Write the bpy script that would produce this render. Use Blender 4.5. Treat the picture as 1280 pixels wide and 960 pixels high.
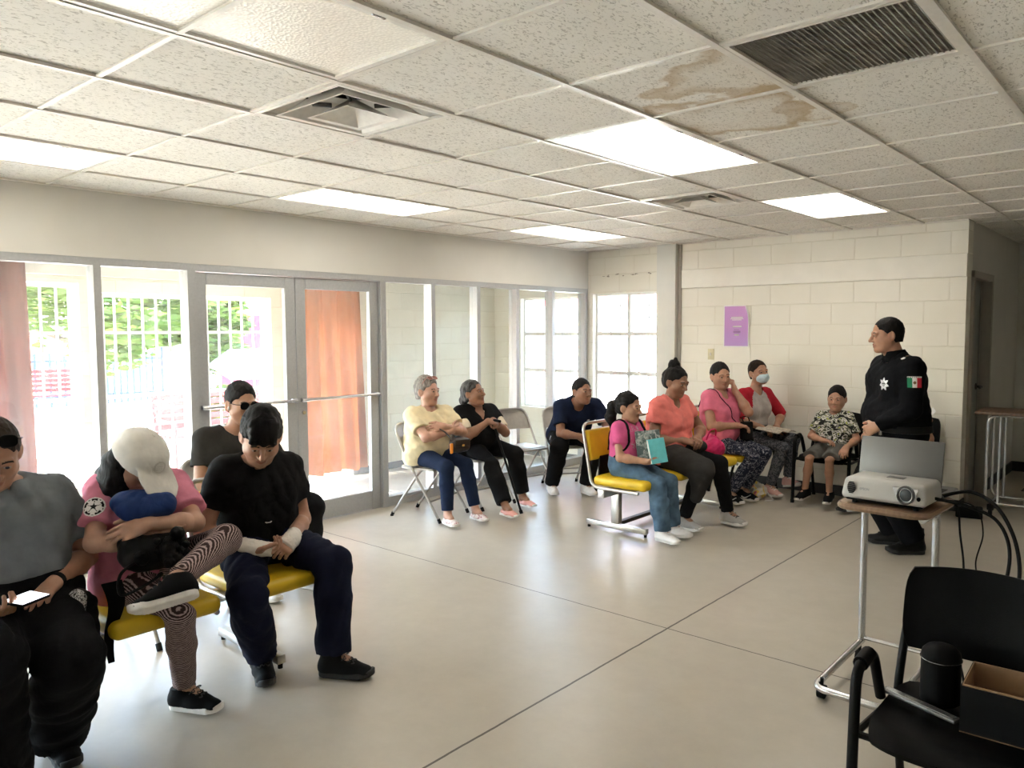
import bpy, bmesh, math, random
import numpy as np
from mathutils import Vector, Matrix

for _o in list(bpy.data.objects):
    bpy.data.objects.remove(_o, do_unlink=True)
scene = bpy.context.scene
COL = scene.collection
PI = math.pi

# ------------------------------------------------------------------ camera, sky, sun, exposure
CEIL = 2.5233
cam_data = bpy.data.cameras.new('camera')
cam_data.sensor_fit = 'HORIZONTAL'
cam_data.sensor_width = 36.0
cam_data.lens = 969.95 / 1280.0 * 36.0
cam_data.clip_start = 0.05
cam_data.clip_end = 300.0
cam = bpy.data.objects.new('camera', cam_data)
COL.objects.link(cam)
_yaw, _pit, _rol = 0.718944, 0.0688592, -0.0042092
_f = Vector((-math.sin(_yaw) * math.cos(_pit), math.cos(_yaw) * math.cos(_pit), -math.sin(_pit)))
_r = Vector((math.cos(_yaw), math.sin(_yaw), 0.0))
_u = _r.cross(_f)
_r2 = _r * math.cos(_rol) + _u * math.sin(_rol)
_u2 = _u * math.cos(_rol) - _r * math.sin(_rol)
_m = Matrix((( _r2.x, _u2.x, -_f.x, 0.0), (_r2.y, _u2.y, -_f.y, 0.0), (_r2.z, _u2.z, -_f.z, 1.595), (0, 0, 0, 1)))
cam.matrix_world = _m
scene.camera = cam

scene.view_settings.view_transform = 'Standard'
scene.view_settings.look = 'None'
scene.view_settings.gamma = 1.0
scene.view_settings.use_curve_mapping = False
scene.view_settings.exposure = 2.6
scene.cycles.max_bounces = 12
scene.cycles.diffuse_bounces = 6
scene.cycles.glossy_bounces = 4
scene.cycles.transparent_max_bounces = 24
scene.cycles.sample_clamp_indirect = 6.0
scene.cycles.caustics_reflective = False
scene.cycles.caustics_refractive = False

SUN_STRENGTH = 7.0
SKY_STRENGTH = 1.25
LAMP_STRENGTH = 1.7
world = bpy.data.worlds.new('sky')
scene.world = world
world.use_nodes = True
_nt = world.node_tree
_nt.nodes.clear()
_out = _nt.nodes.new('ShaderNodeOutputWorld')
_bg = _nt.nodes.new('ShaderNodeBackground')
_sk = _nt.nodes.new('ShaderNodeTexSky')
_sk.sky_type = 'NISHITA'
_sk.sun_disc = False
_sk.sun_elevation = math.radians(58)
_sk.sun_rotation = math.radians(200)
_sk.dust_density = 3.0
_bg.inputs['Strength'].default_value = SKY_STRENGTH
_nt.links.new(_sk.outputs[0], _bg.inputs[0])
_nt.links.new(_bg.outputs[0], _out.inputs[0])

sun_data = bpy.data.lights.new('sun', 'SUN')
sun_data.energy = SUN_STRENGTH
sun_data.angle = math.radians(0.6)
sun_data.color = (1.0, 0.96, 0.9)
sun = bpy.data.objects.new('sun', sun_data)
COL.objects.link(sun)
# the sun stands high beyond the porch and a little towards the far end
sun.rotation_euler = Vector((0.72, 0.45, -0.95)).to_track_quat('-Z', 'Y').to_euler()

# ------------------------------------------------------------------ helpers: objects
def tag(o, label=None, cat=None, group=None, kind=None):
    if label: o['label'] = label
    if cat: o['category'] = cat
    if group: o['group'] = group
    if kind: o['kind'] = kind
    return o

def empty(name, loc=(0, 0, 0), rz=0.0):
    o = bpy.data.objects.new(name, None)
    o.empty_display_size = 0.1
    o.location = loc
    o.rotation_euler = (0, 0, rz)
    COL.objects.link(o)
    return o

def link_mesh(name, me, mats, parent=None, smooth=False):
    if not isinstance(mats, (list, tuple)): mats = [mats]
    for m in mats: me.materials.append(m)
    if smooth:
        me.polygons.foreach_set('use_smooth', [True] * len(me.polygons))
    o = bpy.data.objects.new(name, me)
    COL.objects.link(o)
    if parent is not None: o.parent = parent
    return o

def children(o):
    return [c for c in bpy.data.objects if c.parent == o]

def copy_tree(o, parent=None):
    c = o.copy()
    COL.objects.link(c)
    c.parent = parent
    for ch in children(o): copy_tree(ch, c)
    return c

def V(*a): return Vector(a)

class MB:
    """collects simple shapes and links them as one mesh"""
    def __init__(s):
        s.v = []; s.f = []; s.m = []; s.sm = []
    def add(s, verts, faces, mi=0, smooth=False):
        b = len(s.v)
        s.v += [tuple(p) for p in verts]
        for f in faces:
            s.f.append(tuple(i + b for i in f)); s.m.append(mi); s.sm.append(smooth)
    def box(s, c, d, rot=None, mi=0):
        x, y, z = d[0] / 2, d[1] / 2, d[2] / 2
        vs = [Vector((i * x, j * y, k * z)) for i in (-1, 1) for j in (-1, 1) for k in (-1, 1)]
        if rot is not None: vs = [rot @ p for p in vs]
        vs = [p + Vector(c) for p in vs]
        s.add(vs, [(0, 1, 3, 2), (4, 6, 7, 5), (0, 4, 5, 1), (2, 3, 7, 6), (0, 2, 6, 4), (1, 5, 7, 3)], mi)
        return s
    def ext(s, lo, hi, mi=0):
        return s.box([(a + b) / 2 for a, b in zip(lo, hi)], [abs(b - a) for a, b in zip(lo, hi)], None, mi)
    def rbox(s, c, d, r=0.01, seg=3, rot=None, mi=0):
        bm = bmesh.new()
        bmesh.ops.create_cube(bm, size=1.0)
        for v in bm.verts: v.co = Vector((v.co.x * d[0], v.co.y * d[1], v.co.z * d[2]))
        bmesh.ops.bevel(bm, geom=list(bm.edges), offset=min(r, min(d) * 0.499), segments=seg, profile=0.5, affect='EDGES')
        s.bm(bm, c, rot, mi, True)
        return s
    def bm(s, bm, c=(0, 0, 0), rot=None, mi=0, smooth=True):
        bm.verts.index_update()
        vs = [v.co.copy() for v in bm.verts]
        if rot is not None: vs = [rot @ p for p in vs]
        vs = [p + Vector(c) for p in vs]
        s.add(vs, [[v.index for v in f.verts] for f in bm.faces], mi, smooth)
        bm.free()
    def tube(s, pts, r, n=10, mi=0, closed=False, caps=True, flat=None):
        pts = [Vector(p) for p in pts]
        N = len(pts)
        rr = r if isinstance(r, (list, tuple)) else [r] * N
        vs, fs = [], []
        prev = None
        for i, p in enumerate(pts):
            if closed: t = pts[(i + 1) % N] - pts[i - 1]
            else: t = pts[min(i + 1, N - 1)] - pts[max(i - 1, 0)]
            t.normalize()
            if prev is None:
                a = Vector((0, 0, 1)) if abs(t.z) < 0.9 else Vector((1, 0, 0))
                nn = a.cross(t).normalized()
            else:
                nn = (prev - t * prev.dot(t)).normalized()
            prev = nn
            bb = t.cross(nn)
            for k in range(n):
                a = 2 * PI * k / n
                f2 = flat if flat else 1.0
                vs.append(p + nn * math.cos(a) * rr[i] + bb * math.sin(a) * rr[i] * f2)
        L = N if closed else N - 1
        for i in range(L):
            for k in range(n):
                a = i * n + k; b = i * n + (k + 1) % n
                c = ((i + 1) % N) * n + (k + 1) % n; d = ((i + 1) % N) * n + k
                fs.append((a, b, c, d))
        if caps and not closed:
            fs.append(tuple(range(n))[::-1]); fs.append(tuple((N - 1) * n + k for k in range(n)))
        s.add(vs, fs, mi, True)
        return s
    def cyl(s, a, b, r, n=16, mi=0, r2=None):
        return s.tube([a, b], [r, r if r2 is None else r2], n, mi)
    def lathe(s, prof, c=(0, 0, 0), n=20, rot=None, mi=0):
        vs, fs = [], []
        for (r, z) in prof:
            for k in range(n):
                a = 2 * PI * k / n
                p = Vector((r * math.cos(a), r * math.sin(a), z))
                if rot is not None: p = rot @ p
                vs.append(p + Vector(c))
        for i in range(len(prof) - 1):
            for k in range(n):
                fs.append((i * n + k, i * n + (k + 1) % n, (i + 1) * n + (k + 1) % n, (i + 1) * n + k))
        fs.append(tuple(range(n))[::-1]); fs.append(tuple((len(prof) - 1) * n + k for k in range(n)))
        s.add(vs, fs, mi, True)
        return s
    def prism(s, outline, z0, z1, rot=None, c=(0, 0, 0), mi=0, smooth=False):
        n = len(outline)
        vs = [Vector((x, y, z0)) for x, y in outline] + [Vector((x, y, z1)) for x, y in outline]
        if rot is not None: vs = [rot @ p for p in vs]
        vs = [p + Vector(c) for p in vs]
        fs = [tuple(range(n))[::-1], tuple(range(n, 2 * n))]
        fs += [(i, (i + 1) % n, n + (i + 1) % n, n + i) for i in range(n)]
        s.add(vs, fs, mi, smooth)
        return s
    def grid(s, fn, nu, nv, mi=0, smooth=True):
        vs = [fn(i / nu, j / nv) for i in range(nu + 1) for j in range(nv + 1)]
        W = nv + 1
        fs = [(i * W + j, (i + 1) * W + j, (i + 1) * W + j + 1, i * W + j + 1) for i in range(nu) for j in range(nv)]
        s.add(vs, fs, mi, smooth)
        return s
    def shell(s, fn, nu, nv, th, mi=0):
        """a sheet with thickness: fn(u,v)->point, th->offset vector or function"""
        P = [[Vector(fn(i / nu, j / nv)) for j in range(nv + 1)] for i in range(nu + 1)]
        top, bot = [], []
        for i in range(nu + 1):
            for j in range(nv + 1):
                du = P[min(i + 1, nu)][j] - P[max(i - 1, 0)][j]
                dv = P[i][min(j + 1, nv)] - P[i][max(j - 1, 0)]
                n = du.cross(dv)
                if n.length > 0: n.normalize()
                top.append(P[i][j] + n * th / 2); bot.append(P[i][j] - n * th / 2)
        W = nv + 1; B = len(top)
        fs = []
        for i in range(nu):
            for j in range(nv):
                a, b, c, d = i * W + j, (i + 1) * W + j, (i + 1) * W + j + 1, i * W + j + 1
                fs.append((a, b, c, d)); fs.append((B + d, B + c, B + b, B + a))
        for i in range(nu):
            a, b = i * W, (i + 1) * W
            fs.append((b, a, B + a, B + b)); a, b = i * W + nv, (i + 1) * W + nv
            fs.append((a, b, B + b, B + a))
        for j in range(nv):
            a, b = j, j + 1
            fs.append((a, b, B + b, B + a)); a, b = nu * W + j, nu * W + j + 1
            fs.append((b, a, B + a, B + b))
        s.add(top + bot, fs, mi, True)
        return s
    def build(s, name, mats, parent=None):
        me = bpy.data.meshes.new(name)
        off = parent_offset(parent)
        me.from_pydata([(p[0] - off[0], p[1] - off[1], p[2] - off[2]) for p in s.v], [], s.f)
        if not isinstance(mats, (list, tuple)): mats = [mats]
        for m in mats: me.materials.append(m)
        me.polygons.foreach_set('material_index', s.m)
        me.polygons.foreach_set('use_smooth', s.sm)
        me.update()
        bm = bmesh.new(); bm.from_mesh(me)
        bmesh.ops.recalc_face_normals(bm, faces=bm.faces)
        bm.to_mesh(me); bm.free()
        try: me.set_sharp_from_angle(angle=math.radians(38))
        except Exception: pass
        o = bpy.data.objects.new(name, me)
        COL.objects.link(o)
        if parent is not None: o.parent = parent
        return o

WORLD_ROOT = {}
def parent_offset(parent):
    """things flagged here get their parts in world coordinates"""
    if parent is None: return (0, 0, 0)
    return WORLD_ROOT.get(parent.name, (0, 0, 0))

def wroot(name, loc):
    """an empty at loc whose parts are given in world coordinates"""
    o = empty(name, loc)
    WORLD_ROOT[o.name] = tuple(loc)
    return o

def wchild(o):
    """parts of this part are given in world coordinates too"""
    p = o.parent
    WORLD_ROOT[o.name] = WORLD_ROOT.get(p.name, (0, 0, 0)) if p else (0, 0, 0)
    return o

def single(name, mb, mats, label, cat, loc=None, group=None):
    """one-mesh thing given in world coordinates, origin moved to its base"""
    xs = np.array(mb.v)
    c = loc if loc is not None else ((xs[:, 0].min() + xs[:, 0].max()) / 2, (xs[:, 1].min() + xs[:, 1].max()) / 2, xs[:, 2].min())
    mb.v = [(p[0] - c[0], p[1] - c[1], p[2] - c[2]) for p in mb.v]
    o = mb.build(name, mats)
    o.location = c
    return tag(o, label, cat, group)

def smooth_path(pts, n=8):
    """Catmull-Rom through the points"""
    pts = [Vector(p) for p in pts]
    out = []
    for i in range(len(pts) - 1):
        p0 = pts[max(i - 1, 0)]; p1 = pts[i]; p2 = pts[i + 1]; p3 = pts[min(i + 2, len(pts) - 1)]
        for k in range(n):
            t = k / n
            out.append(0.5 * ((2 * p1) + (p2 - p0) * t + (2 * p0 - 5 * p1 + 4 * p2 - p3) * t * t + (3 * p1 - p0 - 3 * p2 + p3) * t ** 3))
    out.append(pts[-1])
    return out

def fillet(pts, r=0.04, n=5):
    """polyline with rounded corners"""
    pts = [Vector(p) for p in pts]
    out = [pts[0]]
    for i in range(1, len(pts) - 1):
        a, b, c = pts[i - 1], pts[i], pts[i + 1]
        d1 = min(r, (a - b).length * 0.49); d2 = min(r, (c - b).length * 0.49)
        p = b + (a - b).normalized() * d1; q = b + (c - b).normalized() * d2
        for k in range(n + 1):
            t = k / n
            out.append(p * (1 - t) ** 2 + b * 2 * t * (1 - t) + q * t * t)
    out.append(pts[-1])
    return out

def text_mesh(txt, size, depth=0.0006):
    cu = bpy.data.curves.new('lettering', 'FONT')
    cu.body = txt; cu.size = size; cu.extrude = depth; cu.align_x = 'CENTER'; cu.align_y = 'CENTER'
    o = bpy.data.objects.new('lettering', cu)
    COL.objects.link(o)
    dg = bpy.context.evaluated_depsgraph_get()
    dg.update()
    me = bpy.data.meshes.new_from_object(o.evaluated_get(dg))
    bpy.data.objects.remove(o, do_unlink=True)
    return me

# ------------------------------------------------------------------ helpers: materials
def new_mat(name):
    m = bpy.data.materials.new(name)
    m.use_nodes = True
    nt = m.node_tree
    b = nt.nodes['Principled BSDF']
    return m, nt, b

def N(nt, t, **kw):
    n = nt.nodes.new(t)
    for k, v in kw.items():
        if k in n.inputs: n.inputs[k].default_value = v
        else: setattr(n, k, v)
    return n

def coords(nt, scale=(1, 1, 1), rot=(0, 0, 0), loc=(0, 0, 0)):
    t = N(nt, 'ShaderNodeTexCoord')
    m = N(nt, 'ShaderNodeMapping')
    m.inputs['Scale'].default_value = scale
    m.inputs['Rotation'].default_value = rot
    m.inputs['Location'].default_value = loc
    nt.links.new(t.outputs['Object'], m.inputs[0])
    return m.outputs[0]

def ramp(nt, fac, stops, const=False):
    r = N(nt, 'ShaderNodeValToRGB')
    if const: r.color_ramp.interpolation = 'CONSTANT'
    e = r.color_ramp.elements
    while len(e) > 1: e.remove(e[-1])
    for i, (p, c) in enumerate(stops):
        q = e[0] if i == 0 else e.new(p)
        q.position = p
        q.color = (c[0], c[1], c[2], 1) if len(c) == 3 else c
    nt.links.new(fac, r.inputs[0])
    return r.outputs[0]

def bump(nt, b, h, strength=0.3, dist=0.01):
    n = N(nt, 'ShaderNodeBump')
    n.inputs['Strength'].default_value = strength
    n.inputs['Distance'].default_value = dist
    nt.links.new(h, n.inputs['Height'])
    nt.links.new(n.outputs[0], b.inputs['Normal'])
    return n

def simple(name, col, rough=0.6, metal=0.0, var=0.08, nscale=30.0, bmp=0.15, bscale=None, spec=0.5, bdist=0.003):
    """colour with a little noise variation and fine relief"""
    m, nt, b = new_mat(name)
    c = coords(nt)
    n = N(nt, 'ShaderNodeTexNoise', Scale=nscale, Detail=4.0)
    nt.links.new(c, n.inputs['Vector'])
    lo = tuple(max(0, x * (1 - var)) for x in col); hi = tuple(min(1, x * (1 + var)) for x in col)
    nt.links.new(ramp(nt, n.outputs['Fac'], [(0.3, lo), (0.7, hi)]), b.inputs['Base Color'])
    b.inputs['Roughness'].default_value = rough
    b.inputs['Metallic'].default_value = metal
    b.inputs['Specular IOR Level'].default_value = spec
    if bmp > 0:
        n2 = N(nt, 'ShaderNodeTexNoise', Scale=bscale or nscale * 3, Detail=3.0)
        nt.links.new(c, n2.inputs['Vector'])
        bump(nt, b, n2.outputs['Fac'], bmp, bdist)
    return m

def fabric(name, col, var=0.12, rough=0.9, folds=0.25, weave=900.0):
    m, nt, b = new_mat(name)
    c = coords(nt)
    n = N(nt, 'ShaderNodeTexNoise', Scale=14.0, Detail=3.0)
    nt.links.new(c, n.inputs['Vector'])
    lo = tuple(x * (1 - var) for x in col); hi = tuple(min(1, x * (1 + var)) for x in col)
    nt.links.new(ramp(nt, n.outputs['Fac'], [(0.3, lo), (0.7, hi)]), b.inputs['Base Color'])
    b.inputs['Roughness'].default_value = rough
    b.inputs['Specular IOR Level'].default_value = 0.15
    n2 = N(nt, 'ShaderNodeTexNoise', Scale=22.0, Detail=2.0, Distortion=0.6)
    nt.links.new(c, n2.inputs['Vector'])
    bump(nt, b, n2.outputs['Fac'], folds, 0.02)
    return m
# ------------------------------------------------------------------ materials of the place
def glass_mat():
    m, nt, b = new_mat('window_glass')
    out = nt.nodes['Material Output']
    nt.nodes.remove(b)
    tr = N(nt, 'ShaderNodeBsdfTransparent'); tr.inputs[0].default_value = (0.93, 0.96, 0.95, 1)
    gl = N(nt, 'ShaderNodeBsdfGlossy'); gl.inputs['Roughness'].default_value = 0.01
    fr = N(nt, 'ShaderNodeFresnel', IOR=1.5)
    ge = N(nt, 'ShaderNodeNewGeometry')
    iv = N(nt, 'ShaderNodeMath', operation='SUBTRACT'); iv.inputs[0].default_value = 1.0; nt.links.new(ge.outputs['Backfacing'], iv.inputs[1])
    fm = N(nt, 'ShaderNodeMath', operation='MULTIPLY'); nt.links.new(fr.outputs[0], fm.inputs[0]); nt.links.new(iv.outputs[0], fm.inputs[1])
    mx = N(nt, 'ShaderNodeMixShader')
    nt.links.new(fm.outputs[0], mx.inputs[0]); nt.links.new(tr.outputs[0], mx.inputs[1]); nt.links.new(gl.outputs[0], mx.inputs[2])
    # faint translucent veil mixed in for the haze of the outdoor glare
    du = N(nt, 'ShaderNodeBsdfTranslucent'); du.inputs[0].default_value = (0.9, 0.9, 0.88, 1)
    n = N(nt, 'ShaderNodeTexNoise', Scale=2.5, Detail=5.0)
    nt.links.new(coords(nt), n.inputs['Vector'])
    mx2 = N(nt, 'ShaderNodeMixShader')
    nt.links.new(ramp(nt, n.outputs['Fac'], [(0.3, (0.02,) * 3), (0.75, (0.05,) * 3)]), mx2.inputs[0])
    nt.links.new(mx.outputs[0], mx2.inputs[1]); nt.links.new(du.outputs[0], mx2.inputs[2])
    nt.links.new(mx2.outputs[0], out.inputs[0])
    return m

def block_mat(name, col, rotx=PI / 2, rotz=0.0, zoff=0.04, mort=0.012, xoff=0.0, strength=0.5):
    """painted concrete block: coursing 0.4 x 0.2 m, seen from the front"""
    m, nt, b = new_mat(name)
    t = N(nt, 'ShaderNodeTexCoord')
    sx = N(nt, 'ShaderNodeSeparateXYZ'); nt.links.new(t.outputs['Object'], sx.inputs[0])
    cx = N(nt, 'ShaderNodeCombineXYZ')
    src = 'X' if rotz == 0.0 else 'Y'
    ad = N(nt, 'ShaderNodeMath', operation='ADD'); ad.inputs[1].default_value = xoff
    nt.links.new(sx.outputs[src], ad.inputs[0]); nt.links.new(ad.outputs[0], cx.inputs['X'])
    ad2 = N(nt, 'ShaderNodeMath', operation='ADD'); ad2.inputs[1].default_value = -zoff
    nt.links.new(sx.outputs['Z'], ad2.inputs[0]); nt.links.new(ad2.outputs[0], cx.inputs['Y'])
    br = N(nt, 'ShaderNodeTexBrick', offset=0.5, squash=1.0)
    br.inputs['Scale'].default_value = 1.0
    br.inputs['Brick Width'].default_value = 0.4
    br.inputs['Row Height'].default_value = 0.2
    br.inputs['Mortar Size'].default_value = mort * 0.5
    br.inputs['Mortar Smooth'].default_value = 0.6
    br.inputs['Bias'].default_value = 0.0
    br.inputs['Color1'].default_value = (col[0], col[1], col[2], 1)
    br.inputs['Color2'].default_value = (col[0] * 0.97, col[1] * 0.97, col[2] * 0.96, 1)
    br.inputs['Mortar'].default_value = (col[0] * 0.93, col[1] * 0.92, col[2] * 0.89, 1)
    nt.links.new(cx.outputs[0], br.inputs['Vector'])
    n = N(nt, 'ShaderNodeTexNoise', Scale=45.0, Detail=6.0); nt.links.new(t.outputs['Object'], n.inputs['Vector'])
    n3 = N(nt, 'ShaderNodeTexNoise', Scale=1.6, Detail=5.0); nt.links.new(t.outputs['Object'], n3.inputs['Vector'])
    mxc = N(nt, 'ShaderNodeMix', data_type='RGBA', blend_type='MULTIPLY')
    mxc.inputs[0].default_value = 1.0
    nt.links.new(br.outputs['Color'], mxc.inputs[6])
    nt.links.new(ramp(nt, n3.outputs['Fac'], [(0.3, (0.94, 0.93, 0.9)), (0.7, (1, 1, 1))]), mxc.inputs[7])
    nt.links.new(mxc.outputs[2], b.inputs['Base Color'])
    b.inputs['Roughness'].default_value = 0.5
    mh = N(nt, 'ShaderNodeMath', operation='MULTIPLY'); mh.inputs[1].default_value = -1.0
    nt.links.new(br.outputs['Fac'], mh.inputs[0])
    mm = N(nt, 'ShaderNodeMath', operation='MULTIPLY_ADD'); mm.inputs[1].default_value = 0.22
    nt.links.new(n.outputs['Fac'], mm.inputs[0]); nt.links.new(mh.outputs[0], mm.inputs[2])
    bump(nt, b, mm.outputs[0], strength, 0.006)
    return m

def concrete_floor():
    m, nt, b = new_mat('polished_concrete')
    t = N(nt, 'ShaderNodeTexCoord')
    n1 = N(nt, 'ShaderNodeTexNoise', Scale=0.9, Detail=8.0, Roughness=0.55, Distortion=0.2); nt.links.new(t.outputs['Object'], n1.inputs['Vector'])
    n2 = N(nt, 'ShaderNodeTexNoise', Scale=7.0, Detail=8.0, Roughness=0.7); nt.links.new(t.outputs['Object'], n2.inputs['Vector'])
    c1 = ramp(nt, n1.outputs['Fac'], [(0.25, (0.45, 0.405, 0.335)), (0.5, (0.49, 0.445, 0.375)), (0.75, (0.53, 0.485, 0.415))])
    c2 = ramp(nt, n2.outputs['Fac'], [(0.28, (0.89, 0.885, 0.88)), (0.7, (1.0, 1.0, 1.0))])
    mx = N(nt, 'ShaderNodeMix', data_type='RGBA', blend_type='MULTIPLY'); mx.inputs[0].default_value = 1.0
    nt.links.new(c1, mx.inputs[6]); nt.links.new(c2, mx.inputs[7])
    # saw-cut joints: one along the room at x=-2.04, one across at y=3.60
    sx = N(nt, 'ShaderNodeSeparateXYZ'); nt.links.new(t.outputs['Object'], sx.inputs[0])
    masks = []
    wob = N(nt, 'ShaderNodeTexNoise', Scale=9.0, Detail=2.0); nt.links.new(t.outputs['Object'], wob.inputs['Vector'])
    for ax, pos, w in (('X', -2.045, 0.0055), ('Y', 3.60, 0.004)):
        a = N(nt, 'ShaderNodeMath', operation='SUBTRACT'); nt.links.new(sx.outputs[ax], a.inputs[0]); a.inputs[1].default_value = pos
        wv = N(nt, 'ShaderNodeMath', operation='MULTIPLY_ADD'); wv.inputs[1].default_value = 0.008
        nt.links.new(wob.outputs['Fac'], wv.inputs[0]); nt.links.new(a.outputs[0], wv.inputs[2])
        ab = N(nt, 'ShaderNodeMath', operation='ABSOLUTE'); nt.links.new(wv.outputs[0], ab.inputs[0])
        s = N(nt, 'ShaderNodeMath', operation='LESS_THAN'); nt.links.new(ab.outputs[0], s.inputs[0]); s.inputs[1].default_value = w
        masks.append(s.outputs[0])
    mxm = N(nt, 'ShaderNodeMath', operation='MAXIMUM'); nt.links.new(masks[0], mxm.inputs[0]); nt.links.new(masks[1], mxm.inputs[1])
    mj = N(nt, 'ShaderNodeMix', data_type='RGBA'); nt.links.new(mxm.outputs[0], mj.inputs[0])
    nt.links.new(mx.outputs[2], mj.inputs[6]); mj.inputs[7].default_value = (0.07, 0.055, 0.045, 1)
    nt.links.new(mj.outputs[2], b.inputs['Base Color'])
    b.inputs['Roughness'].default_value = 0.3
    b.inputs['Specular IOR Level'].default_value = 0.4
    nb = N(nt, 'ShaderNodeTexNoise', Scale=4.0, Detail=4.0); nt.links.new(t.outputs['Object'], nb.inputs['Vector'])
    bump(nt, b, nb.outputs['Fac'], 0.06, 0.02)
    return m

def tile_mat():
    """fissured mineral ceiling tile, with a brown water stain on two tiles"""
    m, nt, b = new_mat('mineral_ceiling_tile')
    t = N(nt, 'ShaderNodeTexCoord')
    mp = N(nt, 'ShaderNodeMapping'); mp.inputs['Scale'].default_value = (1, 0.45, 1); mp.inputs['Rotation'].default_value = (0, 0, 0.5)
    nt.links.new(t.outputs['Object'], mp.inputs[0])
    n1 = N(nt, 'ShaderNodeTexNoise', Scale=95.0, Detail=2.0, Distortion=1.2); nt.links.new(mp.outputs[0], n1.inputs['Vector'])
    fis = ramp(nt, n1.outputs['Fac'], [(0.34, (0, 0, 0)), (0.43, (1, 1, 1))])
    n2 = N(nt, 'ShaderNodeTexNoise', Scale=3.0, Detail=4.0); nt.links.new(t.outputs['Object'], n2.inputs['Vector'])
    base = ramp(nt, n2.outputs['Fac'], [(0.3, (0.85, 0.82, 0.765)), (0.7, (0.89, 0.86, 0.81))])
    mx = N(nt, 'ShaderNodeMix', data_type='RGBA'); nt.links.new(fis, mx.inputs[0])
    mx.inputs[6].default_value = (0.55, 0.515, 0.465, 1); nt.links.new(base, mx.inputs[7])
    last = mx.outputs[2]
    ds = N(nt, 'ShaderNodeTexNoise', Scale=3.2, Detail=4.0); nt.links.new(t.outputs['Object'], ds.inputs['Vector'])
    for (x, y, r, amp) in ((-1.32, 2.72, 0.30, 0.75), (-1.52, 3.22, 0.34, 0.85), (-1.25, 3.42, 0.2, 0.5)):
        vm = N(nt, 'ShaderNodeVectorMath', operation='DISTANCE')
        dv = N(nt, 'ShaderNodeVectorMath', operation='MULTIPLY_ADD')
        dv.inputs[1].default_value = (0.75, 0.75, 0)
        nt.links.new(ds.outputs['Color'], dv.inputs[0]); nt.links.new(t.outputs['Object'], dv.inputs[2])
        fl = N(nt, 'ShaderNodeVectorMath', operation='MULTIPLY'); fl.inputs[1].default_value = (1, 1, 0)
        nt.links.new(dv.outputs[0], fl.inputs[0]); nt.links.new(fl.outputs[0], vm.inputs[0])
        vm.inputs[1].default_value = (x + 0.375, y + 0.375, 0)
        mr = N(nt, 'ShaderNodeMapRange'); mr.inputs['From Max'].default_value = r
        nt.links.new(vm.outputs['Value'], mr.inputs[0])
        f = ramp(nt, mr.outputs[0], [(0.0, (0.12 * amp,) * 3), (0.55, (0.28 * amp,) * 3), (0.8, (0.85 * amp,) * 3), (0.86, (0.9 * amp,) * 3), (0.97, (0, 0, 0))])
        m2 = N(nt, 'ShaderNodeMix', data_type='RGBA'); nt.links.new(f, m2.inputs[0])
        nt.links.new(last, m2.inputs[6]); m2.inputs[7].default_value = (0.50, 0.37, 0.22, 1)
        last = m2.outputs[2]
    nt.links.new(last, b.inputs['Base Color'])
    b.inputs['Roughness'].default_value = 0.95
    b.inputs['Specular IOR Level'].default_value = 0.1
    bump(nt, b, fis, 0.5, 0.003)
    return m

def curtain_mat(name, col, back):
    m, nt, b = new_mat(name)
    out = nt.nodes['Material Output']
    t = N(nt, 'ShaderNodeTexCoord')
    n = N(nt, 'ShaderNodeTexNoise', Scale=3.0, Detail=4.0); nt.links.new(t.outputs['Object'], n.inputs['Vector'])
    c = ramp(nt, n.outputs['Fac'], [(0.3, tuple(x * 0.85 for x in col)), (0.7, col)])
    nt.links.new(c, b.inputs['Base Color']); b.inputs['Roughness'].default_value = 0.9
    tl = N(nt, 'ShaderNodeBsdfTranslucent'); tl.inputs[0].default_value = (*back, 1)
    mx = N(nt, 'ShaderNodeMixShader'); mx.inputs[0].default_value = 0.45
    nt.links.new(b.outputs[0], mx.inputs[1]); nt.links.new(tl.outputs[0], mx.inputs[2]); nt.links.new(mx.outputs[0], out.inputs[0])
    return m

def diffuser_mat(name, strength):
    """prismatic acrylic lens lit from behind by its tubes"""
    m, nt, b = new_mat(name)
    t = N(nt, 'ShaderNodeTexCoord')
    vo = N(nt, 'ShaderNodeTexVoronoi', Scale=90.0, feature='F1'); nt.links.new(t.outputs['Object'], vo.inputs['Vector'])
    c = ramp(nt, vo.outputs['Distance'], [(0.0, (0.90, 0.86, 0.77)), (0.6, (0.76, 0.72, 0.64))])
    nt.links.new(c, b.inputs['Base Color']); b.inputs['Roughness'].default_value = 0.25
    nt.links.new(c, b.inputs['Emission Color']); b.inputs['Emission Strength'].default_value = strength
    bump(nt, b, vo.outputs['Distance'], 0.4, 0.003)
    return m

def wood_mat(name, a, c2, rough=0.45, sc=9.0):
    m, nt, b = new_mat(name)
    w = N(nt, 'ShaderNodeTexWave', Scale=sc, Distortion=5.0, Detail=3.0); w.inputs['Detail Scale'].default_value = 1.4
    nt.links.new(coords(nt, (1, 0.25, 1)), w.inputs['Vector'])
    nt.links.new(ramp(nt, w.outputs['Fac'], [(0.1, a), (0.9, c2)]), b.inputs['Base Color'])
    b.inputs['Roughness'].default_value = rough
    return m

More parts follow.
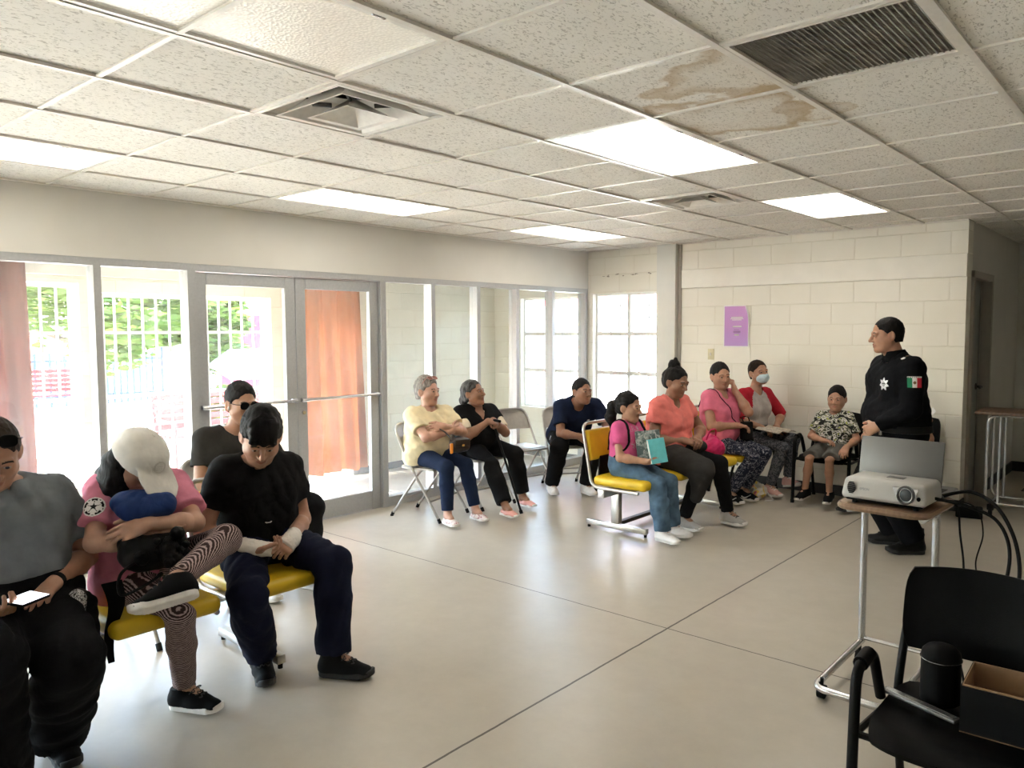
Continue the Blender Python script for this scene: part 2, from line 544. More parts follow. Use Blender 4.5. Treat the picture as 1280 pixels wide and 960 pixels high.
M = {}
M['floor'] = concrete_floor()
M['tile'] = tile_mat()
M['tbar'] = simple('white_enamel_tee', (0.78, 0.74, 0.68), 0.35, var=0.05, bmp=0)
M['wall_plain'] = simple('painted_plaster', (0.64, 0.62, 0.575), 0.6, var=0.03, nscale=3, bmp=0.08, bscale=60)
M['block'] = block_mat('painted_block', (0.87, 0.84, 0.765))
M['block_side'] = block_mat('painted_block_side', (0.88, 0.835, 0.72), rotz=1.0)
M['band'] = simple('painted_bond_beam', (0.87, 0.84, 0.765), 0.5, var=0.03, nscale=5, bmp=0.15, bscale=70)
M['column'] = simple('painted_column', (0.72, 0.71, 0.67), 0.5, var=0.03, nscale=5, bmp=0.08)
M['alu'] = simple('brushed_aluminium_frame', (0.44, 0.445, 0.45), 0.4, 0.35, var=0.05, nscale=60, bmp=0.05)
M['glass'] = glass_mat()
M['white_frame'] = simple('white_window_frame', (0.8, 0.79, 0.76), 0.45, var=0.03, bmp=0)
M['dark_base'] = simple('black_rubber_baseboard', (0.02, 0.02, 0.022), 0.5, var=0.2, bmp=0.05)
M['grey_base'] = simple('grey_painted_baseboard', (0.16, 0.165, 0.17), 0.6, var=0.1, bmp=0.05)
M['grey_door'] = simple('grey_steel_door', (0.30, 0.31, 0.30), 0.45, var=0.05, bmp=0.05)
M['door_frame'] = simple('taupe_steel_door_frame', (0.36, 0.33, 0.29), 0.45, var=0.05, bmp=0.05)
M['dark_plenum'] = simple('dark_sheet_metal', (0.10, 0.095, 0.09), 0.6, 0.3, var=0.2, bmp=0.05)
M['vent_white'] = simple('white_enamel_vent', (0.84, 0.81, 0.76), 0.3, var=0.06, bmp=0.03)
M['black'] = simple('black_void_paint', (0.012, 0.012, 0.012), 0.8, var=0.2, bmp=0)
M['steel'] = simple('chrome_steel', (0.62, 0.62, 0.63), 0.22, 0.9, var=0.05, bmp=0.02)
M['porch_floor'] = simple('porch_concrete', (0.40, 0.38, 0.34), 0.6, var=0.12, nscale=4, bmp=0.1)
M['ground'] = simple('pale_dry_ground', (0.44, 0.40, 0.335), 0.95, var=0.18, nscale=1.2, bmp=0.5, bscale=20, bdist=0.02)
M['grass'] = simple('dry_grass', (0.2, 0.24, 0.07), 0.95, var=0.35, nscale=6, bmp=0.6, bscale=40, bdist=0.03)
M['red'] = simple('red_bench_paint', (0.20, 0.012, 0.014), 0.45, var=0.1, bmp=0.05)
M['red_wall'] = simple('red_ribbed_wall', (0.20, 0.010, 0.034), 0.55, var=0.08, nscale=2, bmp=0.05)
M['white_paint'] = simple('white_paint', (0.8, 0.8, 0.78), 0.5, var=0.04, bmp=0.03)
M['blue_fence'] = simple('blue_fence_paint', (0.03, 0.055, 0.12), 0.5, var=0.1, bmp=0.05)
M['pale_steel'] = simple('pale_blue_truss_paint', (0.55, 0.68, 0.72), 0.5, var=0.1, bmp=0)
M['bark'] = simple('tree_bark', (0.12, 0.09, 0.07), 0.9, var=0.3, nscale=20, bmp=0.6)
def leaf_mat():
    m, nt, b = new_mat('sunlit_leaf')
    out = nt.nodes['Material Output']
    n = N(nt, 'ShaderNodeTexNoise', Scale=1.5, Detail=3.0); nt.links.new(coords(nt), n.inputs['Vector'])
    c = ramp(nt, n.outputs['Fac'], [(0.3, (0.05, 0.11, 0.014)), (0.7, (0.12, 0.19, 0.024))])
    nt.links.new(c, b.inputs['Base Color']); b.inputs['Roughness'].default_value = 0.7
    tl = N(nt, 'ShaderNodeBsdfTranslucent'); nt.links.new(c, tl.inputs[0])
    mx = N(nt, 'ShaderNodeMixShader'); mx.inputs[0].default_value = 0.4
    nt.links.new(b.outputs[0], mx.inputs[1]); nt.links.new(tl.outputs[0], mx.inputs[2]); nt.links.new(mx.outputs[0], out.inputs[0])
    return m
M['leaf'] = leaf_mat()
M['orange_curtain'] = curtain_mat('orange_curtain_cloth', (0.42, 0.23, 0.12), (0.50, 0.25, 0.115))
M['brown_curtain'] = curtain_mat('rust_curtain_cloth', (0.25, 0.13, 0.11), (0.30, 0.13, 0.10))
M['diffuser'] = diffuser_mat('prismatic_diffuser', LAMP_STRENGTH)
M['diffuser_dim'] = diffuser_mat('prismatic_diffuser_dim', 0.03)

# ------------------------------------------------------------------ the setting
XL, YB, XR = -5.44, 7.60, -1.47          # glazed wall, block wall, corner of the block wall
X_EAST, Y_SOUTH, Y_ALC = 3.2, -3.2, 10.2   # room behind and beside the camera, end of the alcove
CH = CEIL
S = lambda name, mb, mats: tag(mb.build(name, mats), kind='structure')

mb = MB(); mb.ext((XL - 0.02, Y_SOUTH, -0.1), (X_EAST, YB + 0.02, 0.0)); mb.ext((XR, YB + 0.02, -0.1), (X_EAST, Y_ALC, 0.0)); mb.ext((XR - 0.2, YB + 0.2, -0.1), (XR, 8.7, 0.0)); S('floor', mb, M['floor'])

GX0, GY0, TS = -1.8186, 1.7963, 0.6096
holes = set()
LIGHTS = [(-5, -2), (-5, 2), (-5, 6), (-1, -2), (-1, 2), (-1, 6), (3, 2), (3, 6), (3, -2)]
for (i, j) in LIGHTS: holes |= {(i, j), (i, j + 1)}
VENTS = [(-2, 0), (-2, 5)]
holes |= set(VENTS)
GRILLE = (1, 1)
holes.add(GRILLE)
mb = MB()
tb = MB()
i0, i1 = -6, 8
j0, j1 = -9, 14
rng = random.Random(4)
for i in range(i0, i1 + 1):
    for j in range(j0, j1 + 1):
        if (i, j) in holes: continue
        xa, xb = max(GX0 + i * TS, XL), min(GX0 + (i + 1) * TS, X_EAST)
        ya, yb = max(GY0 + j * TS, Y_SOUTH), min(GY0 + (j + 1) * TS, Y_ALC)
        if xb - xa < 0.01 or yb - ya < 0.01: continue
        if xb <= XR and ya > YB: continue
        if ya >= YB: xa = max(xa, XR)
        elif xa < XR and yb > YB:
            if xb > XR: mb.ext((XR, YB, CH + 0.004), (xb, yb, CH + 0.02))
            yb = YB
        z = CH + 0.004 + rng.uniform(-0.0015, 0.0015)
        mb.ext((xa, ya, z), (xb, yb, z + 0.016))
S('ceiling', mb, M['tile'])
for i in range(i0, i1 + 2):
    x = GX0 + i * TS
    if XL < x < X_EAST:
        tb.ext((x - 0.012, Y_SOUTH, CH - 0.007), (x + 0.012, YB if x < XR else Y_ALC, CH + 0.004))
for j in range(j0, j1 + 2):
    y = GY0 + j * TS
    if Y_SOUTH < y < Y_ALC:
        tb.ext((XL if y < YB else XR, y - 0.010, CH - 0.005), (X_EAST, y + 0.010, CH + 0.003))
tb.ext((XL, Y_SOUTH, CH - 0.008), (XL + 0.022, YB, CH + 0.003)); tb.ext((XL, YB - 0.022, CH - 0.008), (XR, YB, CH + 0.003))
S('trim_1', tb, M['tbar'])
mb = MB(); mb.ext((XL - 0.2, Y_SOUTH - 0.3, CH + 0.45), (X_EAST + 0.3, Y_ALC + 0.3, CH + 0.6))
mb.ext((XL - 0.16, Y_SOUTH - 0.3, CH), (XL - 0.001, YB, CH + 0.45)); mb.ext((XL - 0.16, YB + 0.001, CH), (XR, YB + 0.2, CH + 0.45))
mb.ext((XL - 0.16, Y_SOUTH - 0.3, CH), (X_EAST + 0.3, Y_SOUTH - 0.001, CH + 0.45)); mb.ext((X_EAST + 0.001, Y_SOUTH, CH), (X_EAST + 0.3, Y_ALC + 0.3, CH + 0.45))
mb.ext((XR - 0.2, Y_ALC + 0.001, CH), (X_EAST + 0.3, Y_ALC + 0.3, CH + 0.45)); mb.ext((XR - 0.2, YB + 0.2, CH), (XR - 0.001, Y_ALC + 0.3, CH + 0.45))
S('roof', mb, M['dark_plenum'])

# left wall: plaster header above the shop-front glazing
HD = 2.085
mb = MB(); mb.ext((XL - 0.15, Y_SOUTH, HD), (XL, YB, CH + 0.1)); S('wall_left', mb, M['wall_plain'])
# aluminium shop-front frame
fr = MB()
MULL = [-2.55, -1.9, -1.25, -0.6, 0.05, 0.75, 1.42, 2.075, 5.085, 5.71, 6.315, 6.935, 7.565]
fx0, fx1 = XL - 0.11, XL - 0.005
fr.ext((fx0, Y_SOUTH, HD - 0.05), (fx1, YB, HD)); 
fr.ext((fx0, Y_SOUTH, 0.0), (fx1, 2.69, 0.085)); fr.ext((fx0, 4.45, 0.0), (fx1, YB, 0.085))
for y in MULL: fr.ext((fx0 + 0.003, y - 0.024, 0.08), (fx1 + 0.005, y + 0.024, HD - 0.049))
for y in (2.715, 4.475): fr.ext((fx0 - 0.01, y - 0.03, 0.0), (fx1 + 0.008, y + 0.03, HD - 0.049))
S('trim_2', fr, M['alu'])
ys = [Y_SOUTH] + MULL[:8] + [2.715]
bays = [(ys[k], ys[k + 1]) for k in range(len(ys) - 1)] + [(4.475, 5.085), (5.085, 5.71), (5.71, 6.315), (6.315, 6.935), (6.935, 7.565)]
wn = 1
for (a, b_) in bays:
    mb = MB(); mb.ext((XL - 0.060, a + 0.02, 0.08), (XL - 0.055, b_ - 0.02, HD - 0.045)); S('window_%d' % wn, mb, M['glass']); wn += 1

def glazed_door(n, ya, yb, lock_side):
    d = tag(empty('door_%d' % n, (XL - 0.055, (ya + yb) / 2, 0)), kind='structure')
    w = (yb - ya) / 2
    t = 0.022
    f = MB()
    st = 0.092
    f.rbox((0, -w + st / 2, 1.015), (2 * t, st, 2.03), 0.004, 1); f.rbox((0, w - st / 2, 1.015), (2 * t, st, 2.03), 0.004, 1)
    f.rbox((0, 0, 2.03 - 0.045), (2 * t, 2 * w - 2 * st, 0.09), 0.004, 1); f.rbox((0, 0, 0.085), (2 * t, 2 * w - 2 * st, 0.16), 0.004, 1)
    f.build('door_frame', M['alu'], d)
    g = MB(); g.ext((-0.003, -w + st, 0.16), (0.003, w - st, 1.945)); g.build('glass', M['glass'], d)
    p = MB()
    p.tube([(t + 0.035, -w + 0.02, 1.035), (t + 0.035, w - 0.02, 1.035)], 0.013, 10)
    p.rbox((t + 0.02, -w + 0.045, 1.035), (0.04, 0.05, 0.035), 0.006, 2); p.rbox((t + 0.02, w - 0.045, 1.035), (0.04, 0.05, 0.035), 0.006, 2)
    p.build('push_bar', M['steel'], d)
    if lock_side:
        l = MB(); l.cyl((t, lock_side * (w - 0.05), 0.93), (t + 0.014, lock_side * (w - 0.05), 0.93), 0.016); l.build('lock_cylinder', M['steel'], d)
    return d
glazed_door(1, 2.75, 3.592, 0)
glazed_door(2, 3.598, 4.44, -1)

# back wall: painted block with the bond-beam course, the window hole of the room and the one of the porch
def wall_with_holes(mb, x0, x1, z0, z1, y0, y1, holes):
    xs = sorted({x0, x1, *[h[0] for h in holes], *[h[1] for h in holes]})
    for a, b_ in zip(xs[:-1], xs[1:]):
        zs = [(z0, z1)]
        for h in holes:
            if h[0] <= a + 1e-6 and h[1] >= b_ - 1e-6: zs = [(z0, h[2]), (h[3], z1)]
        for (c, d) in zs: mb.ext((a, y0, c), (b_, y1, d))
RW = (-5.37, -4.455, 0.62, 2.02)
PW = (-6.50, -5.58, 0.62, 2.0)
mb = MB(); wall_with_holes(mb, -7.1, XR, 0.0, CH + 0.1, YB, YB + 0.2, [RW, PW]); S('wall_back', mb, M['block'])
mb = MB(); mb.rbox((((-4.19) + XR) / 2, YB - 0.004, 2.14), (abs(-4.19 - XR), 0.036, 0.198), 0.006, 2); S('trim_3', mb, M['band'])
mb = MB(); mb.ext((-4.465, YB - 0.07, 0), (-4.235, YB + 0.01, CH)); mb.ext((-4.232, YB - 0.018, 0.1), (-4.195, YB, CH), 1); S('trim_4', mb, [M['column'], M['door_frame']])
mb = MB(); mb.ext((-4.195, YB - 0.012, 0), (XR, YB, 0.10)); S('baseboard_back', mb, M['dark_base'])

def barred_window(n, hole, cols, rows, yfront):
    w = tag(empty('window_%d' % n, ((hole[0] + hole[1]) / 2, YB + 0.1, hole[2])), kind='structure')
    W = hole[1] - hole[0]; Hh = hole[3] - hole[2]
    f = MB()
    for s_ in (-1, 1): f.ext((s_ * (W / 2) - 0.02, -0.03, 0), (s_ * (W / 2) + 0.02, 0.03, Hh))
    for z in [0, Hh] + rows: f.ext((-W / 2, -0.028, z - 0.022), (W / 2, 0.028, z + 0.022))
    for x in cols: f.ext((x - 0.02, -0.026, 0), (x + 0.02, 0.026, Hh))
    f.build('window_frame', M['white_frame'], w)
    g = MB(); g.ext((-W / 2, -0.003, 0), (W / 2, 0.003, Hh)); g.build('glass', M['glass'], w)
    b_ = MB()
    k = 7
    for q in range(1, k): b_.ext((-W / 2 + W * q / k - 0.006, 0.085, 0), (-W / 2 + W * q / k + 0.006, 0.097, Hh))
    for q in range(1, 10): b_.ext((-W / 2, 0.083, Hh * q / 10 - 0.005), (W / 2, 0.095, Hh * q / 10 + 0.005))
    b_.build('security_grille', M['white_paint'], w)
    return w
barred_window(wn, RW, [0.0], [0.47, 0.93], YB); wn += 1
barred_window(wn, PW, [0.0], [0.47, 0.93], YB); wn += 1
# chipped paint above the back window
mb = MB()
rng = random.Random(9)
for (cx, n_) in ((-5.16, 4), (-4.98, 3), (-4.80, 5), (-4.62, 3)):
    for q in range(n_):
        x = cx + rng.uniform(-0.06, 0.06); z = 2.225 + rng.uniform(-0.012, 0.014) + (cx + 5.1) * 0.02
        w_, h_ = rng.uniform(0.008, 0.03), rng.uniform(0.003, 0.008)
        o_ = [(w_ * math.cos(t) * rng.uniform(0.6, 1), h_ * math.sin(t) * rng.uniform(0.5, 1)) for t in [k * PI / 4 for k in range(8)]]
        mb.prism(o_, -0.0012, 0.0, Matrix.Rotation(PI / 2, 3, 'X'), (x, YB - 0.0015, z))
S('trim_5', mb, simple('bare_mortar_chips', (0.28, 0.24, 0.2), 0.9, bmp=0))

# right: the side wall of the alcove with its door, the end wall, walls behind the camera
DY = (7.80, 8.62)
mb = MB()
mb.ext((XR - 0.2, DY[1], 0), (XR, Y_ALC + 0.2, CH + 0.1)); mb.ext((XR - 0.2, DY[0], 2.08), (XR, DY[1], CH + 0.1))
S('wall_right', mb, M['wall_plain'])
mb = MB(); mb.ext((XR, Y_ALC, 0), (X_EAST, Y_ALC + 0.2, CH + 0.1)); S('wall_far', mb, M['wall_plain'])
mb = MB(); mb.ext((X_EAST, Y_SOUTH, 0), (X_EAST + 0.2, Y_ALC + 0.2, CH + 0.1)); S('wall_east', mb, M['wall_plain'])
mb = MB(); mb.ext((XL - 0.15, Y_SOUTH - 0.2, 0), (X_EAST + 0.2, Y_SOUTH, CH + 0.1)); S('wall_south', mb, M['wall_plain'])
mb = MB(); mb.ext((XR, DY[1] + 0.06, 0), (XR + 0.012, Y_ALC, 0.11)); mb.ext((XR, Y_ALC - 0.012, 0), (X_EAST, Y_ALC, 0.11)); mb.ext((XR, YB + 0.0, 0), (XR + 0.012, DY[0] - 0.06, 0.10)); S('baseboard_right', mb, M['dark_base'])
dr = tag(empty('door_3', (XR - 0.1, (DY[0] + DY[1]) / 2, 0)), kind='structure')
f = MB(); W = (DY[1] - DY[0]) / 2
for s_ in (-1, 1): f.ext((0.04, s_ * W - 0.03, 0), (0.125, s_ * W + 0.03, 2.08)); 
f.ext((0.04, -W - 0.03, 2.04), (0.125, W + 0.03, 2.10))
f.build('door_frame', M['door_frame'], dr)
f = MB(); f.rbox((0.0, 0, 1.037), (0.044, 2 * W + 0.05, 2.07), 0.003, 1); f.build('door_leaf', M['grey_door'], dr)
f = MB(); f.cyl((0.02, W - 0.09, 1.04), (0.075, W - 0.09, 1.04), 0.012); f.tube([(0.075, W - 0.09, 1.04), (0.08, W - 0.13, 1.04), (0.078, W - 0.2, 1.035)], 0.011); f.lathe([(0.03, 0), (0.03, 0.01), (0.014, 0.016)], (0.02, W - 0.09, 1.04), 16, Matrix.Rotation(PI / 2, 3, 'Y'))
f.build('door_handle', M['dark_plenum'], dr)

# ------------------------------------------------------------------ porch
PX = -6.95
mb = MB(); mb.ext((PX - 0.25, Y_SOUTH, -0.1), (XL - 0.02, YB, -0.004)); S('porch_floor', mb, M['porch_floor'])
mb = MB()
OPEN = [(-3.1, -0.1, 0.30, 2.05), (0.1, 2.50, 0.30, 2.0), (2.68, 4.28, 0.24, 1.93), (4.50, 5.25, 0.0, 2.05)]
ysort = sorted({Y_SOUTH, YB, *[o[0] for o in OPEN], *[o[1] for o in OPEN]})
for a, b_ in zip(ysort[:-1], ysort[1:]):
    zs = [(0.0, CH + 0.1)]
    for o in OPEN:
        if o[0] <= a + 1e-6 and o[1] >= b_ - 1e-6: zs = [(0.0, o[2]), (o[3], CH + 0.1)]
    for (c, d) in zs:
        if d > c: mb.ext((PX - 0.2, a, c), (PX, b_, d))
S('wall_porch', mb, M['block_side'])
mb = MB(); mb.ext((PX - 0.3, Y_SOUTH, 2.34), (XL - 0.15, 4.5, 2.40)); mb.ext((PX - 0.3, 4.5, 2.34), (PX + 0.15, YB, 2.40)); mb.ext((PX, Y_SOUTH, 2.06), (PX + 0.06, 4.40, 2.16)); S('porch_ceiling', mb, M['wall_plain'])
def added_sheet_mat():  # unseen panel, added to let daylight through and brighten the porch
    m, nt, b = new_mat('added_daylight_sheet')
    tl = N(nt, 'ShaderNodeBsdfTranslucent'); tl.inputs[0].default_value = (0.10, 0.096, 0.086, 1)
    nt.links.new(tl.outputs[0], nt.nodes['Material Output'].inputs[0])
    return m
mb = MB()
mb.shell(lambda u, v: (PX + 0.15 + (abs(PX + 0.15 - (XL - 0.15))) * v, 4.5 + (YB - 4.5) * u, 2.37 + 0.018 * math.sin(u * 2 * PI * 38)), 230, 2, 0.002)
S('added_porch_light_sheet', mb, added_sheet_mat())
mb = MB(); mb.ext((PX, 5.25, 0), (PX + 0.014, YB, 0.075)); mb.ext((PX, YB - 0.014, 0), (XL - 0.1, YB, 0.075)); S('baseboard_porch', mb, M['grey_base'])
for k, (a, b_, c, d) in enumerate(OPEN[:3]):
    g = MB()
    n = int(round((b_ - a) / 0.122))
    for q in range(n + 1):
        y = a + 0.02 + (b_ - a - 0.04) * q / n
        g.ext((PX - 0.11, y - 0.008, c), (PX - 0.094, y + 0.008, d))
    for z in (c + 0.03, 1.03, 1.59, d - 0.02): g.ext((PX - 0.115, a, z - 0.014), (PX - 0.09, b_, z + 0.014))
    for y in (a + 0.02, b_ - 0.02): g.ext((PX - 0.125, y - 0.025, c), (PX - 0.08, y + 0.025, d))
    S('trim_%d' % (6 + k), g, M['white_paint'])

def curtain(name, y0, y1, z0, z1, x, folds, mat, label, taper=0.0):
    root = empty(name, (x, (y0 + y1) / 2, z0))
    c = MB()
    def fn(u, v):
        y = y0 + (y1 - y0) * (u + taper * (u - 0.3) * (1 - v)) - (y0 + y1) / 2
        ph = u * folds * 2 * PI
        return (0.045 * math.sin(ph) * (0.7 + 0.5 * (1 - v)) + 0.012 * math.sin(ph * 2.3 + 4 * v), y, (z1 - z0) * v + (0.012 * math.sin(ph * 0.5) if v == 0 else 0))
    c.shell(fn, int(folds * 18), 14, 0.004)
    c.build('cloth', mat, root)
    r = MB(); L = (y1 - y0) / 2
    r.tube([(0, -L - 0.08, z1 - z0 + 0.015), (0, L + 0.08, z1 - z0 + 0.015)], 0.012, 8); r.lathe([(0.006, -0.02), (0.02, 0), (0.006, 0.02)], (0, L + 0.09, z1 - z0 + 0.015), 10)
    r.build('curtain_rod', M['door_frame'], root)
    return tag(root, label, 'curtain')
curtain('curtain', 4.46, 5.30, 0.09, 2.09, PX + 0.12, 4.0, M['orange_curtain'], 'orange floor-length curtain hanging in the porch behind the right glass door', 0.1)
curtain('curtain', 1.30, 2.08, 0.46, 2.19, PX + 0.12, 3.5, M['brown_curtain'], 'rust-brown curtain hanging in the porch at the barred opening beside the grey-shirted person', 0.03)

# ------------------------------------------------------------------ outside
mb = MB(); mb.ext((-60, -40, -0.3), (PX - 0.2, 60, -0.12)); mb.ext((PX - 0.3, YB + 0.2, -0.3), (40, 60, -0.12)); S('ground', mb, M['ground'])
rng = random.Random(21)
gb = MB()
for (cx, cy, rx, ry) in ((-11.6, 3.0, 0.9, 0.6), (-11.5, 6.2, 0.6, 0.5)):
    for q in range(420):
        a = rng.uniform(0, 2 * PI); r_ = math.sqrt(rng.random())
        x, y = cx + rx * r_ * math.cos(a), cy + ry * r_ * math.sin(a)
        h = rng.uniform(0.04, 0.11); d = rng.uniform(0, PI); w_ = 0.012
        gb.add([(x - w_ * math.cos(d), y - w_ * math.sin(d), -0.12), (x + w_ * math.cos(d), y + w_ * math.sin(d), -0.12), (x + rng.uniform(-.03, .03), y + rng.uniform(-.03, .03), h - 0.12)], [(0, 1, 2)])
tag(gb.build('grass', M['grass']), 'patches of dry grass on the ground outside the porch', 'grass', kind='stuff')

def park_bench(loc, rz, label):
    root = empty('park_bench', loc, rz)
    for k in range(4):
        s_ = MB(); s_.rbox((0.0 + k * 0.11, 0, 0.45), (0.09, 1.62, 0.035), 0.006, 1); s_.build('seat_slat', M['red'], root)
    for k in range(5):
        s_ = MB(); s_.rbox((-0.09 - k * 0.02, 0, 0.54 + k * 0.095), (0.03, 1.62, 0.075), 0.006, 1); s_.build('back_slat', M['red'], root)
    for y in (-0.78, 0.78):
        f = MB(); f.tube([(0.36, y, 0), (0.36, y, 0.62), (-0.06, y, 0.64)], 0.022, 8); f.tube([(-0.05, y, 0), (-0.08, y, 0.45), (-0.2, y, 0.98)], 0.022, 8); f.tube([(0.36, y, 0.43), (-0.08, y, 0.43)], 0.02, 8)
        f.build('end_frame', M['red'], root)
    return tag(root, label, 'bench')
park_bench((-9.9, 5.22, -0.17), math.radians(4), 'red slatted park bench outside behind the glass doors')
park_bench((-17.5, 5.35, -0.12), math.radians(-5), 'small distant red bench outside beside the blue fence')

def tree(loc, h, cr, n, seed, label, trunk_r=0.13):
    rng = random.Random(seed)
    root = empty('tree', loc)
    t = MB()
    t.tube(smooth_path([(0, 0, 0), (0.08, 0.05, h * 0.3), (-0.05, 0.12, h * 0.6), (0.1, 0.1, h * 0.9)]), [trunk_r * (1 - 0.75 * k / 24) for k in range(25)], 10)
    tips = []
    for k in range(7):
        a = k * 2.4; z = h * (0.36 + 0.07 * k)
        p = Vector((cr * 0.75 * math.cos(a), cr * 0.75 * math.sin(a), z + h * 0.22))
        t.tube(smooth_path([(0.0, 0.08, z), p * 0.5 + Vector((0, 0, z * 0.45)), p], 5), [trunk_r * 0.4 * (1 - 0.8 * q / 10) for q in range(11)], 6)
        tips.append(p)
    t.build('trunk', M['bark'], root)
    l = MB()
    blobs = [(p, cr * rng.uniform(0.35, 0.6)) for p in tips] + [(Vector((0, 0, h * 0.85)), cr * 0.6)]
    for q in range(n):
        c, r_ = rng.choice(blobs)
        d = Vector((rng.gauss(0, 1), rng.gauss(0, 1), rng.gauss(0, 0.8))).normalized() * r_ * rng.uniform(0.4, 1.05)
        p = c + d
        s_ = rng.uniform(0.05, 0.11)
        R_ = Matrix.Rotation(rng.uniform(0, 6.28), 3, 'Z') @ Matrix.Rotation(rng.uniform(-1.2, 1.2), 3, 'X')
        l.add([p + R_ @ Vector(v) for v in ((-s_ * 1.6, 0, 0), (0, -s_ * 0.6, 0.02), (s_ * 1.6, 0, 0), (0, s_ * 0.6, 0.02))], [(0, 1, 2, 3)])
    l.build('crown', M['leaf'], root)
    return tag(root, label, 'tree')
tree((-13.2, 4.75, -0.12), 3.0, 1.7, 5200, 1, 'light green tree seen through the barred opening left of the glass doors')
tree((-14.4, 7.35, -0.12), 2.35, 0.8, 3000, 2, 'yellow-green tree in front of the red building behind the left glass door', 0.09)
tree((-18.5, 3.2, -0.12), 4.2, 2.0, 4200, 3, 'tall pale tree farthest left behind the barred porch opening', 0.16)
def shrub(loc, r, n, seed, label):
    rng = random.Random(seed); l = MB()
    for q in range(n):
        d = Vector((rng.gauss(0, 1), rng.gauss(0, 1), abs(rng.gauss(0, 0.9)))).normalized() * r * rng.uniform(0.5, 1.05)
        p = d + Vector((0, 0, 0.1)); s_ = rng.uniform(0.04, 0.08)
        R_ = Matrix.Rotation(rng.uniform(0, 6.28), 3, 'Z') @ Matrix.Rotation(rng.uniform(-1.2, 1.2), 3, 'X')
        l.add([p + R_ @ Vector(v) for v in ((-s_ * 1.6, 0, 0), (0, -s_ * 0.6, 0.02), (s_ * 1.6, 0, 0), (0, s_ * 0.6, 0.02))], [(0, 1, 2, 3)])
    root = empty('shrub', loc); l.build('foliage', M['leaf'], root)
    st = MB()
    for k in range(5): st.tube([(0, 0, 0), (0.3 * r * math.cos(k * 1.3), 0.3 * r * math.sin(k * 1.3), r * 0.7)], 0.012, 6)
    st.build('stem', M['bark'], root)
    return tag(root, label, 'shrub')
shrub((-13.2, 7.15, -0.12), 0.62, 1600, 5, 'round green shrub under the white arrow sign outside')

# red building with its trussed canopy
bd = empty('building', (-17.5, 12.0, -0.12))
w_ = MB(); w_.ext((-0.1, -2.7, 0), (0.1, 4.5, 2.12))
for q in range(17): w_.ext((0.1, -2.7, 0.12 * q + 0.03), (0.125, 4.5, 0.12 * q + 0.075))
w_.build('wall', M['red_wall'], bd)
w_ = MB()
n = 14
for q in range(n):
    a, b_ = -3.2 + q * 0.55, -3.2 + (q + 1) * 0.55
    w_.tube([(0.3, a, 2.2), (0.3, (a + b_) / 2, 2.85)], 0.025, 6); w_.tube([(0.3, (a + b_) / 2, 2.85), (0.3, b_, 2.2)], 0.025, 6)
w_.tube([(0.3, -3.2, 2.2), (0.3, 4.5, 2.2)], 0.05, 6); w_.tube([(0.3, -3.2, 2.85), (0.3, 4.5, 2.85)], 0.04, 6)
w_.build('truss', M['pale_steel'], bd)
w_ = MB(); w_.box((0.5, 0.6, 2.98), (1.2, 5.6, 0.12), Matrix.Rotation(-0.16, 3, 'X')); w_.build('roof', M['red_wall'], bd)
tag(bd, 'red ribbed building with a pale roof truss behind the yellow-green tree', 'building')
# white arrow-shaped board on posts
ar = empty('arrow_sign', (-12.4, 7.1, -0.12), math.radians(-12))
b_ = MB(); b_.prism([(-0.62, 0.0), (-0.25, -0.26), (0.62, -0.26), (0.62, 0.26), (-0.25, 0.26)], -0.02, 0.02, Matrix(((0, 0, 1), (1, 0, 0), (0, 1, 0))), (0, 0, 1.15)); b_.build('board', M['white_paint'], ar)
b_ = MB(); b_.tube([(-0.05, 0.3, 0), (-0.05, 0.3, 1.35)], 0.03, 8); b_.build('post', M['pale_steel'], ar)
tag(ar, 'white arrow-shaped sign board pointing left outside the left glass door', 'sign')
# blue picket fence
fe = empty('fence', (-19.0, 6.2, -0.12))
b_ = MB()
for q in range(34): b_.ext((-0.015, -2.6 + q * 0.15, 0.05), (0.015, -2.54 + q * 0.15, 1.25))
for z in (0.25, 1.05): b_.ext((-0.03, -2.6, z), (0.0, 2.5, z + 0.05))
b_.build('picket_panel', M['blue_fence'], fe)
for q in range(4):
    b_ = MB(); b_.ext((-0.07, -2.65 + q * 1.7, 0), (-0.01, -2.59 + q * 1.7, 1.35)); b_.build('post', M['blue_fence'], fe)
tag(fe, 'blue picket fence outside beyond the light green tree', 'fence')
# pale wall with a red band facing the back window
bw = empty('building', (-5.0, 11.2, -0.12))
w_ = MB(); w_.ext((-4.0, 0, 0), (3.2, 0.25, 2.15)); w_.build('wall', M['white_paint'], bw)
w_ = MB(); w_.ext((-4.0, -0.2, 2.15), (3.2, 0.3, 2.75)); w_.build('fascia', M['red_wall'], bw)
tag(bw, 'pale building with a red fascia beyond the back window', 'building')
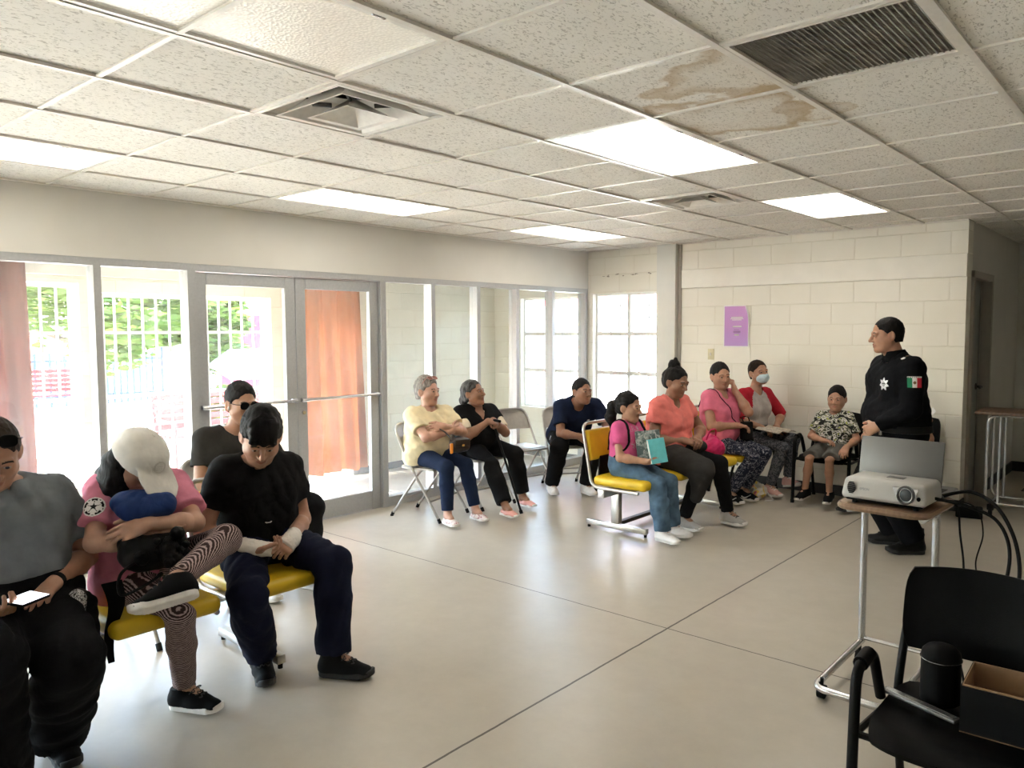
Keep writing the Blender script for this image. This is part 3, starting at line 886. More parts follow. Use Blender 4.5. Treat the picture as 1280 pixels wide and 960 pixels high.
# ------------------------------------------------------------------ ceiling fittings
def ceiling_light(i, j, mat, label, dim=False):
    x, y = GX0 + (i + 0.5) * TS, GY0 + (j + 1) * TS
    root = empty('ceiling_light', (x, y, CH))
    W, L = TS / 2 - 0.014, TS - 0.014
    f = MB(); t = 0.022
    f.ext((-W, -L, -0.004), (-W + t, L, 0.02)); f.ext((W - t, -L, -0.004), (W, L, 0.02))
    f.ext((-W + t, -L, -0.004), (W - t, -L + t, 0.02)); f.ext((-W + t, L - t, -0.004), (W - t, L, 0.02))
    f.ext((-W, -L, 0.02), (-W + 0.004, L, 0.1)); f.ext((W - 0.004, -L, 0.02), (W, L, 0.1)); f.ext((-W, -L, 0.02), (W, -L + 0.004, 0.1)); f.ext((-W, L - 0.004, 0.02), (W, L, 0.1)); f.ext((-W, -L, 0.1), (W, L, 0.104))
    f.build('frame', M['vent_white'], root)
    d = MB(); d.ext((-W + t, -L + t, 0.006), (W - t, L - t, 0.010)); d.build('diffuser', mat, root)
    for s_ in (-1, 1):
        l = MB(); l.rbox((W - 0.008, s_ * L * 0.55, -0.005), (0.012, 0.05, 0.006), 0.002, 1); l.build('latch', M['steel'], root)
    return tag(root, label, 'ceiling light', 'recessed ceiling lights')
LL = {(-5, -2): ('diffuser', 'long ceiling light at the glazed wall above the pink-shirted woman in the cap'),
      (-5, 2): ('diffuser', 'ceiling light at the glazed wall above the glass doors'),
      (-5, 6): ('diffuser', 'ceiling light nearest the corner of glazed wall and block wall'),
      (-1, -2): ('diffuser_dim', 'large dim prismatic ceiling light beside the nearer square vent'),
      (-1, 2): ('diffuser', 'bright ceiling light next to the brown water stain'),
      (-1, 6): ('diffuser', 'ceiling light close to the block wall beyond the farther vent'),
      (3, 2): ('diffuser_dim', 'ceiling light beyond the dark return grille'),
      (3, 6): ('diffuser_dim', 'ceiling light over the alcove beyond the wooden cart'),
      (3, -2): ('diffuser_dim', 'ceiling light behind the black chair')}
for (i, j), (m_, lab) in LL.items():
    if i < 3: ceiling_light(i, j, M[m_], lab)
    else: ceiling_light(i, j, M[m_], lab)

def ceiling_vent(i, j, label):
    x, y = GX0 + (i + 0.5) * TS, GY0 + (j + 0.5) * TS
    root = empty('ceiling_vent', (x, y, CH))
    W = TS / 2 - 0.013
    f = MB(); t = 0.018
    for s_ in (-1, 1):
        f.ext((s_ * (W - t / 2) - t / 2, -W, -0.008), (s_ * (W - t / 2) + t / 2, W, 0.006)); f.ext((-W + t, s_ * (W - t / 2) - t / 2, -0.008), (W - t, s_ * (W - t / 2) + t / 2, 0.006))
    f.build('frame', M['vent_white'], root)
    # sloping square throat up to the round duct
    h = MB()
    def ring(r, z, sq):
        out = []
        for k in range(32):
            a = 2 * PI * (k + 0.5) / 32
            c, s_ = math.cos(a), math.sin(a)
            q = 1 / max(abs(c), abs(s_))
            rr = r * (q * sq + (1 - sq))
            out.append((rr * c, rr * s_, z))
        return out
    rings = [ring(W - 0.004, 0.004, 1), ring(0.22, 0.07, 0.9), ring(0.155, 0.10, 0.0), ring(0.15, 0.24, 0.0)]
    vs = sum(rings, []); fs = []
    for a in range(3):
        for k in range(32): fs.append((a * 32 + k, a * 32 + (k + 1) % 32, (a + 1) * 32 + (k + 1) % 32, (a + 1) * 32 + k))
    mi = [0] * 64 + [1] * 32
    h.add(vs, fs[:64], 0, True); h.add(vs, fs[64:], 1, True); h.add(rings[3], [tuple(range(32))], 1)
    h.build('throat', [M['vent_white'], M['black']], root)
    def pyr(r, z0, r2, z1, name, solid):
        p = MB()
        a = [(-r, -r, z0), (r, -r, z0), (r, r, z0), (-r, r, z0)]; b_ = [(-r2, -r2, z1), (r2, -r2, z1), (r2, r2, z1), (-r2, r2, z1)]
        p.add(a + b_, [(0, 1, 5, 4), (1, 2, 6, 5), (2, 3, 7, 6), (3, 0, 4, 7)] + ([(4, 5, 6, 7)] if solid else []))
        e = 0.018
        c = [(-r - e, -r - e, z0 - 0.004), (r + e, -r - e, z0 - 0.004), (r + e, r + e, z0 - 0.004), (-r - e, r + e, z0 - 0.004)]
        p.add(a + c, [(0, 1, 5, 4), (1, 2, 6, 5), (2, 3, 7, 6), (3, 0, 4, 7)])
        return p.build(name, M['vent_white'], root)
    pyr(0.215, -0.012, 0.125, 0.065, 'outer_cone', False)
    pyr(0.120, -0.020, 0.012, 0.055, 'centre_cone', True)
    for k in range(4):
        a = k * PI / 2 + PI / 4
        b_ = MB(); b_.tube([(0.09 * math.cos(a), 0.09 * math.sin(a), 0.03), (0.17 * math.cos(a), 0.17 * math.sin(a), 0.035)], 0.010, 6); b_.tube([(0.17 * math.cos(a), 0.17 * math.sin(a), 0.035), (0.21 * math.cos(a), 0.21 * math.sin(a), 0.08)], 0.006, 6)
        b_.build('bracket', M['dark_plenum'], root)
    return tag(root, label, 'ceiling vent', 'square ceiling vents')
ceiling_vent(-2, 0, 'square white ceiling vent beside the large prismatic light, nearer one')
ceiling_vent(-2, 5, 'square white ceiling vent farther off, beyond the bright ceiling light')

gr = empty('return_air_grille', (GX0 + 1.5 * TS, GY0 + 1.5 * TS, CH))
W = TS / 2 - 0.012
f = MB(); t = 0.016
for s_ in (-1, 1):
    f.ext((s_ * (W - t / 2) - t / 2, -W, -0.006), (s_ * (W - t / 2) + t / 2, W, 0.006)); f.ext((-W + t, s_ * (W - t / 2) - t / 2, -0.006), (W - t, s_ * (W - t / 2) + t / 2, 0.006))
f.build('frame', M['tbar'], gr)
f = MB()
gm = simple('dusty_grille_bars', (0.30, 0.275, 0.24), 0.7, var=0.3, nscale=8, bmp=0.05)
for k in range(30):
    x = -W + t + (2 * W - 2 * t) * (k + 0.5) / 30
    f.box((x, 0, 0.005), (0.011, 2 * W - 2 * t, 0.003), Matrix.Rotation(0.6, 3, 'Y'))
for k in range(40):
    y = -W + t + (2 * W - 2 * t) * (k + 0.5) / 40
    f.ext((-W + t, y - 0.002, 0.004), (W - t, y + 0.002, 0.007))
f.build('louvre_panel', gm, gr)
f = MB(); f.ext((-W, -W, 0.02), (W, W, 0.24));
f.build('plenum', M['dark_plenum'], gr)
tag(gr, 'dark dusty return-air grille in the ceiling beside the water stain', 'ceiling grille')

# ------------------------------------------------------------------ things on the block wall
po = empty('poster', (-3.555, YB - 0.004, 1.63))
def poster_mat():
    m, nt, b = new_mat('purple_poster_print')
    t = N(nt, 'ShaderNodeTexCoord'); sx = N(nt, 'ShaderNodeSeparateXYZ'); nt.links.new(t.outputs['Object'], sx.inputs[0])
    mr = N(nt, 'ShaderNodeMapRange'); mr.inputs['From Min'].default_value = -0.22; mr.inputs['From Max'].default_value = 0.22
    nt.links.new(sx.outputs['Z'], mr.inputs[0])
    nt.links.new(ramp(nt, mr.outputs[0], [(0, (0.42, 0.24, 0.60)), (0.5, (0.52, 0.24, 0.60)), (1, (0.56, 0.26, 0.62))]), b.inputs['Base Color'])
    b.inputs['Roughness'].default_value = 0.3
    return m
pm = poster_mat()
paper = simple('white_paper', (0.86, 0.84, 0.82), 0.6, var=0.02, bmp=0)
def pfn(w, h, off):
    def fn(u, v):
        x = -w / 2 + w * u; z = -h / 2 + h * v
        if v > 0.6 and u > 0.75: x -= 0.035 * ((v - 0.6) / 0.4) ** 2 * ((u - 0.75) / 0.25)
        y = -0.004 - 0.03 * max(0, u - 0.6) ** 1.5 - off
        return (x, y, z)
    return fn
f = MB(); f.shell(pfn(0.285, 0.435, 0), 10, 10, 0.0008); f.build('sheet', paper, po)
f = MB(); f.shell(pfn(0.262, 0.410, 0.0012), 10, 10, 0.0006); f.build('print', pm, po)
f = MB()
pf = pfn(0.262, 0.410, 0.0024)
for (u0, u1, v, h) in ((0.28, 0.78, 0.72, 0.010), (0.25, 0.80, 0.685, 0.007), (0.32, 0.72, 0.655, 0.006), (0.35, 0.72, 0.49, 0.013), (0.42, 0.62, 0.28, 0.014)):
    a, b_ = Vector(pf(u0, v)), Vector(pf(u1, v))
    f.add([a + V(0, 0, -h / 2), b_ + V(0, 0, -h / 2), b_ + V(0, 0, h / 2), a + V(0, 0, h / 2)], [(0, 1, 2, 3)])
for (u0, u1, v, h) in ((0.38, 0.68, 0.355, 0.022), (0.40, 0.62, 0.41, 0.006)):
    a, b_ = Vector(pf(u0, v)), Vector(pf(u1, v))
    f.add([a + V(0, 0, -h / 2), b_ + V(0, 0, -h / 2), b_ + V(0, 0, h / 2), a + V(0, 0, h / 2)], [(0, 1, 2, 3)], 1)
f.build('print_lines', [paper, simple('dark_violet_ink', (0.22, 0.08, 0.28), 0.5, bmp=0)], po)
tag(po, 'purple poster with a white border and curling corner on the block wall', 'poster')
sw = empty('light_switch', (-3.838, YB, 1.335))
f = MB(); f.rbox((0, -0.004, 0), (0.07, 0.008, 0.115), 0.003, 2); f.build('plate', simple('ivory_plastic', (0.62, 0.56, 0.36), 0.4, bmp=0), sw)
f = MB(); f.box((0, -0.012, 0), (0.011, 0.018, 0.024), Matrix.Rotation(0.35, 3, 'X')); f.build('toggle', M['white_frame'], sw)
tag(sw, 'ivory light switch on the block wall under the purple poster', 'light switch')

# ------------------------------------------------------------------ furniture
M['yellow'] = simple('yellow_vinyl', (0.72, 0.47, 0.015), 0.4, var=0.06, nscale=10, bmp=0.1, bscale=150)
M['chair_tube'] = simple('satin_chair_tube', (0.55, 0.53, 0.50), 0.3, 0.8, var=0.06, bmp=0.02)
M['fold_grey'] = simple('grey_enamel_folding_chair', (0.40, 0.375, 0.34), 0.35, 0.25, var=0.06, bmp=0.03)
M['black_plastic'] = simple('black_plastic', (0.0025, 0.0025, 0.0027), 0.55, var=0.1, bmp=0.12, bscale=220, spec=0.12)
M['black_tube'] = simple('black_painted_tube', (0.0025, 0.0025, 0.0027), 0.45, var=0.1, bmp=0, spec=0.2)
M['rubber'] = simple('black_rubber', (0.006, 0.006, 0.006), 0.7, bmp=0, spec=0.2)
M['wood_top'] = wood_mat('walnut_laminate', (0.225, 0.138, 0.084), (0.255, 0.16, 0.098), sc=14.0)
M['wood_dark'] = wood_mat('dark_walnut_laminate', (0.09, 0.05, 0.03), (0.13, 0.075, 0.045))

def bench_seating(origin, pitch, n, feet, label, rail=True):
    """tandem seating: steel T feet, one beam, n yellow padded seats facing +x"""
    root = wroot('tandem_bench', origin)
    x0, y0, _ = origin
    ya, yb = y0, y0 + pitch * (n - 1)
    b = MB(); b.rbox((x0 + 0.02, (ya + yb) / 2, 0.345), (0.06, yb - ya + 0.5, 0.06), 0.006, 2); b.build('beam', M['chair_tube'], root)
    if rail:
        b = MB(); b.rbox((x0 - 0.02, (min(feet) + max(feet)) / 2, 0.055), (0.045, max(feet) - min(feet), 0.03), 0.004, 1)
        b.build('floor_rail', M['dark_plenum'], root)
    for yf in feet:
        f = MB(); f.rbox((x0, yf, 0.045), (0.56, 0.045, 0.045), 0.006, 2); f.rbox((x0, yf, 0.2), (0.075, 0.05, 0.26), 0.006, 2)
        f.rbox((x0 + 0.02, yf, 0.385), (0.26, 0.06, 0.02), 0.004, 1)
        ft = f.build('foot', M['chair_tube'], root); wchild(ft)
        for s_ in (-1, 1):
            g = MB(); g.cyl((x0 + s_ * 0.265, yf, 0.0), (x0 + s_ * 0.265, yf, 0.03), 0.012, 12); g.build('foot_pad', M['rubber'], ft)
    for k in range(n):
        y = y0 + pitch * k
        sx = x0 + 0.16
        s_ = MB(); s_.rbox((sx, y, 0.435), (0.47, 0.45, 0.075), 0.032, 5); s_.build('seat_cushion', M['yellow'], root)
        R_ = Matrix.Rotation(math.radians(-9), 3, 'Y')
        s_ = MB(); s_.rbox((x0 - 0.135, y, 0.70), (0.05, 0.42, 0.24), 0.022, 5, R_); s_.build('backrest', M['yellow'], root)
        t = MB()
        h = 0.225
        pts = fillet([(x0 + 0.34, y - h, 0.385), (x0 - 0.08, y - h, 0.385), (x0 - 0.17, y - h, 0.868), (x0 - 0.17, y + h, 0.868), (x0 - 0.08, y + h, 0.385), (x0 + 0.34, y + h, 0.385)], 0.07, 6)
        t.tube(pts, 0.0125, 10); t.tube([(x0 + 0.1, y - h, 0.385), (x0 + 0.1, y + h, 0.385)], 0.011, 8); t.tube([(x0 + 0.25, y - h, 0.385), (x0 + 0.25, y + h, 0.385)], 0.011, 8)
        t.build('seat_frame', M['chair_tube'], root)
        p = MB(); p.rbox((x0 - 0.10, y, 0.53), (0.02, 0.2, 0.16), 0.006, 2); p.build('back_bracket', M['black_plastic'], root)
    return tag(root, label, 'bench', 'yellow tandem benches')
bench_seating((-3.37, 5.10, 0), 0.555, 4, (5.10, 6.37), 'yellow padded tandem bench the girl with the books sits on')
bench_seating((-3.46, 0.26, 0), 0.57, 4, (0.45, 1.97), 'yellow padded tandem bench under the bandaged young man', False)

def folding_chair():
    """steel folding chair facing +x, seat at 0.44"""
    root = empty('folding_chair')
    w = 0.215
    f = MB()
    # front legs run up to become the sides and arch of the back
    pts = fillet([(0.27, -w, 0.012), (-0.06, -w + 0.008, 0.50), (-0.21, -w + 0.012, 0.80), (-0.21, w - 0.012, 0.80), (-0.06, w - 0.008, 0.50), (0.27, w, 0.012)], 0.11, 8)
    f.tube(pts, 0.0115, 10)
    f.build('front_frame', M['fold_grey'], root)
    f = MB()
    pts = fillet([(-0.25, -w + 0.03, 0.012), (0.06, -w + 0.03, 0.425), (0.06, w - 0.03, 0.425), (-0.25, w - 0.03, 0.012)], 0.05, 5)
    f.tube(pts, 0.0105, 10); f.build('rear_frame', M['fold_grey'], root)
    for (x, z, ww) in ((0.165, 0.17, w), (-0.135, 0.165, w - 0.03)):
        s_ = MB(); s_.tube([(x, -ww, z), (x, ww, z)], 0.008, 8); s_.build('stretcher', M['fold_grey'], root)
    s_ = MB()
    out = []
    for k in range(40):
        a = 2 * PI * k / 40; c, q = math.cos(a), math.sin(a)
        e = 0.42
        out.append((0.02 + 0.205 * math.copysign(abs(c) ** e, c), 0.198 * math.copysign(abs(q) ** e, q) * (1 + 0.08 * c)))
    s_.prism(out, 0.425, 0.443); s_.rbox((0.02, 0, 0.444), (0.33, 0.32, 0.012), 0.006, 2); s_.build('seat', M['fold_grey'], root)
    s_ = MB()
    def bf(u, v):
        y = -0.2 + 0.4 * u; z = 0.60 + 0.195 * v
        arch = 1 - max(0, abs(y) - 0.10) ** 2 * 14 * (v ** 2)
        z = 0.60 + 0.195 * v * arch
        x = -0.075 - (z - 0.5) * 0.48 - 0.03 * (1 - (y / 0.2) ** 2)
        return (x, y, z)
    s_.shell(bf, 16, 8, 0.006); s_.build('backrest', M['fold_grey'], root)
    for s1 in (-1, 1):
        for (x, ww) in ((0.274, w), (-0.254, w - 0.03)):
            c = MB(); c.cyl((x, s1 * ww, 0.0), (x - (0.018 if x > 0 else -0.018), s1 * ww, 0.035), 0.015, 10); c.build('foot_cap', M['rubber'], root)
        b = MB(); b.tube([(-0.075, s1 * (w - 0.006), 0.53), (-0.02, s1 * (w - 0.018), 0.43)], 0.006, 6); b.build('side_link', M['fold_grey'], root)
    return root
fc = folding_chair()
FC = [(-4.94, 4.53, 12, 'grey steel folding chair under the woman in the yellow shirt'),
      (-4.92, 5.13, 0, 'grey steel folding chair under the woman with the cane'),
      (-4.98, 5.83, -12, 'empty grey steel folding chair between the cane woman and the navy polo man'),
      (-4.74, 6.26, -35, 'grey steel folding chair under the man in the navy polo'),
      (-4.45, 2.42, 8, 'folding chair under the man in sunglasses'),
      (-4.10, 1.90, 0, 'empty folding chair behind the white cap, beside the man in sunglasses')]
for k, (x, y, a, lab) in enumerate(FC):
    o = fc if k == 0 else copy_tree(fc)
    o.location = (x, y, 0); o.rotation_euler = (0, 0, math.radians(a))
    tag(o, lab, 'folding chair', 'steel folding chairs')

def arm_chair():
    """black plastic and tube chair with loop arms, facing +x"""
    root = empty('stacking_chair')
    w = 0.245
    for s_ in (-1, 1):
        f = MB()
        f.tube(fillet([(0.235, s_ * w, 0.012), (0.215, s_ * w, 0.40), (0.20, s_ * w, 0.60), (0.05, s_ * w, 0.615), (-0.02, s_ * (w - 0.008), 0.44)], 0.06, 6), 0.016, 10, flat=1.0)
        f.build('front_leg', M['black_tube'], root)
        f = MB(); f.tube(fillet([(-0.25, s_ * (w - 0.02), 0.012), (-0.155, s_ * (w - 0.02), 0.40), (-0.20, s_ * (w - 0.03), 0.60), (-0.25, s_ * (w - 0.05), 0.78)], 0.08, 5), 0.0135, 10); f.build('rear_leg', M['black_tube'], root)
        f = MB(); f.tube([(0.165, s_ * w, 0.603), (0.085, s_ * w, 0.611)], 0.022, 12); f.build('arm_sleeve', M['black_plastic'], root)
    f = MB(); f.tube([(0.2, -w, 0.405), (0.2, w, 0.405)], 0.011, 8); f.tube([(-0.15, -w + 0.02, 0.395), (-0.15, w - 0.02, 0.395)], 0.011, 8)
    for s_ in (-1, 1): f.tube([(0.215, s_ * w, 0.405), (-0.155, s_ * (w - 0.02), 0.395)], 0.011, 8)
    f.build('seat_frame', M['black_tube'], root)
    s_ = MB()
    def sf(u, v):
        a = -1 + 2 * u; b_ = -1 + 2 * v
        k = 1 - 0.10 * max(0, abs(b_) - 0.5) * abs(a) ** 3
        x = 0.015 + 0.235 * a * (1 - 0.12 * abs(b_) ** 4); y = 0.222 * b_ * (1 - 0.12 * abs(a) ** 4)
        z = 0.432 - 0.020 * (1 - a * a) * (1 - b_ * b_) - 0.03 * max(0, a - 0.6) ** 2 / 0.16
        return (x, y, z)
    s_.shell(sf, 16, 16, 0.018); s_.build('seat', M['black_plastic'], root)
    s_ = MB()
    def bf(u, v):
        a = -1 + 2 * u
        zt = 0.56 + 0.25 * v
        y = 0.225 * a * (1 - 0.10 * abs(2 * v - 1) ** 4)
        z = zt + (0.015 * (1 - a * a) if v > 0.5 else -0.01 * (1 - a * a))
        x = -0.185 - (z - 0.58) * 0.24 - 0.035 * (1 - a * a)
        return (x, y, z)
    s_.shell(bf, 18, 10, 0.016); s_.build('backrest', M['black_plastic'], root)
    for s1 in (-1, 1):
        for (x, ww) in ((0.236, w), (-0.252, w - 0.02)):
            c = MB(); c.cyl((x, s1 * ww, 0.0), (x, s1 * ww, 0.03), 0.018, 10); c.build('foot_cap', M['rubber'], root)
    return root
ac = arm_chair()
AC = [(-0.455, 2.53, -90, 'black plastic armchair with the cardboard box on its seat, nearest the camera'),
      (-2.47, 7.26, -90, 'black armchair against the block wall under the boy in camouflage'),
      (-1.84, 7.28, -90, 'black armchair behind the officer, against the block wall'),
      (-3.29, 7.22, 0, 'black armchair under the woman in the face mask')]
for k, (x, y, a, lab) in enumerate(AC):
    o = ac if k == 0 else copy_tree(ac)
    o.location = (x, y, 0); o.rotation_euler = (0, 0, math.radians(a))
    tag(o, lab, 'chair', 'black armchairs')

def tube_table(loc, rz, W, D, Hh, top_mat, label, name, cat):
    """narrow wheeled table: C-shaped chrome legs at the back edge, feet running forward (-y)"""
    root = empty(name, loc, rz)
    t = MB()
    out = []
    r = 0.07
    for (cx, cy, a0) in ((W / 2 - r, D / 2 - r, 0), (-W / 2 + r, D / 2 - r, 90), (-W / 2 + r, -D / 2 + r, 180), (W / 2 - r, -D / 2 + r, 270)):
        for q in range(7):
            a = math.radians(a0 + 15 * q); out.append((cx + r * math.cos(a), cy + r * math.sin(a)))
    t.prism(out, Hh - 0.028, Hh); t.build('table_top', top_mat, root)
    e = MB(); e.tube([(x * 1.001, y * 1.001, Hh - 0.014) for x, y in out], 0.0145, 6, closed=True); e.build('edge_band', top_mat, root)
    lx = W / 2 - 0.03
    for s_ in (-1, 1):
        f = MB()
        f.tube(fillet([(s_ * lx, -D * 0.32, Hh - 0.04), (s_ * lx, 0.05, Hh - 0.04), (s_ * lx, 0.05, 0.10)], 0.05, 6), 0.0165, 12); f.build('leg', M['steel'], root)
    f = MB(); f.tube(fillet([(-lx, 0.06, 0.10), (-lx - 0.0, -0.50, 0.055), (lx, -0.50, 0.055), (lx, 0.06, 0.10)], 0.06, 7), 0.0155, 12); f.build('foot_frame', M['steel'], root)
    f = MB(); f.tube([(-lx, 0.05, 0.115), (lx, 0.05, 0.115)], 0.010, 8); f.build('crossbar', M['steel'], root)
    for (x, y) in ((-lx, 0.03), (lx, 0.03), (-lx + 0.02, -0.46), (lx - 0.02, -0.46)):
        c = MB(); c.cyl((x - 0.014, y, 0.027), (x + 0.014, y, 0.027), 0.027, 16); c.tube([(x, y, 0.05), (x, y, 0.09)], 0.008, 8); c.rbox((x, y, 0.05), (0.04, 0.03, 0.015), 0.005, 2); c.build('caster', M['rubber'], root)
    return tag(root, label, cat)
tube_table((-0.985, 3.79, 0), math.radians(-3), 0.37, 0.46, 0.815, M['wood_top'], 'narrow wheeled table with a wood top carrying the projector', 'projector_table', 'table')

# long cart in the alcove
ca = empty('cart', (-0.86, 7.78, 0), math.radians(2))
f = MB(); f.rbox((0, 0, 0.882), (1.02, 0.50, 0.026), 0.008, 2); f.build('table_top', M['wood_dark'], ca)
for s_ in (-1, 1):
    f = MB(); y = s_ * 0.17
    f.tube(fillet([(0.43, y, 0.86), (-0.42, y, 0.86), (-0.42, y, 0.11), (0.43, y, 0.11), (0.43, y, 0.86)], 0.08, 7), 0.013, 10); f.build('side_frame', M['steel'], ca)
    f = MB(); f.tube([(-0.33, y, 0.86), (-0.33, y, 0.11)], 0.011, 10); f.build('upright', M['steel'], ca)
for x in (-0.38, 0.40):
    f = MB(); f.tube([(x, -0.17, 0.11), (x, 0.17, 0.11)], 0.010, 8); f.build('crossbar', M['steel'], ca)
    for y in (-0.17, 0.17):
        f = MB(); f.cyl((x - 0.013, y, 0.032), (x + 0.013, y, 0.032), 0.032, 14); f.rbox((x, y, 0.075), (0.05, 0.03, 0.05), 0.006, 2); f.build('caster', M['rubber'], ca)
tag(ca, 'chrome-tube cart with a dark wood top in the alcove beside the grey door', 'cart')

# ------------------------------------------------------------------ on the projector table
TZ = 0.815
lp = empty('laptop', (-1.005, 3.915, TZ), math.radians(-3))
sil = simple('silver_laptop_shell', (0.17, 0.165, 0.16), 0.4, 0.5, var=0.02, bmp=0)
f = MB(); f.rbox((0, 0.135, 0.011), (0.365, 0.245, 0.02), 0.006, 2); f.build('base', sil, lp)
f = MB(); f.ext((-0.160, 0.06, 0.0212), (0.160, 0.17, 0.0225)); f.build('keyboard', M['black_plastic'], lp)
R_ = Matrix.Rotation(math.radians(-9), 3, 'X')
f = MB(); f.rbox((0, 0.028 - 0.03, 0.143), (0.365, 0.010, 0.245), 0.004, 2, R_); f.build('lid', sil, lp)
f = MB(); f.box((0, 0.035 - 0.03, 0.144), (0.34, 0.003, 0.215), R_); f.build('screen', M['black'], lp)
f = MB(); f.tube([(-0.15, 0.012, 0.022), (0.15, 0.012, 0.022)], 0.008, 8); f.build('hinge', M['black_plastic'], lp)
tag(lp, 'open silver laptop behind the projector, lid toward the camera', 'laptop')

pj = empty('projector', (-0.985, 3.70, TZ), math.radians(-3))
pw = simple('white_projector_shell', (0.46, 0.445, 0.425), 0.35, var=0.02, bmp=0)
bm = bmesh.new()
bmesh.ops.create_cube(bm, size=1.0)
for v in bm.verts:
    v.co = Vector((v.co.x * 0.45, v.co.y * 0.285, v.co.z * 0.10))
    if v.co.z > 0: v.co.x *= 0.95; v.co.y = v.co.y * 0.86 + 0.012
bmesh.ops.bevel(bm, geom=list(bm.edges), offset=0.024, segments=5, profile=0.5, affect='EDGES')
f = MB(); f.bm(bm, (0, 0, 0.075)); f.build('housing', pw, pj)
f = MB(); f.rbox((0, 0.0, 0.025), (0.40, 0.24, 0.02), 0.006, 2); f.build('base_plate', M['black_plastic'], pj)
for (x, y) in ((-0.16, -0.09), (0.16, -0.09), (0.0, 0.1)):
    f = MB(); f.cyl((x, y, 0), (x, y, 0.02), 0.014, 12); f.build('foot', M['rubber'], pj)
yf = -0.137
Rx = Matrix.Rotation(PI / 2, 3, 'X')
f = MB(); f.prism([(0.045, 0.108), (0.175, 0.108), (0.150, 0.045), (0.128, 0.032), (0.092, 0.032), (0.07, 0.045)], 0.0, 0.012, Rx, (0.01, yf + 0.010, 0)); f.build('lens_surround', M['steel'], pj)
lr = MB(); lr.lathe([(0.044, 0), (0.044, 0.018), (0.037, 0.022), (0.034, 0.008), (0.034, 0.004)], (0.122, yf + 0.006, 0.075), 32, Rx); lo = lr.build('lens_ring', M['dark_plenum'], pj)
f = MB(); f.lathe([(0.034, 0.004), (0.026, 0.012), (0.012, 0.016), (0.001, 0.017)], (0.122, yf + 0.006, 0.075), 32, Rx)
f.build('lens', simple('coated_lens_glass', (0.10, 0.11, 0.12), 0.06, 0.4, bmp=0), lo)
f = MB()
for k in range(9):
    z = 0.052 + k * 0.0065; hw = 0.021 * math.sqrt(max(0.05, 1 - ((k - 4) / 4.8) ** 2))
    f.box((-0.165, yf + 0.004, z), (2 * hw, 0.010, 0.0035))
f.build('vent_slots', M['black_plastic'], pj)
f = MB(); f.lathe([(0.010, 0), (0.010, 0.006), (0.006, 0.008)], (0.185, yf + 0.008, 0.062), 16, Rx); f.build('infrared_window', M['black_plastic'], pj)
tm = text_mesh('EPSON', 0.017)
to = link_mesh('lettering', tm, simple('grey_print', (0.25, 0.25, 0.27), 0.5, bmp=0), pj)
to.location = (-0.092, yf - 0.0035 + 0.002, 0.078); to.rotation_euler = (math.radians(86), 0, 0)
f = MB(); f.rbox((0.02, 0.02, 0.127), (0.09, 0.05, 0.003), 0.001, 1); f.build('control_panel', sil, pj)
pj.scale = (0.80, 0.86, 0.92)
tag(pj, 'white projector with a round lens on the wooden table', 'projector')

def cable(pts, r, label, n=10):
    m_ = MB(); m_.tube(smooth_path(pts, n), r, 8)
    return single('cable', m_, M['rubber'], label, 'cable', group='cables at the projector table')
# ------------------------------------------------------------------ soft bodies: signed distance fields meshed with surface nets
def A(*a): return np.array(a, float)
def nrm(v):
    v = np.asarray(v, float); return v / max(1e-9, np.linalg.norm(v))

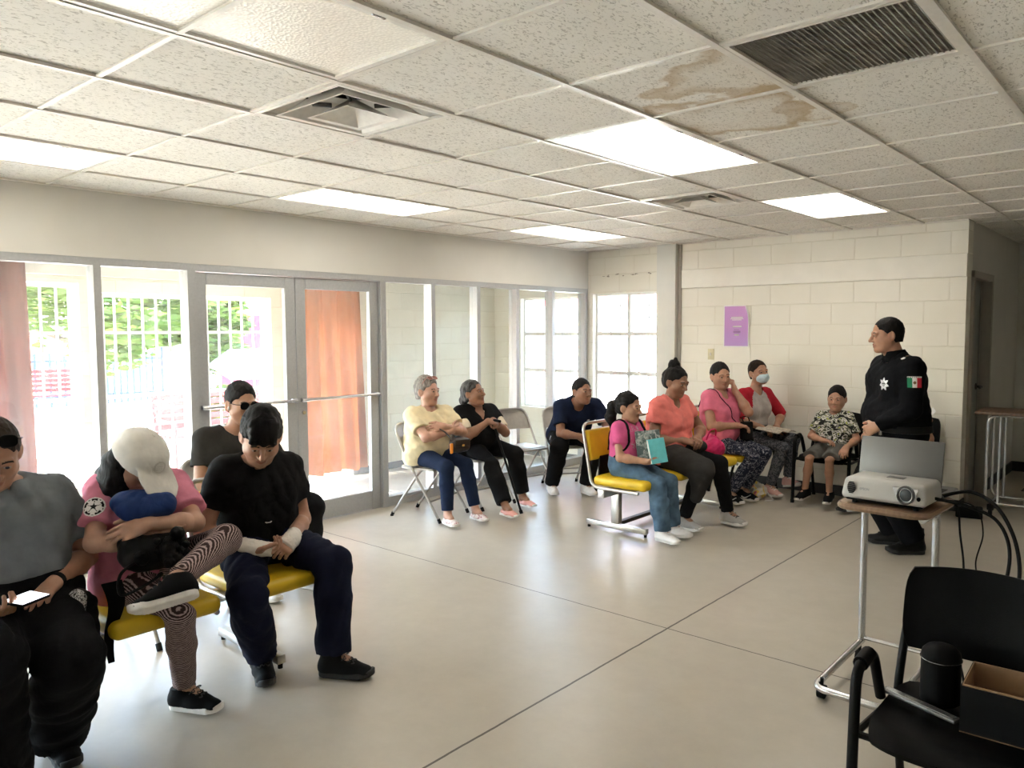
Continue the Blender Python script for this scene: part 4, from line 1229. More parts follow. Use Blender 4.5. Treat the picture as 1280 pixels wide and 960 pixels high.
class SDF:
    def __init__(s): s.p = []; s.noise = None
    def _add(s, fn, lo, hi, k, op): s.p.append((fn, np.asarray(lo, float), np.asarray(hi, float), k, op)); return s
    def rc(s, a, b, ra, rb=None, k=0.02, op='u', cut=None, cut2=None):
        """round cone from a to b; cut=(point, normal) keeps the side the normal points away from"""
        rb = ra if rb is None else rb
        a = np.asarray(a, float); b = np.asarray(b, float)
        ba = b - a; L2 = float(ba @ ba) + 1e-12
        def fn(x, y, z):
            X, Y, Z = x - a[0], y - a[1], z - a[2]
            t = np.clip((X * ba[0] + Y * ba[1] + Z * ba[2]) / L2, 0, 1)
            d = np.sqrt((X - t * ba[0]) ** 2 + (Y - t * ba[1]) ** 2 + (Z - t * ba[2]) ** 2) - (ra + t * (rb - ra))
            for cc in (cut, cut2):
                if cc is not None:
                    c, n = cc
                    d = np.maximum(d, (x - c[0]) * n[0] + (y - c[1]) * n[1] + (z - c[2]) * n[2])
            return d
        r = max(ra, rb)
        return s._add(fn, np.minimum(a, b) - r, np.maximum(a, b) + r, k, op)
    def ell(s, c, r, R=None, k=0.02, op='u', cut=None):
        """ellipsoid, R rows = its axes"""
        c = np.asarray(c, float); r = np.asarray(r, float)
        R = np.eye(3) if R is None else np.asarray(R, float)
        def fn(x, y, z):
            X, Y, Z = x - c[0], y - c[1], z - c[2]
            u = [R[i][0] * X + R[i][1] * Y + R[i][2] * Z for i in range(3)]
            k0 = np.sqrt((u[0] / r[0]) ** 2 + (u[1] / r[1]) ** 2 + (u[2] / r[2]) ** 2)
            k1 = np.sqrt((u[0] / r[0] ** 2) ** 2 + (u[1] / r[1] ** 2) ** 2 + (u[2] / r[2] ** 2) ** 2)
            d = k0 * (k0 - 1) / np.maximum(k1, 1e-6)
            if cut is not None:
                q, n = cut
                d = np.maximum(d, (x - q[0]) * n[0] + (y - q[1]) * n[1] + (z - q[2]) * n[2])
            return d
        m = np.max(r)
        ext = np.sqrt(((R * r[:, None]) ** 2).sum(0))
        return s._add(fn, c - ext, c + ext, k, op)
    def box(s, c, h, R=None, rad=0.005, k=0.01, op='u'):
        c = np.asarray(c, float); h = np.asarray(h, float)
        R = np.eye(3) if R is None else np.asarray(R, float)
        def fn(x, y, z):
            X, Y, Z = x - c[0], y - c[1], z - c[2]
            q = [np.abs(R[i][0] * X + R[i][1] * Y + R[i][2] * Z) - (h[i] - rad) for i in range(3)]
            o = np.sqrt(np.maximum(q[0], 0) ** 2 + np.maximum(q[1], 0) ** 2 + np.maximum(q[2], 0) ** 2)
            return o + np.minimum(np.maximum(q[0], np.maximum(q[1], q[2])), 0) - rad
        ext = (np.abs(R) * h[:, None]).sum(0)
        return s._add(fn, c - ext, c + ext, k, op)
    def plane(s, q, n, k=0.0):
        """keep the side the normal points away from (everything so far)"""
        q = np.asarray(q, float); n = nrm(n)
        def fn(x, y, z): return (x - q[0]) * n[0] + (y - q[1]) * n[1] + (z - q[2]) * n[2]
        return s._add(fn, A(-99, -99, -99), A(99, 99, 99), k, 'c')
    def bounds(s):
        lo = np.min([p[1] for p in s.p if p[4] == 'u'], axis=0); hi = np.max([p[2] for p in s.p if p[4] == 'u'], axis=0)
        return lo, hi
    @staticmethod
    def _mix(D, d, k, op):
        if op == 'u':
            if k <= 0: return np.minimum(D, d)
            h = np.maximum(k - np.abs(D - d), 0) / k
            return np.minimum(D, d) - h * h * k * 0.25
        if op == 's': d = -d
        if k <= 0: return np.maximum(D, d)
        h = np.maximum(k - np.abs(D - d), 0) / k
        return np.maximum(D, d) + h * h * k * 0.25
    def at(s, P):
        P = np.asarray(P, float)
        x, y, z = P[..., 0], P[..., 1], P[..., 2]
        D = np.full(x.shape, 1.0)
        for fn, lo, hi, k, op in s.p: D = s._mix(D, fn(x, y, z), k, op)
        if s.noise is not None: D = D + s.noise(P.reshape(-1, 3)).reshape(D.shape)
        return D
    def mesh(s, h, noise=None, lo=None, hi=None):
        l, u = s.bounds()
        if lo is not None: l = np.maximum(l, lo)
        if hi is not None: u = np.minimum(u, hi)
        l = l - 3 * h; u = u + 3 * h
        n = np.ceil((u - l) / h).astype(int) + 1
        ax = [(l[i] + h * np.arange(n[i])).astype(np.float64) for i in range(3)]
        D = np.full(tuple(n), 1.0, dtype=np.float64)
        for fn, plo, phi, k, op in s.p:
            m = 2.5 * k + 3 * h
            i0 = np.maximum(np.floor((plo - m - l) / h).astype(int), 0); i1 = np.minimum(np.ceil((phi + m - l) / h).astype(int) + 1, n)
            if np.any(i1 <= i0): continue
            sl = tuple(slice(a, b) for a, b in zip(i0, i1))
            x = ax[0][sl[0]][:, None, None]; y = ax[1][sl[1]][None, :, None]; z = ax[2][sl[2]][None, None, :]
            D[sl] = s._mix(D[sl], fn(x, y, z), k, op)
        s.noise = noise
        if noise is not None:
            m = np.abs(D) < 0.03
            I = np.argwhere(m)
            P = l + I * h
            D[m] += noise(P)
        return surface_nets(D, l, h)

def surface_nets(D, org, h):
    ins = D < 0
    c = np.zeros(tuple(np.array(D.shape) - 1), np.int8)
    for dx in (0, 1):
        for dy in (0, 1):
            for dz in (0, 1):
                c += ins[dx:D.shape[0] - 1 + dx, dy:D.shape[1] - 1 + dy, dz:D.shape[2] - 1 + dz]
    act = (c > 0) & (c < 8)
    idx = np.argwhere(act)
    if len(idx) == 0: return np.zeros((0, 3)), np.zeros((0, 4), int)
    num = np.full(c.shape, -1, np.int64); num[act] = np.arange(len(idx))
    acc = np.zeros((len(idx), 3)); cnt = np.zeros(len(idx))
    corners = [(a, b, d) for a in (0, 1) for b in (0, 1) for d in (0, 1)]
    vals = {q: D[idx[:, 0] + q[0], idx[:, 1] + q[1], idx[:, 2] + q[2]] for q in corners}
    for q in corners:
        for a in range(3):
            if q[a] == 0:
                r = list(q); r[a] = 1; r = tuple(r)
                v0, v1 = vals[q], vals[r]
                m = (v0 < 0) != (v1 < 0)
                t = np.where(m, v0 / np.where(np.abs(v0 - v1) < 1e-12, 1, v0 - v1), 0)
                p = np.tile(np.array(q, float), (len(idx), 1)); p[:, a] = t
                acc[m] += p[m]; cnt[m] += 1
    verts = org + h * (idx + acc / cnt[:, None])
    F = []
    for a in range(3):
        b, d = (a + 1) % 3, (a + 2) % 3
        s0 = [slice(None)] * 3; s1 = [slice(None)] * 3
        s0[a] = slice(0, -1); s1[a] = slice(1, None)
        e = ins[tuple(s0)] != ins[tuple(s1)]
        I = np.argwhere(e)
        ok = (I[:, b] > 0) & (I[:, d] > 0) & (I[:, b] < c.shape[b]) & (I[:, d] < c.shape[d])
        I = I[ok]
        if len(I) == 0: continue
        fl = ins[I[:, 0], I[:, 1], I[:, 2]]
        def cell(ob, od):
            J = I.copy(); J[:, b] += ob; J[:, d] += od
            return num[J[:, 0], J[:, 1], J[:, 2]]
        q = np.stack([cell(-1, -1), cell(0, -1), cell(0, 0), cell(-1, 0)], 1)
        q[~fl] = q[~fl][:, ::-1]
        F.append(q)
    F = np.concatenate(F)
    F = F[(F >= 0).all(1)]
    return verts, F

def folds(amp, seed, freq=38.0, n=4, stretch=None):
    """soft cloth folds: a few crossed waves with sharper crests"""
    rg = np.random.RandomState(seed)
    W = []
    for i in range(n):
        d = nrm(rg.normal(size=3)); W.append((d * freq * rg.uniform(0.6, 1.5), rg.uniform(0, 6.28), nrm(rg.normal(size=3)) * freq * 0.45, rg.uniform(0, 6.28), nrm(rg.normal(size=3)) * freq * 0.3, rg.uniform(0, 6.28)))
    def fn(P):
        v = np.zeros(len(P))
        for w, p, w2, p2, w3, p3 in W:
            c = np.sin(P @ w + p + 1.5 * np.sin(P @ w2 + p2))
            v += (0.35 + 0.65 * np.sin(P @ w3 + p3) ** 2) * (1.0 - 2.0 * np.abs(c) ** 0.75) * 0.8 + 0.3 * c
        return amp * v / n * 1.7
    return fn

class Chunk:
    """meshes joined into one object, faces coloured by a function of their centre"""
    def __init__(s): s.V = []; s.F = []; s.M = []; s.n = 0
    def add(s, vf, mi=0, paint=None):
        v, f = vf
        if len(v) == 0: return s
        m = np.full(len(f), mi, np.int32)
        if paint is not None:
            c = v[f].mean(1); m = np.asarray(paint(c, m), np.int32)
        s.V.append(v); s.F.append(f + s.n); s.M.append(m); s.n += len(v)
        return s
    def build(s, name, mats, parent):
        v = np.concatenate(s.V); f = np.concatenate(s.F); m = np.concatenate(s.M)
        off = np.array(parent_offset(parent))
        me = bpy.data.meshes.new(name)
        v = (v - off).astype(np.float32)
        me.vertices.add(len(v)); me.vertices.foreach_set('co', v.ravel())
        me.loops.add(len(f) * 4); me.loops.foreach_set('vertex_index', f.astype(np.int32).ravel())
        me.polygons.add(len(f)); me.polygons.foreach_set('loop_start', np.arange(len(f), dtype=np.int32) * 4)
        if not isinstance(mats, (list, tuple)): mats = [mats]
        for q in mats: me.materials.append(q)
        me.polygons.foreach_set('material_index', m)
        me.update(calc_edges=True)
        me.polygons.foreach_set('use_smooth', np.ones(len(f), bool))
        me.validate()
        o = bpy.data.objects.new(name, me)
        COL.objects.link(o)
        if parent is not None: o.parent = parent
        return o

def ik(a, b, hint, l1, l2):
    a, b, hint = (np.asarray(q, float) for q in (a, b, hint))
    d = np.linalg.norm(b - a)
    sc = max(1.0, d / (l1 + l2) * 1.002)
    l1 *= sc; l2 *= sc
    u = (b - a) / max(d, 1e-6)
    x = (l1 * l1 - l2 * l2 + d * d) / (2 * max(d, 1e-6))
    x = min(max(x, -l1), l1)
    hgt = math.sqrt(max(0, l1 * l1 - x * x))
    w = hint - a; w = w - u * (w @ u)
    return a + u * x + nrm(w) * hgt

def frame(fwd, up):
    f = nrm(fwd); l = nrm(np.cross(up, f)); u = np.cross(f, l)
    return f, l, u

def dirv(yaw, pitch=0.0):
    y, p = math.radians(yaw), math.radians(pitch)
    return A(math.cos(y) * math.cos(p), math.sin(y) * math.cos(p), math.sin(p))

def hand_sdf(S, w, d, n, side, curl, sc=1.0, spread=0.12, thumb=0.5):
    """palm and five fingers: d towards the fingers, n out of the palm, side 1 = left hand"""
    d = nrm(d); n = nrm(n - d * (n @ d)); lat = np.cross(d, n) * (-1 if side > 0 else 1)     # towards the thumb
    w = np.asarray(w, float)
    for k in range(4):
        o = (0.030 - 0.020 * k) * sc
        S.rc(w + d * 0.012 * sc + lat * o * 0.75, w + d * 0.085 * sc + lat * o, 0.0145 * sc, 0.0125 * sc, k=0.012)
    S.rc(w - d * 0.01 * sc, w + d * 0.03 * sc, 0.024 * sc, 0.024 * sc, k=0.02)
    L = [0.072, 0.080, 0.074, 0.058]
    for k in range(4):
        o = (0.031 - 0.0205 * k) * sc
        b = w + d * (0.088 - 0.006 * abs(k - 1)) * sc + lat * o
        a0 = (1.5 - k) * spread
        c = curl[k] if isinstance(curl, (list, tuple)) else curl + 0.04 * k
        ang = 0.25 * c
        p = b; r = 0.0092 * sc
        for seg, (fr, da) in enumerate(((0.45, 0.9), (0.31, 1.25), (0.24, 0.8))):
            ang += da * c
            dd = d * math.cos(ang) + n * math.sin(ang)
            dd = nrm(dd + lat * a0 * 0.35)
            q = p + dd * L[k] * sc * fr
            S.rc(p, q, r, r * 0.9, k=0.004 if seg else 0.008)
            p = q; r *= 0.9
    b = w + d * 0.022 * sc + lat * 0.028 * sc
    t1 = nrm(d * 0.62 + lat * (0.75 - 0.45 * thumb) + n * (0.25 + 0.45 * thumb))
    t2 = nrm(d * 0.85 + lat * (0.25 - 0.35 * thumb) + n * (0.2 + 0.4 * thumb))
    m = b + t1 * 0.042 * sc; e = m + t2 * 0.032 * sc; g = e + nrm(t2 + d * 0.2) * 0.026 * sc
    S.rc(b, m, 0.0155 * sc, 0.0115 * sc, k=0.012); S.rc(m, e, 0.0112 * sc, 0.0102 * sc, k=0.005); S.rc(e, g, 0.0102 * sc, 0.0085 * sc, k=0.004)

def head_parts(S, c, f, l, u, sc, cheek=1.0, nose=1.0, jaw=1.0):
    R = np.stack([f, l, u])
    P = lambda a, b, d: c + (f * a + l * b + u * d) * sc
    S.ell(P(-0.012, 0, 0.030), A(0.097, 0.077, 0.090) * sc, R, k=0.02)
    S.ell(P(0.022, 0, -0.030), A(0.066, 0.062, 0.078) * sc, R, k=0.03)
    for q in (-1, 1):
        S.rc(P(0.0, q * 0.052 * jaw, -0.045), P(0.045, q * 0.030 * jaw, -0.092), 0.022 * sc * jaw, 0.022 * sc, k=0.03)
        S.rc(P(0.052, q * 0.036, -0.028), P(0.030, q * 0.050, -0.040), 0.026 * sc * cheek, 0.024 * sc * cheek, k=0.025)
        S.ell(P(0.088, q * 0.031, 0.006), A(0.016, 0.018, 0.011) * sc, R, k=0.014, op='s')
        S.ell(P(0.0775, q * 0.0315, 0.004), A(0.0135, 0.0165, 0.0135) * sc, R, k=0.004)
        S.rc(P(0.084, q * 0.014, 0.0225), P(0.078, q * 0.046, 0.021), 0.0105 * sc, 0.009 * sc, k=0.012)
        S.ell(P(-0.012, q * 0.083, -0.004), A(0.023, 0.010, 0.034) * sc, np.stack([nrm(f - q * l * 0.5), nrm(l + q * f * 0.5), u]), k=0.008)
        S.ell(P(-0.004, q * 0.093, -0.002), A(0.012, 0.006, 0.020) * sc, R, k=0.006, op='s')
    S.rc(P(0.064, 0, -0.096), P(0.060, 0, -0.090), 0.022 * sc, 0.022 * sc, k=0.025)
    S.rc(P(0.086, 0, 0.014), P(0.110, 0, -0.030), 0.0075 * sc, 0.0115 * sc * nose, k=0.012)
    for q in (-1, 1): S.rc(P(0.098, q * 0.0115 * nose, -0.035), P(0.088, q * 0.015 * nose, -0.034), 0.0075 * sc, 0.007 * sc, k=0.007)
    S.rc(P(0.079, -0.019, -0.062), P(0.0855, 0, -0.0595), 0.0056 * sc, 0.0072 * sc, k=0.008); S.rc(P(0.079, 0.019, -0.062), P(0.0855, 0, -0.0595), 0.0056 * sc, 0.0072 * sc, k=0.008)
    S.rc(P(0.078, -0.015, -0.072), P(0.083, 0, -0.073), 0.006 * sc, 0.0075 * sc, k=0.008); S.rc(P(0.078, 0.015, -0.072), P(0.083, 0, -0.073), 0.006 * sc, 0.0075 * sc, k=0.008)
    S.rc(P(0.0905, -0.02, -0.0665), P(0.0905, 0.02, -0.0665), 0.0022 * sc, k=0.004, op='s')

def face_paint(c, f, l, u, sc):
    def fn(P, m):
        q = (P - c) / sc
        a, b, d = q @ f, q @ l, q @ u
        lip = (a > 0.07) & (np.abs(b) < 0.025) & (np.abs(d + 0.0665) < 0.0105 * (1 - (b / 0.026) ** 2) + 0.0008)
        m = np.where(lip, 1, m)
        for s_ in (-1, 1):
            e = ((b - s_ * 0.0315) / 0.0125) ** 2 + ((d - 0.003) / 0.0052) ** 2 < 1
            m = np.where(e & (a > 0.065), 2, m)
            i = ((b - s_ * 0.0315) / 0.0062) ** 2 + ((d - 0.003) / 0.0066) ** 2 < 1
            m = np.where(i & (a > 0.065), 3, m)
            br = (np.abs(b - s_ * 0.033) < 0.018) & (np.abs(d - (0.0265 - 9.0 * (np.abs(b - s_ * 0.030)) ** 2)) < 0.0028) & (a > 0.055)
            m = np.where(br, 4, m)
        return m
    return fn

def torso(S, J, t, g, k=0.05, belly=0.0, bust=0.0, up_to=1.0, low=True):
    """pelvis, waist, ribs and shoulders around the joints of J, grown by t"""
    hip, neck, l, f, u = J['hip'], J['neck'], J['l'], J['f'], J['u']
    hl = J['hl']; s = J['s']
    P = lambda q: hip + (neck - hip) * q
    if low:
        S.rc(hip - hl * 0.080 * s * g, hip + hl * 0.080 * s * g, 0.108 * s * g + t, k=k)
    w = P(0.30)
    S.rc(w - l * 0.060 * s * g, w + l * 0.060 * s * g, 0.108 * s * g + t, k=k)
    if belly > 0: S.ell(P(0.24) + J['hf'] * 0.07 * s * g, A(0.105 * belly, 0.15 * g, 0.125) * s + t, np.stack([J['hf'], hl, np.cross(J['hf'], hl)]), k=k)
    c = P(0.66) + f * 0.004
    S.rc(c - l * 0.082 * s * g ** 0.5, c + l * 0.082 * s * g ** 0.5, 0.104 * s * g ** 0.6 + t, k=k)
    sh = (J['shR'] + J['shL']) / 2
    S.rc(J['shR'] + l * 0.035 * s - u * 0.012, J['shL'] - l * 0.035 * s - u * 0.012, 0.058 * s * g ** 0.4 + t, k=k)
    S.rc(c + u * 0.05, P(0.93), 0.085 * s + t, 0.062 * s + t * 0.6, k=k)
    for q in (-1, 1):
        S.rc(hip + hl * q * 0.075 * s * g, w + l * q * 0.06 * s * g, 0.10 * s * g + t, k=k)
        S.rc(w + l * q * 0.05 * s * g, c + l * q * 0.07 * s * g, 0.10 * s * g ** 0.8 + t, k=k)
        # trapezius slope
        S.rc(P(0.985) - f * 0.012, (J['shL'] if q > 0 else J['shR']) - l * q * 0.03 * s, 0.044 * s + t, 0.045 * s + t, k=0.03)
        if bust > 0: S.ell(P(0.60) + f * 0.085 * s * g ** 0.5 + l * q * 0.075 * s, A(0.062, 0.068, 0.066) * s * bust + t * 0.7, np.stack([f, l, u]), k=0.04)

SKIN = {}
def skin_mats(key, col, lipc=None, browc=(0.035, 0.022, 0.016), h=None):
    def sk(nm, cc, r=0.5):
        m, nt, b = new_mat(nm)
        n = N(nt, 'ShaderNodeTexNoise', Scale=28.0, Detail=4.0); nt.links.new(coords(nt), n.inputs['Vector'])
        nt.links.new(ramp(nt, n.outputs['Fac'], [(0.3, tuple(x * 0.9 for x in cc)), (0.7, tuple(min(1, x * 1.08) for x in cc))]), b.inputs['Base Color'])
        b.inputs['Roughness'].default_value = r
        b.inputs['Subsurface Weight'].default_value = 0.12
        b.inputs['Subsurface Radius'].default_value = (0.012, 0.005, 0.003)
        n2 = N(nt, 'ShaderNodeTexNoise', Scale=180.0, Detail=2.0); nt.links.new(coords(nt), n2.inputs['Vector'])
        bump(nt, b, n2.outputs['Fac'], 0.12, 0.002)
        return m
    lipc = lipc or (col[0] * 0.86, col[1] * 0.66, col[2] * 0.66)
    SKIN[key] = [sk('skin_' + key, col), sk('lips_' + key, lipc, 0.4), simple('eye_white', (0.46, 0.42, 0.38), 0.25, bmp=0), simple('dark_iris', (0.02, 0.012, 0.008), 0.15, bmp=0), simple('eyebrow_' + key, browc, 0.8, bmp=0)]
skin_mats('tan', (0.42, 0.225, 0.145))
skin_mats('brown', (0.30, 0.150, 0.090))
skin_mats('fair', (0.52, 0.30, 0.21))
skin_mats('pink', (0.50, 0.28, 0.20))
def hair_mat(name, col, col2=None):
    m, nt, b = new_mat(name)
    n = N(nt, 'ShaderNodeTexNoise', Scale=30.0, Detail=6.0, Distortion=1.5)
    nt.links.new(coords(nt, (1, 1, 0.25)), n.inputs['Vector'])
    nt.links.new(ramp(nt, n.outputs['Fac'], [(0.35, col), (0.7, col2 or tuple(x * 2 for x in col))]), b.inputs['Base Color'])
    b.inputs['Roughness'].default_value = 0.6
    b.inputs['Specular IOR Level'].default_value = 0.12
    bump(nt, b, n.outputs['Fac'], 0.6, 0.01)
    return m
H_BLACK = hair_mat('black_hair', (0.008, 0.007, 0.007))
H_BROWN = hair_mat('dark_brown_hair', (0.018, 0.011, 0.008))
H_GREY = hair_mat('greying_hair', (0.09, 0.075, 0.065), (0.36, 0.33, 0.30))
H_GREYBLACK = hair_mat('black_hair_greying', (0.02, 0.018, 0.017), (0.14, 0.13, 0.125))

def shoe(root, ankle, yaw, pitch, sc, upper, sole, style='sneaker', name='shoe', roll=0.0, laces=None, swoosh=None, h=0.006):
    """ankle is the joint, about 8 cm above the sole"""
    t = dirv(yaw, -pitch); up = nrm(A(0, 0, 1) - t * t[2]); l = np.cross(up, t)
    cr, sr = math.cos(math.radians(roll)), math.sin(math.radians(roll))
    up, l = up * cr + l * sr, l * cr - up * sr
    R = np.stack([t, l, up])
    a = np.asarray(ankle, float)
    P = lambda x, y, z: a + (t * x + l * y + up * z) * sc
    flat = style == 'flat'
    zs = -0.062
    S = SDF()
    hgt = 0.036 if flat else 0.042
    S.rc(P(-0.028, 0, -0.050), P(0.05, 0, -0.056), (hgt if not flat else 0.032) * sc, 0.038 * sc, k=0.02)
    S.rc(P(0.05, 0, -0.056), P(0.135, 0.004, -0.066), 0.038 * sc, 0.030 * sc, k=0.03)
    S.rc(P(0.10, 0.012, -0.066), P(0.140, -0.006, -0.068), 0.033 * sc, 0.031 * sc, k=0.03)
    if not flat:
        S.rc(P(-0.024, 0, -0.03), P(-0.012, 0, 0.018 if style == 'sneaker' else 0.09), 0.041 * sc, 0.045 * sc, k=0.03)
        S.rc(P(0.0, 0, -0.01), P(0.075, 0, -0.045), 0.034 * sc, 0.03 * sc, k=0.03)
        S.plane(P(-0.01, 0, 0.016 if style == 'sneaker' else 0.09), up * 1.0 - t * 0.15)
    else:
        S.plane(P(0, 0, -0.022), up - t * 0.02)
        S.ell(P(0.020, 0, -0.022), A(0.062, 0.028, 0.024) * sc, R, k=0.008, op='s')
    S.plane(P(0, 0, zs), -up)
    o = Chunk().add(S.mesh(h * sc)).build(name, [upper], root); wchild(o)
    # sole
    q = SDF()
    th = 0.022 if not flat else 0.016
    def sole_fn(x, y, z):
        X = ((x - a[0]) * t[0] + (y - a[1]) * t[1] + (z - a[2]) * t[2]) / sc; Y = ((x - a[0]) * l[0] + (y - a[1]) * l[1] + (z - a[2]) * l[2]) / sc; Z = ((x - a[0]) * up[0] + (y - a[1]) * up[1] + (z - a[2]) * up[2]) / sc
        d2 = 9.0
        for (x0, y0, r0, x1, y1, r1) in ((-0.032, 0, 0.037, 0.05, 0, 0.036), (0.05, 0, 0.036, 0.118, 0.004, 0.043), (0.118, 0.004, 0.043, 0.145, 0.0, 0.034)):
            dx, dy = x1 - x0, y1 - y0; tt = np.clip(((X - x0) * dx + (Y - y0) * dy) / (dx * dx + dy * dy), 0, 1)
            d2 = np.minimum(d2, np.sqrt((X - x0 - tt * dx) ** 2 + (Y - y0 - tt * dy) ** 2) - (r0 + tt * (r1 - r0)))
        lift = np.maximum(0, X - 0.10) ** 2 * 3.0
        dz = np.abs(Z - lift - (zs - th / 2 + 0.003)) - th / 2 - 0.003
        return np.maximum(d2, dz) * sc
    b0 = np.array([P(x, y, z) for x in (-0.08, 0.19) for y in (-0.05, 0.05) for z in (-0.1, -0.03)])
    q._add(sole_fn, b0.min(0), b0.max(0), 0.0, 'u')
    Chunk().add(q.mesh(h * sc)).build('sole', [sole], o)
    if laces is not None:
        m_ = MB()
        for k in range(4):
            x = 0.035 + 0.018 * k; z = -0.008 - 0.011 * k
            pts = []
            for e in range(7):
                y = (-1 + e / 3) * 0.024; pts.append(None)
                # march down on to the upper
                p0 = P(x + (0.006 if e % 2 else -0.004), y, 0.03)
                best = p0
                for s_ in range(40):
                    d = float(S.at(best[None])[0])
                    if d < 0.0025: break
                    best = best - up * max(d * 0.7, 0.001)
                pts[-1] = tuple(best)
            m_.tube(smooth_path(pts, 3), 0.0028, 6)
        p = P(0.036, 0, 0.0)
        for s_ in (-1, 1): m_.tube(smooth_path([P(0.04, 0, 0.002), P(0.055, s_ * 0.02, 0.012), P(0.05, s_ * 0.04, 0.0), P(0.04, s_ * 0.012, 0.002)], 5), 0.002, 5)
        m_.build('laces', laces, o)
    if swoosh is not None:
        m_ = MB()
        pts = []
        for e in range(12):
            w = e / 11.0
            p0 = P(0.02 + 0.085 * w if e else 0.02, swoosh[1] * 0.09, -0.045 + 0.032 * max(0, w - 0.25) ** 1.4 - 0.012 * math.sin(w * PI))
            best = p0
            for s_ in range(60):
                d = float(S.at(best[None])[0])
                if d < 0.001: break
                best = best - l * swoosh[1] * max(d * 0.7, 0.001)
            pts.append(tuple(best))
        m_.tube(pts, [0.002 + 0.0065 * math.sin(min(1, (1 - e / 11) * 1.3) * PI / 1.3) * (1 - e / 14) for e in range(12)], 6)
        m_.build('emblem', swoosh[0], o)
    return o

def march(S, p, d, maxd=0.3, eps=0.0008):
    p = np.array(p, float); d = nrm(d); s0 = 0.0
    for _ in range(80):
        v = float(S.at(p[None])[0])
        if abs(v) < eps: break
        p = p + d * v * 0.8; s0 += v * 0.8
        if s0 > maxd: break
    return p

def decal(S, c, nout, up, w, h, nu, nv, pattern, mats, name, parent, lift=0.002):
    """a patch laid on the surface of S: pattern(u,v in -1..1)-> material index or -1"""
    n = nrm(nout); up = nrm(np.asarray(up, float) - n * (np.asarray(up, float) @ n)); r = np.cross(up, n)
    G = []
    for i in range(nu + 1):
        for j in range(nv + 1):
            p = np.asarray(c, float) + r * w * (i / nu - 0.5) + up * h * (j / nv - 0.5) + n * 0.06
            G.append(march(S, p, -n, 0.16) + n * lift)
    fs, ms = [], []
    for i in range(nu):
        for j in range(nv):
            k = pattern(2 * (i + 0.5) / nu - 1, 2 * (j + 0.5) / nv - 1)
            if k >= 0: fs.append((i * (nv + 1) + j, (i + 1) * (nv + 1) + j, (i + 1) * (nv + 1) + j + 1, i * (nv + 1) + j + 1)); ms.append(k)
    m_ = MB(); m_.v = [tuple(p) for p in G]; m_.f = fs; m_.m = ms; m_.sm = [True] * len(fs)
    return m_.build(name, mats, parent)

def strap(S, pts, dirs, w, name, mat, parent, lift=0.004, n=30):
    """flat strap laid over a surface along the given points"""
    P = smooth_path(pts, 10)
    Q = []
    for i, p in enumerate(P):
        p = np.array(p)
        v = float(S.at(p[None])[0]) if S is not None else 1.0
        if S is not None:
            e = 1e-3
            g = nrm(A(*[float(S.at((p + e * np.eye(3)[k])[None])[0]) - v for k in range(3)]))
            if v < 0.05: p = p - g * (v - lift)
        Q.append(tuple(p))
    m_ = MB(); m_.tube(Q, w, 8, flat=0.45)
    return m_.build(name, mat, parent)

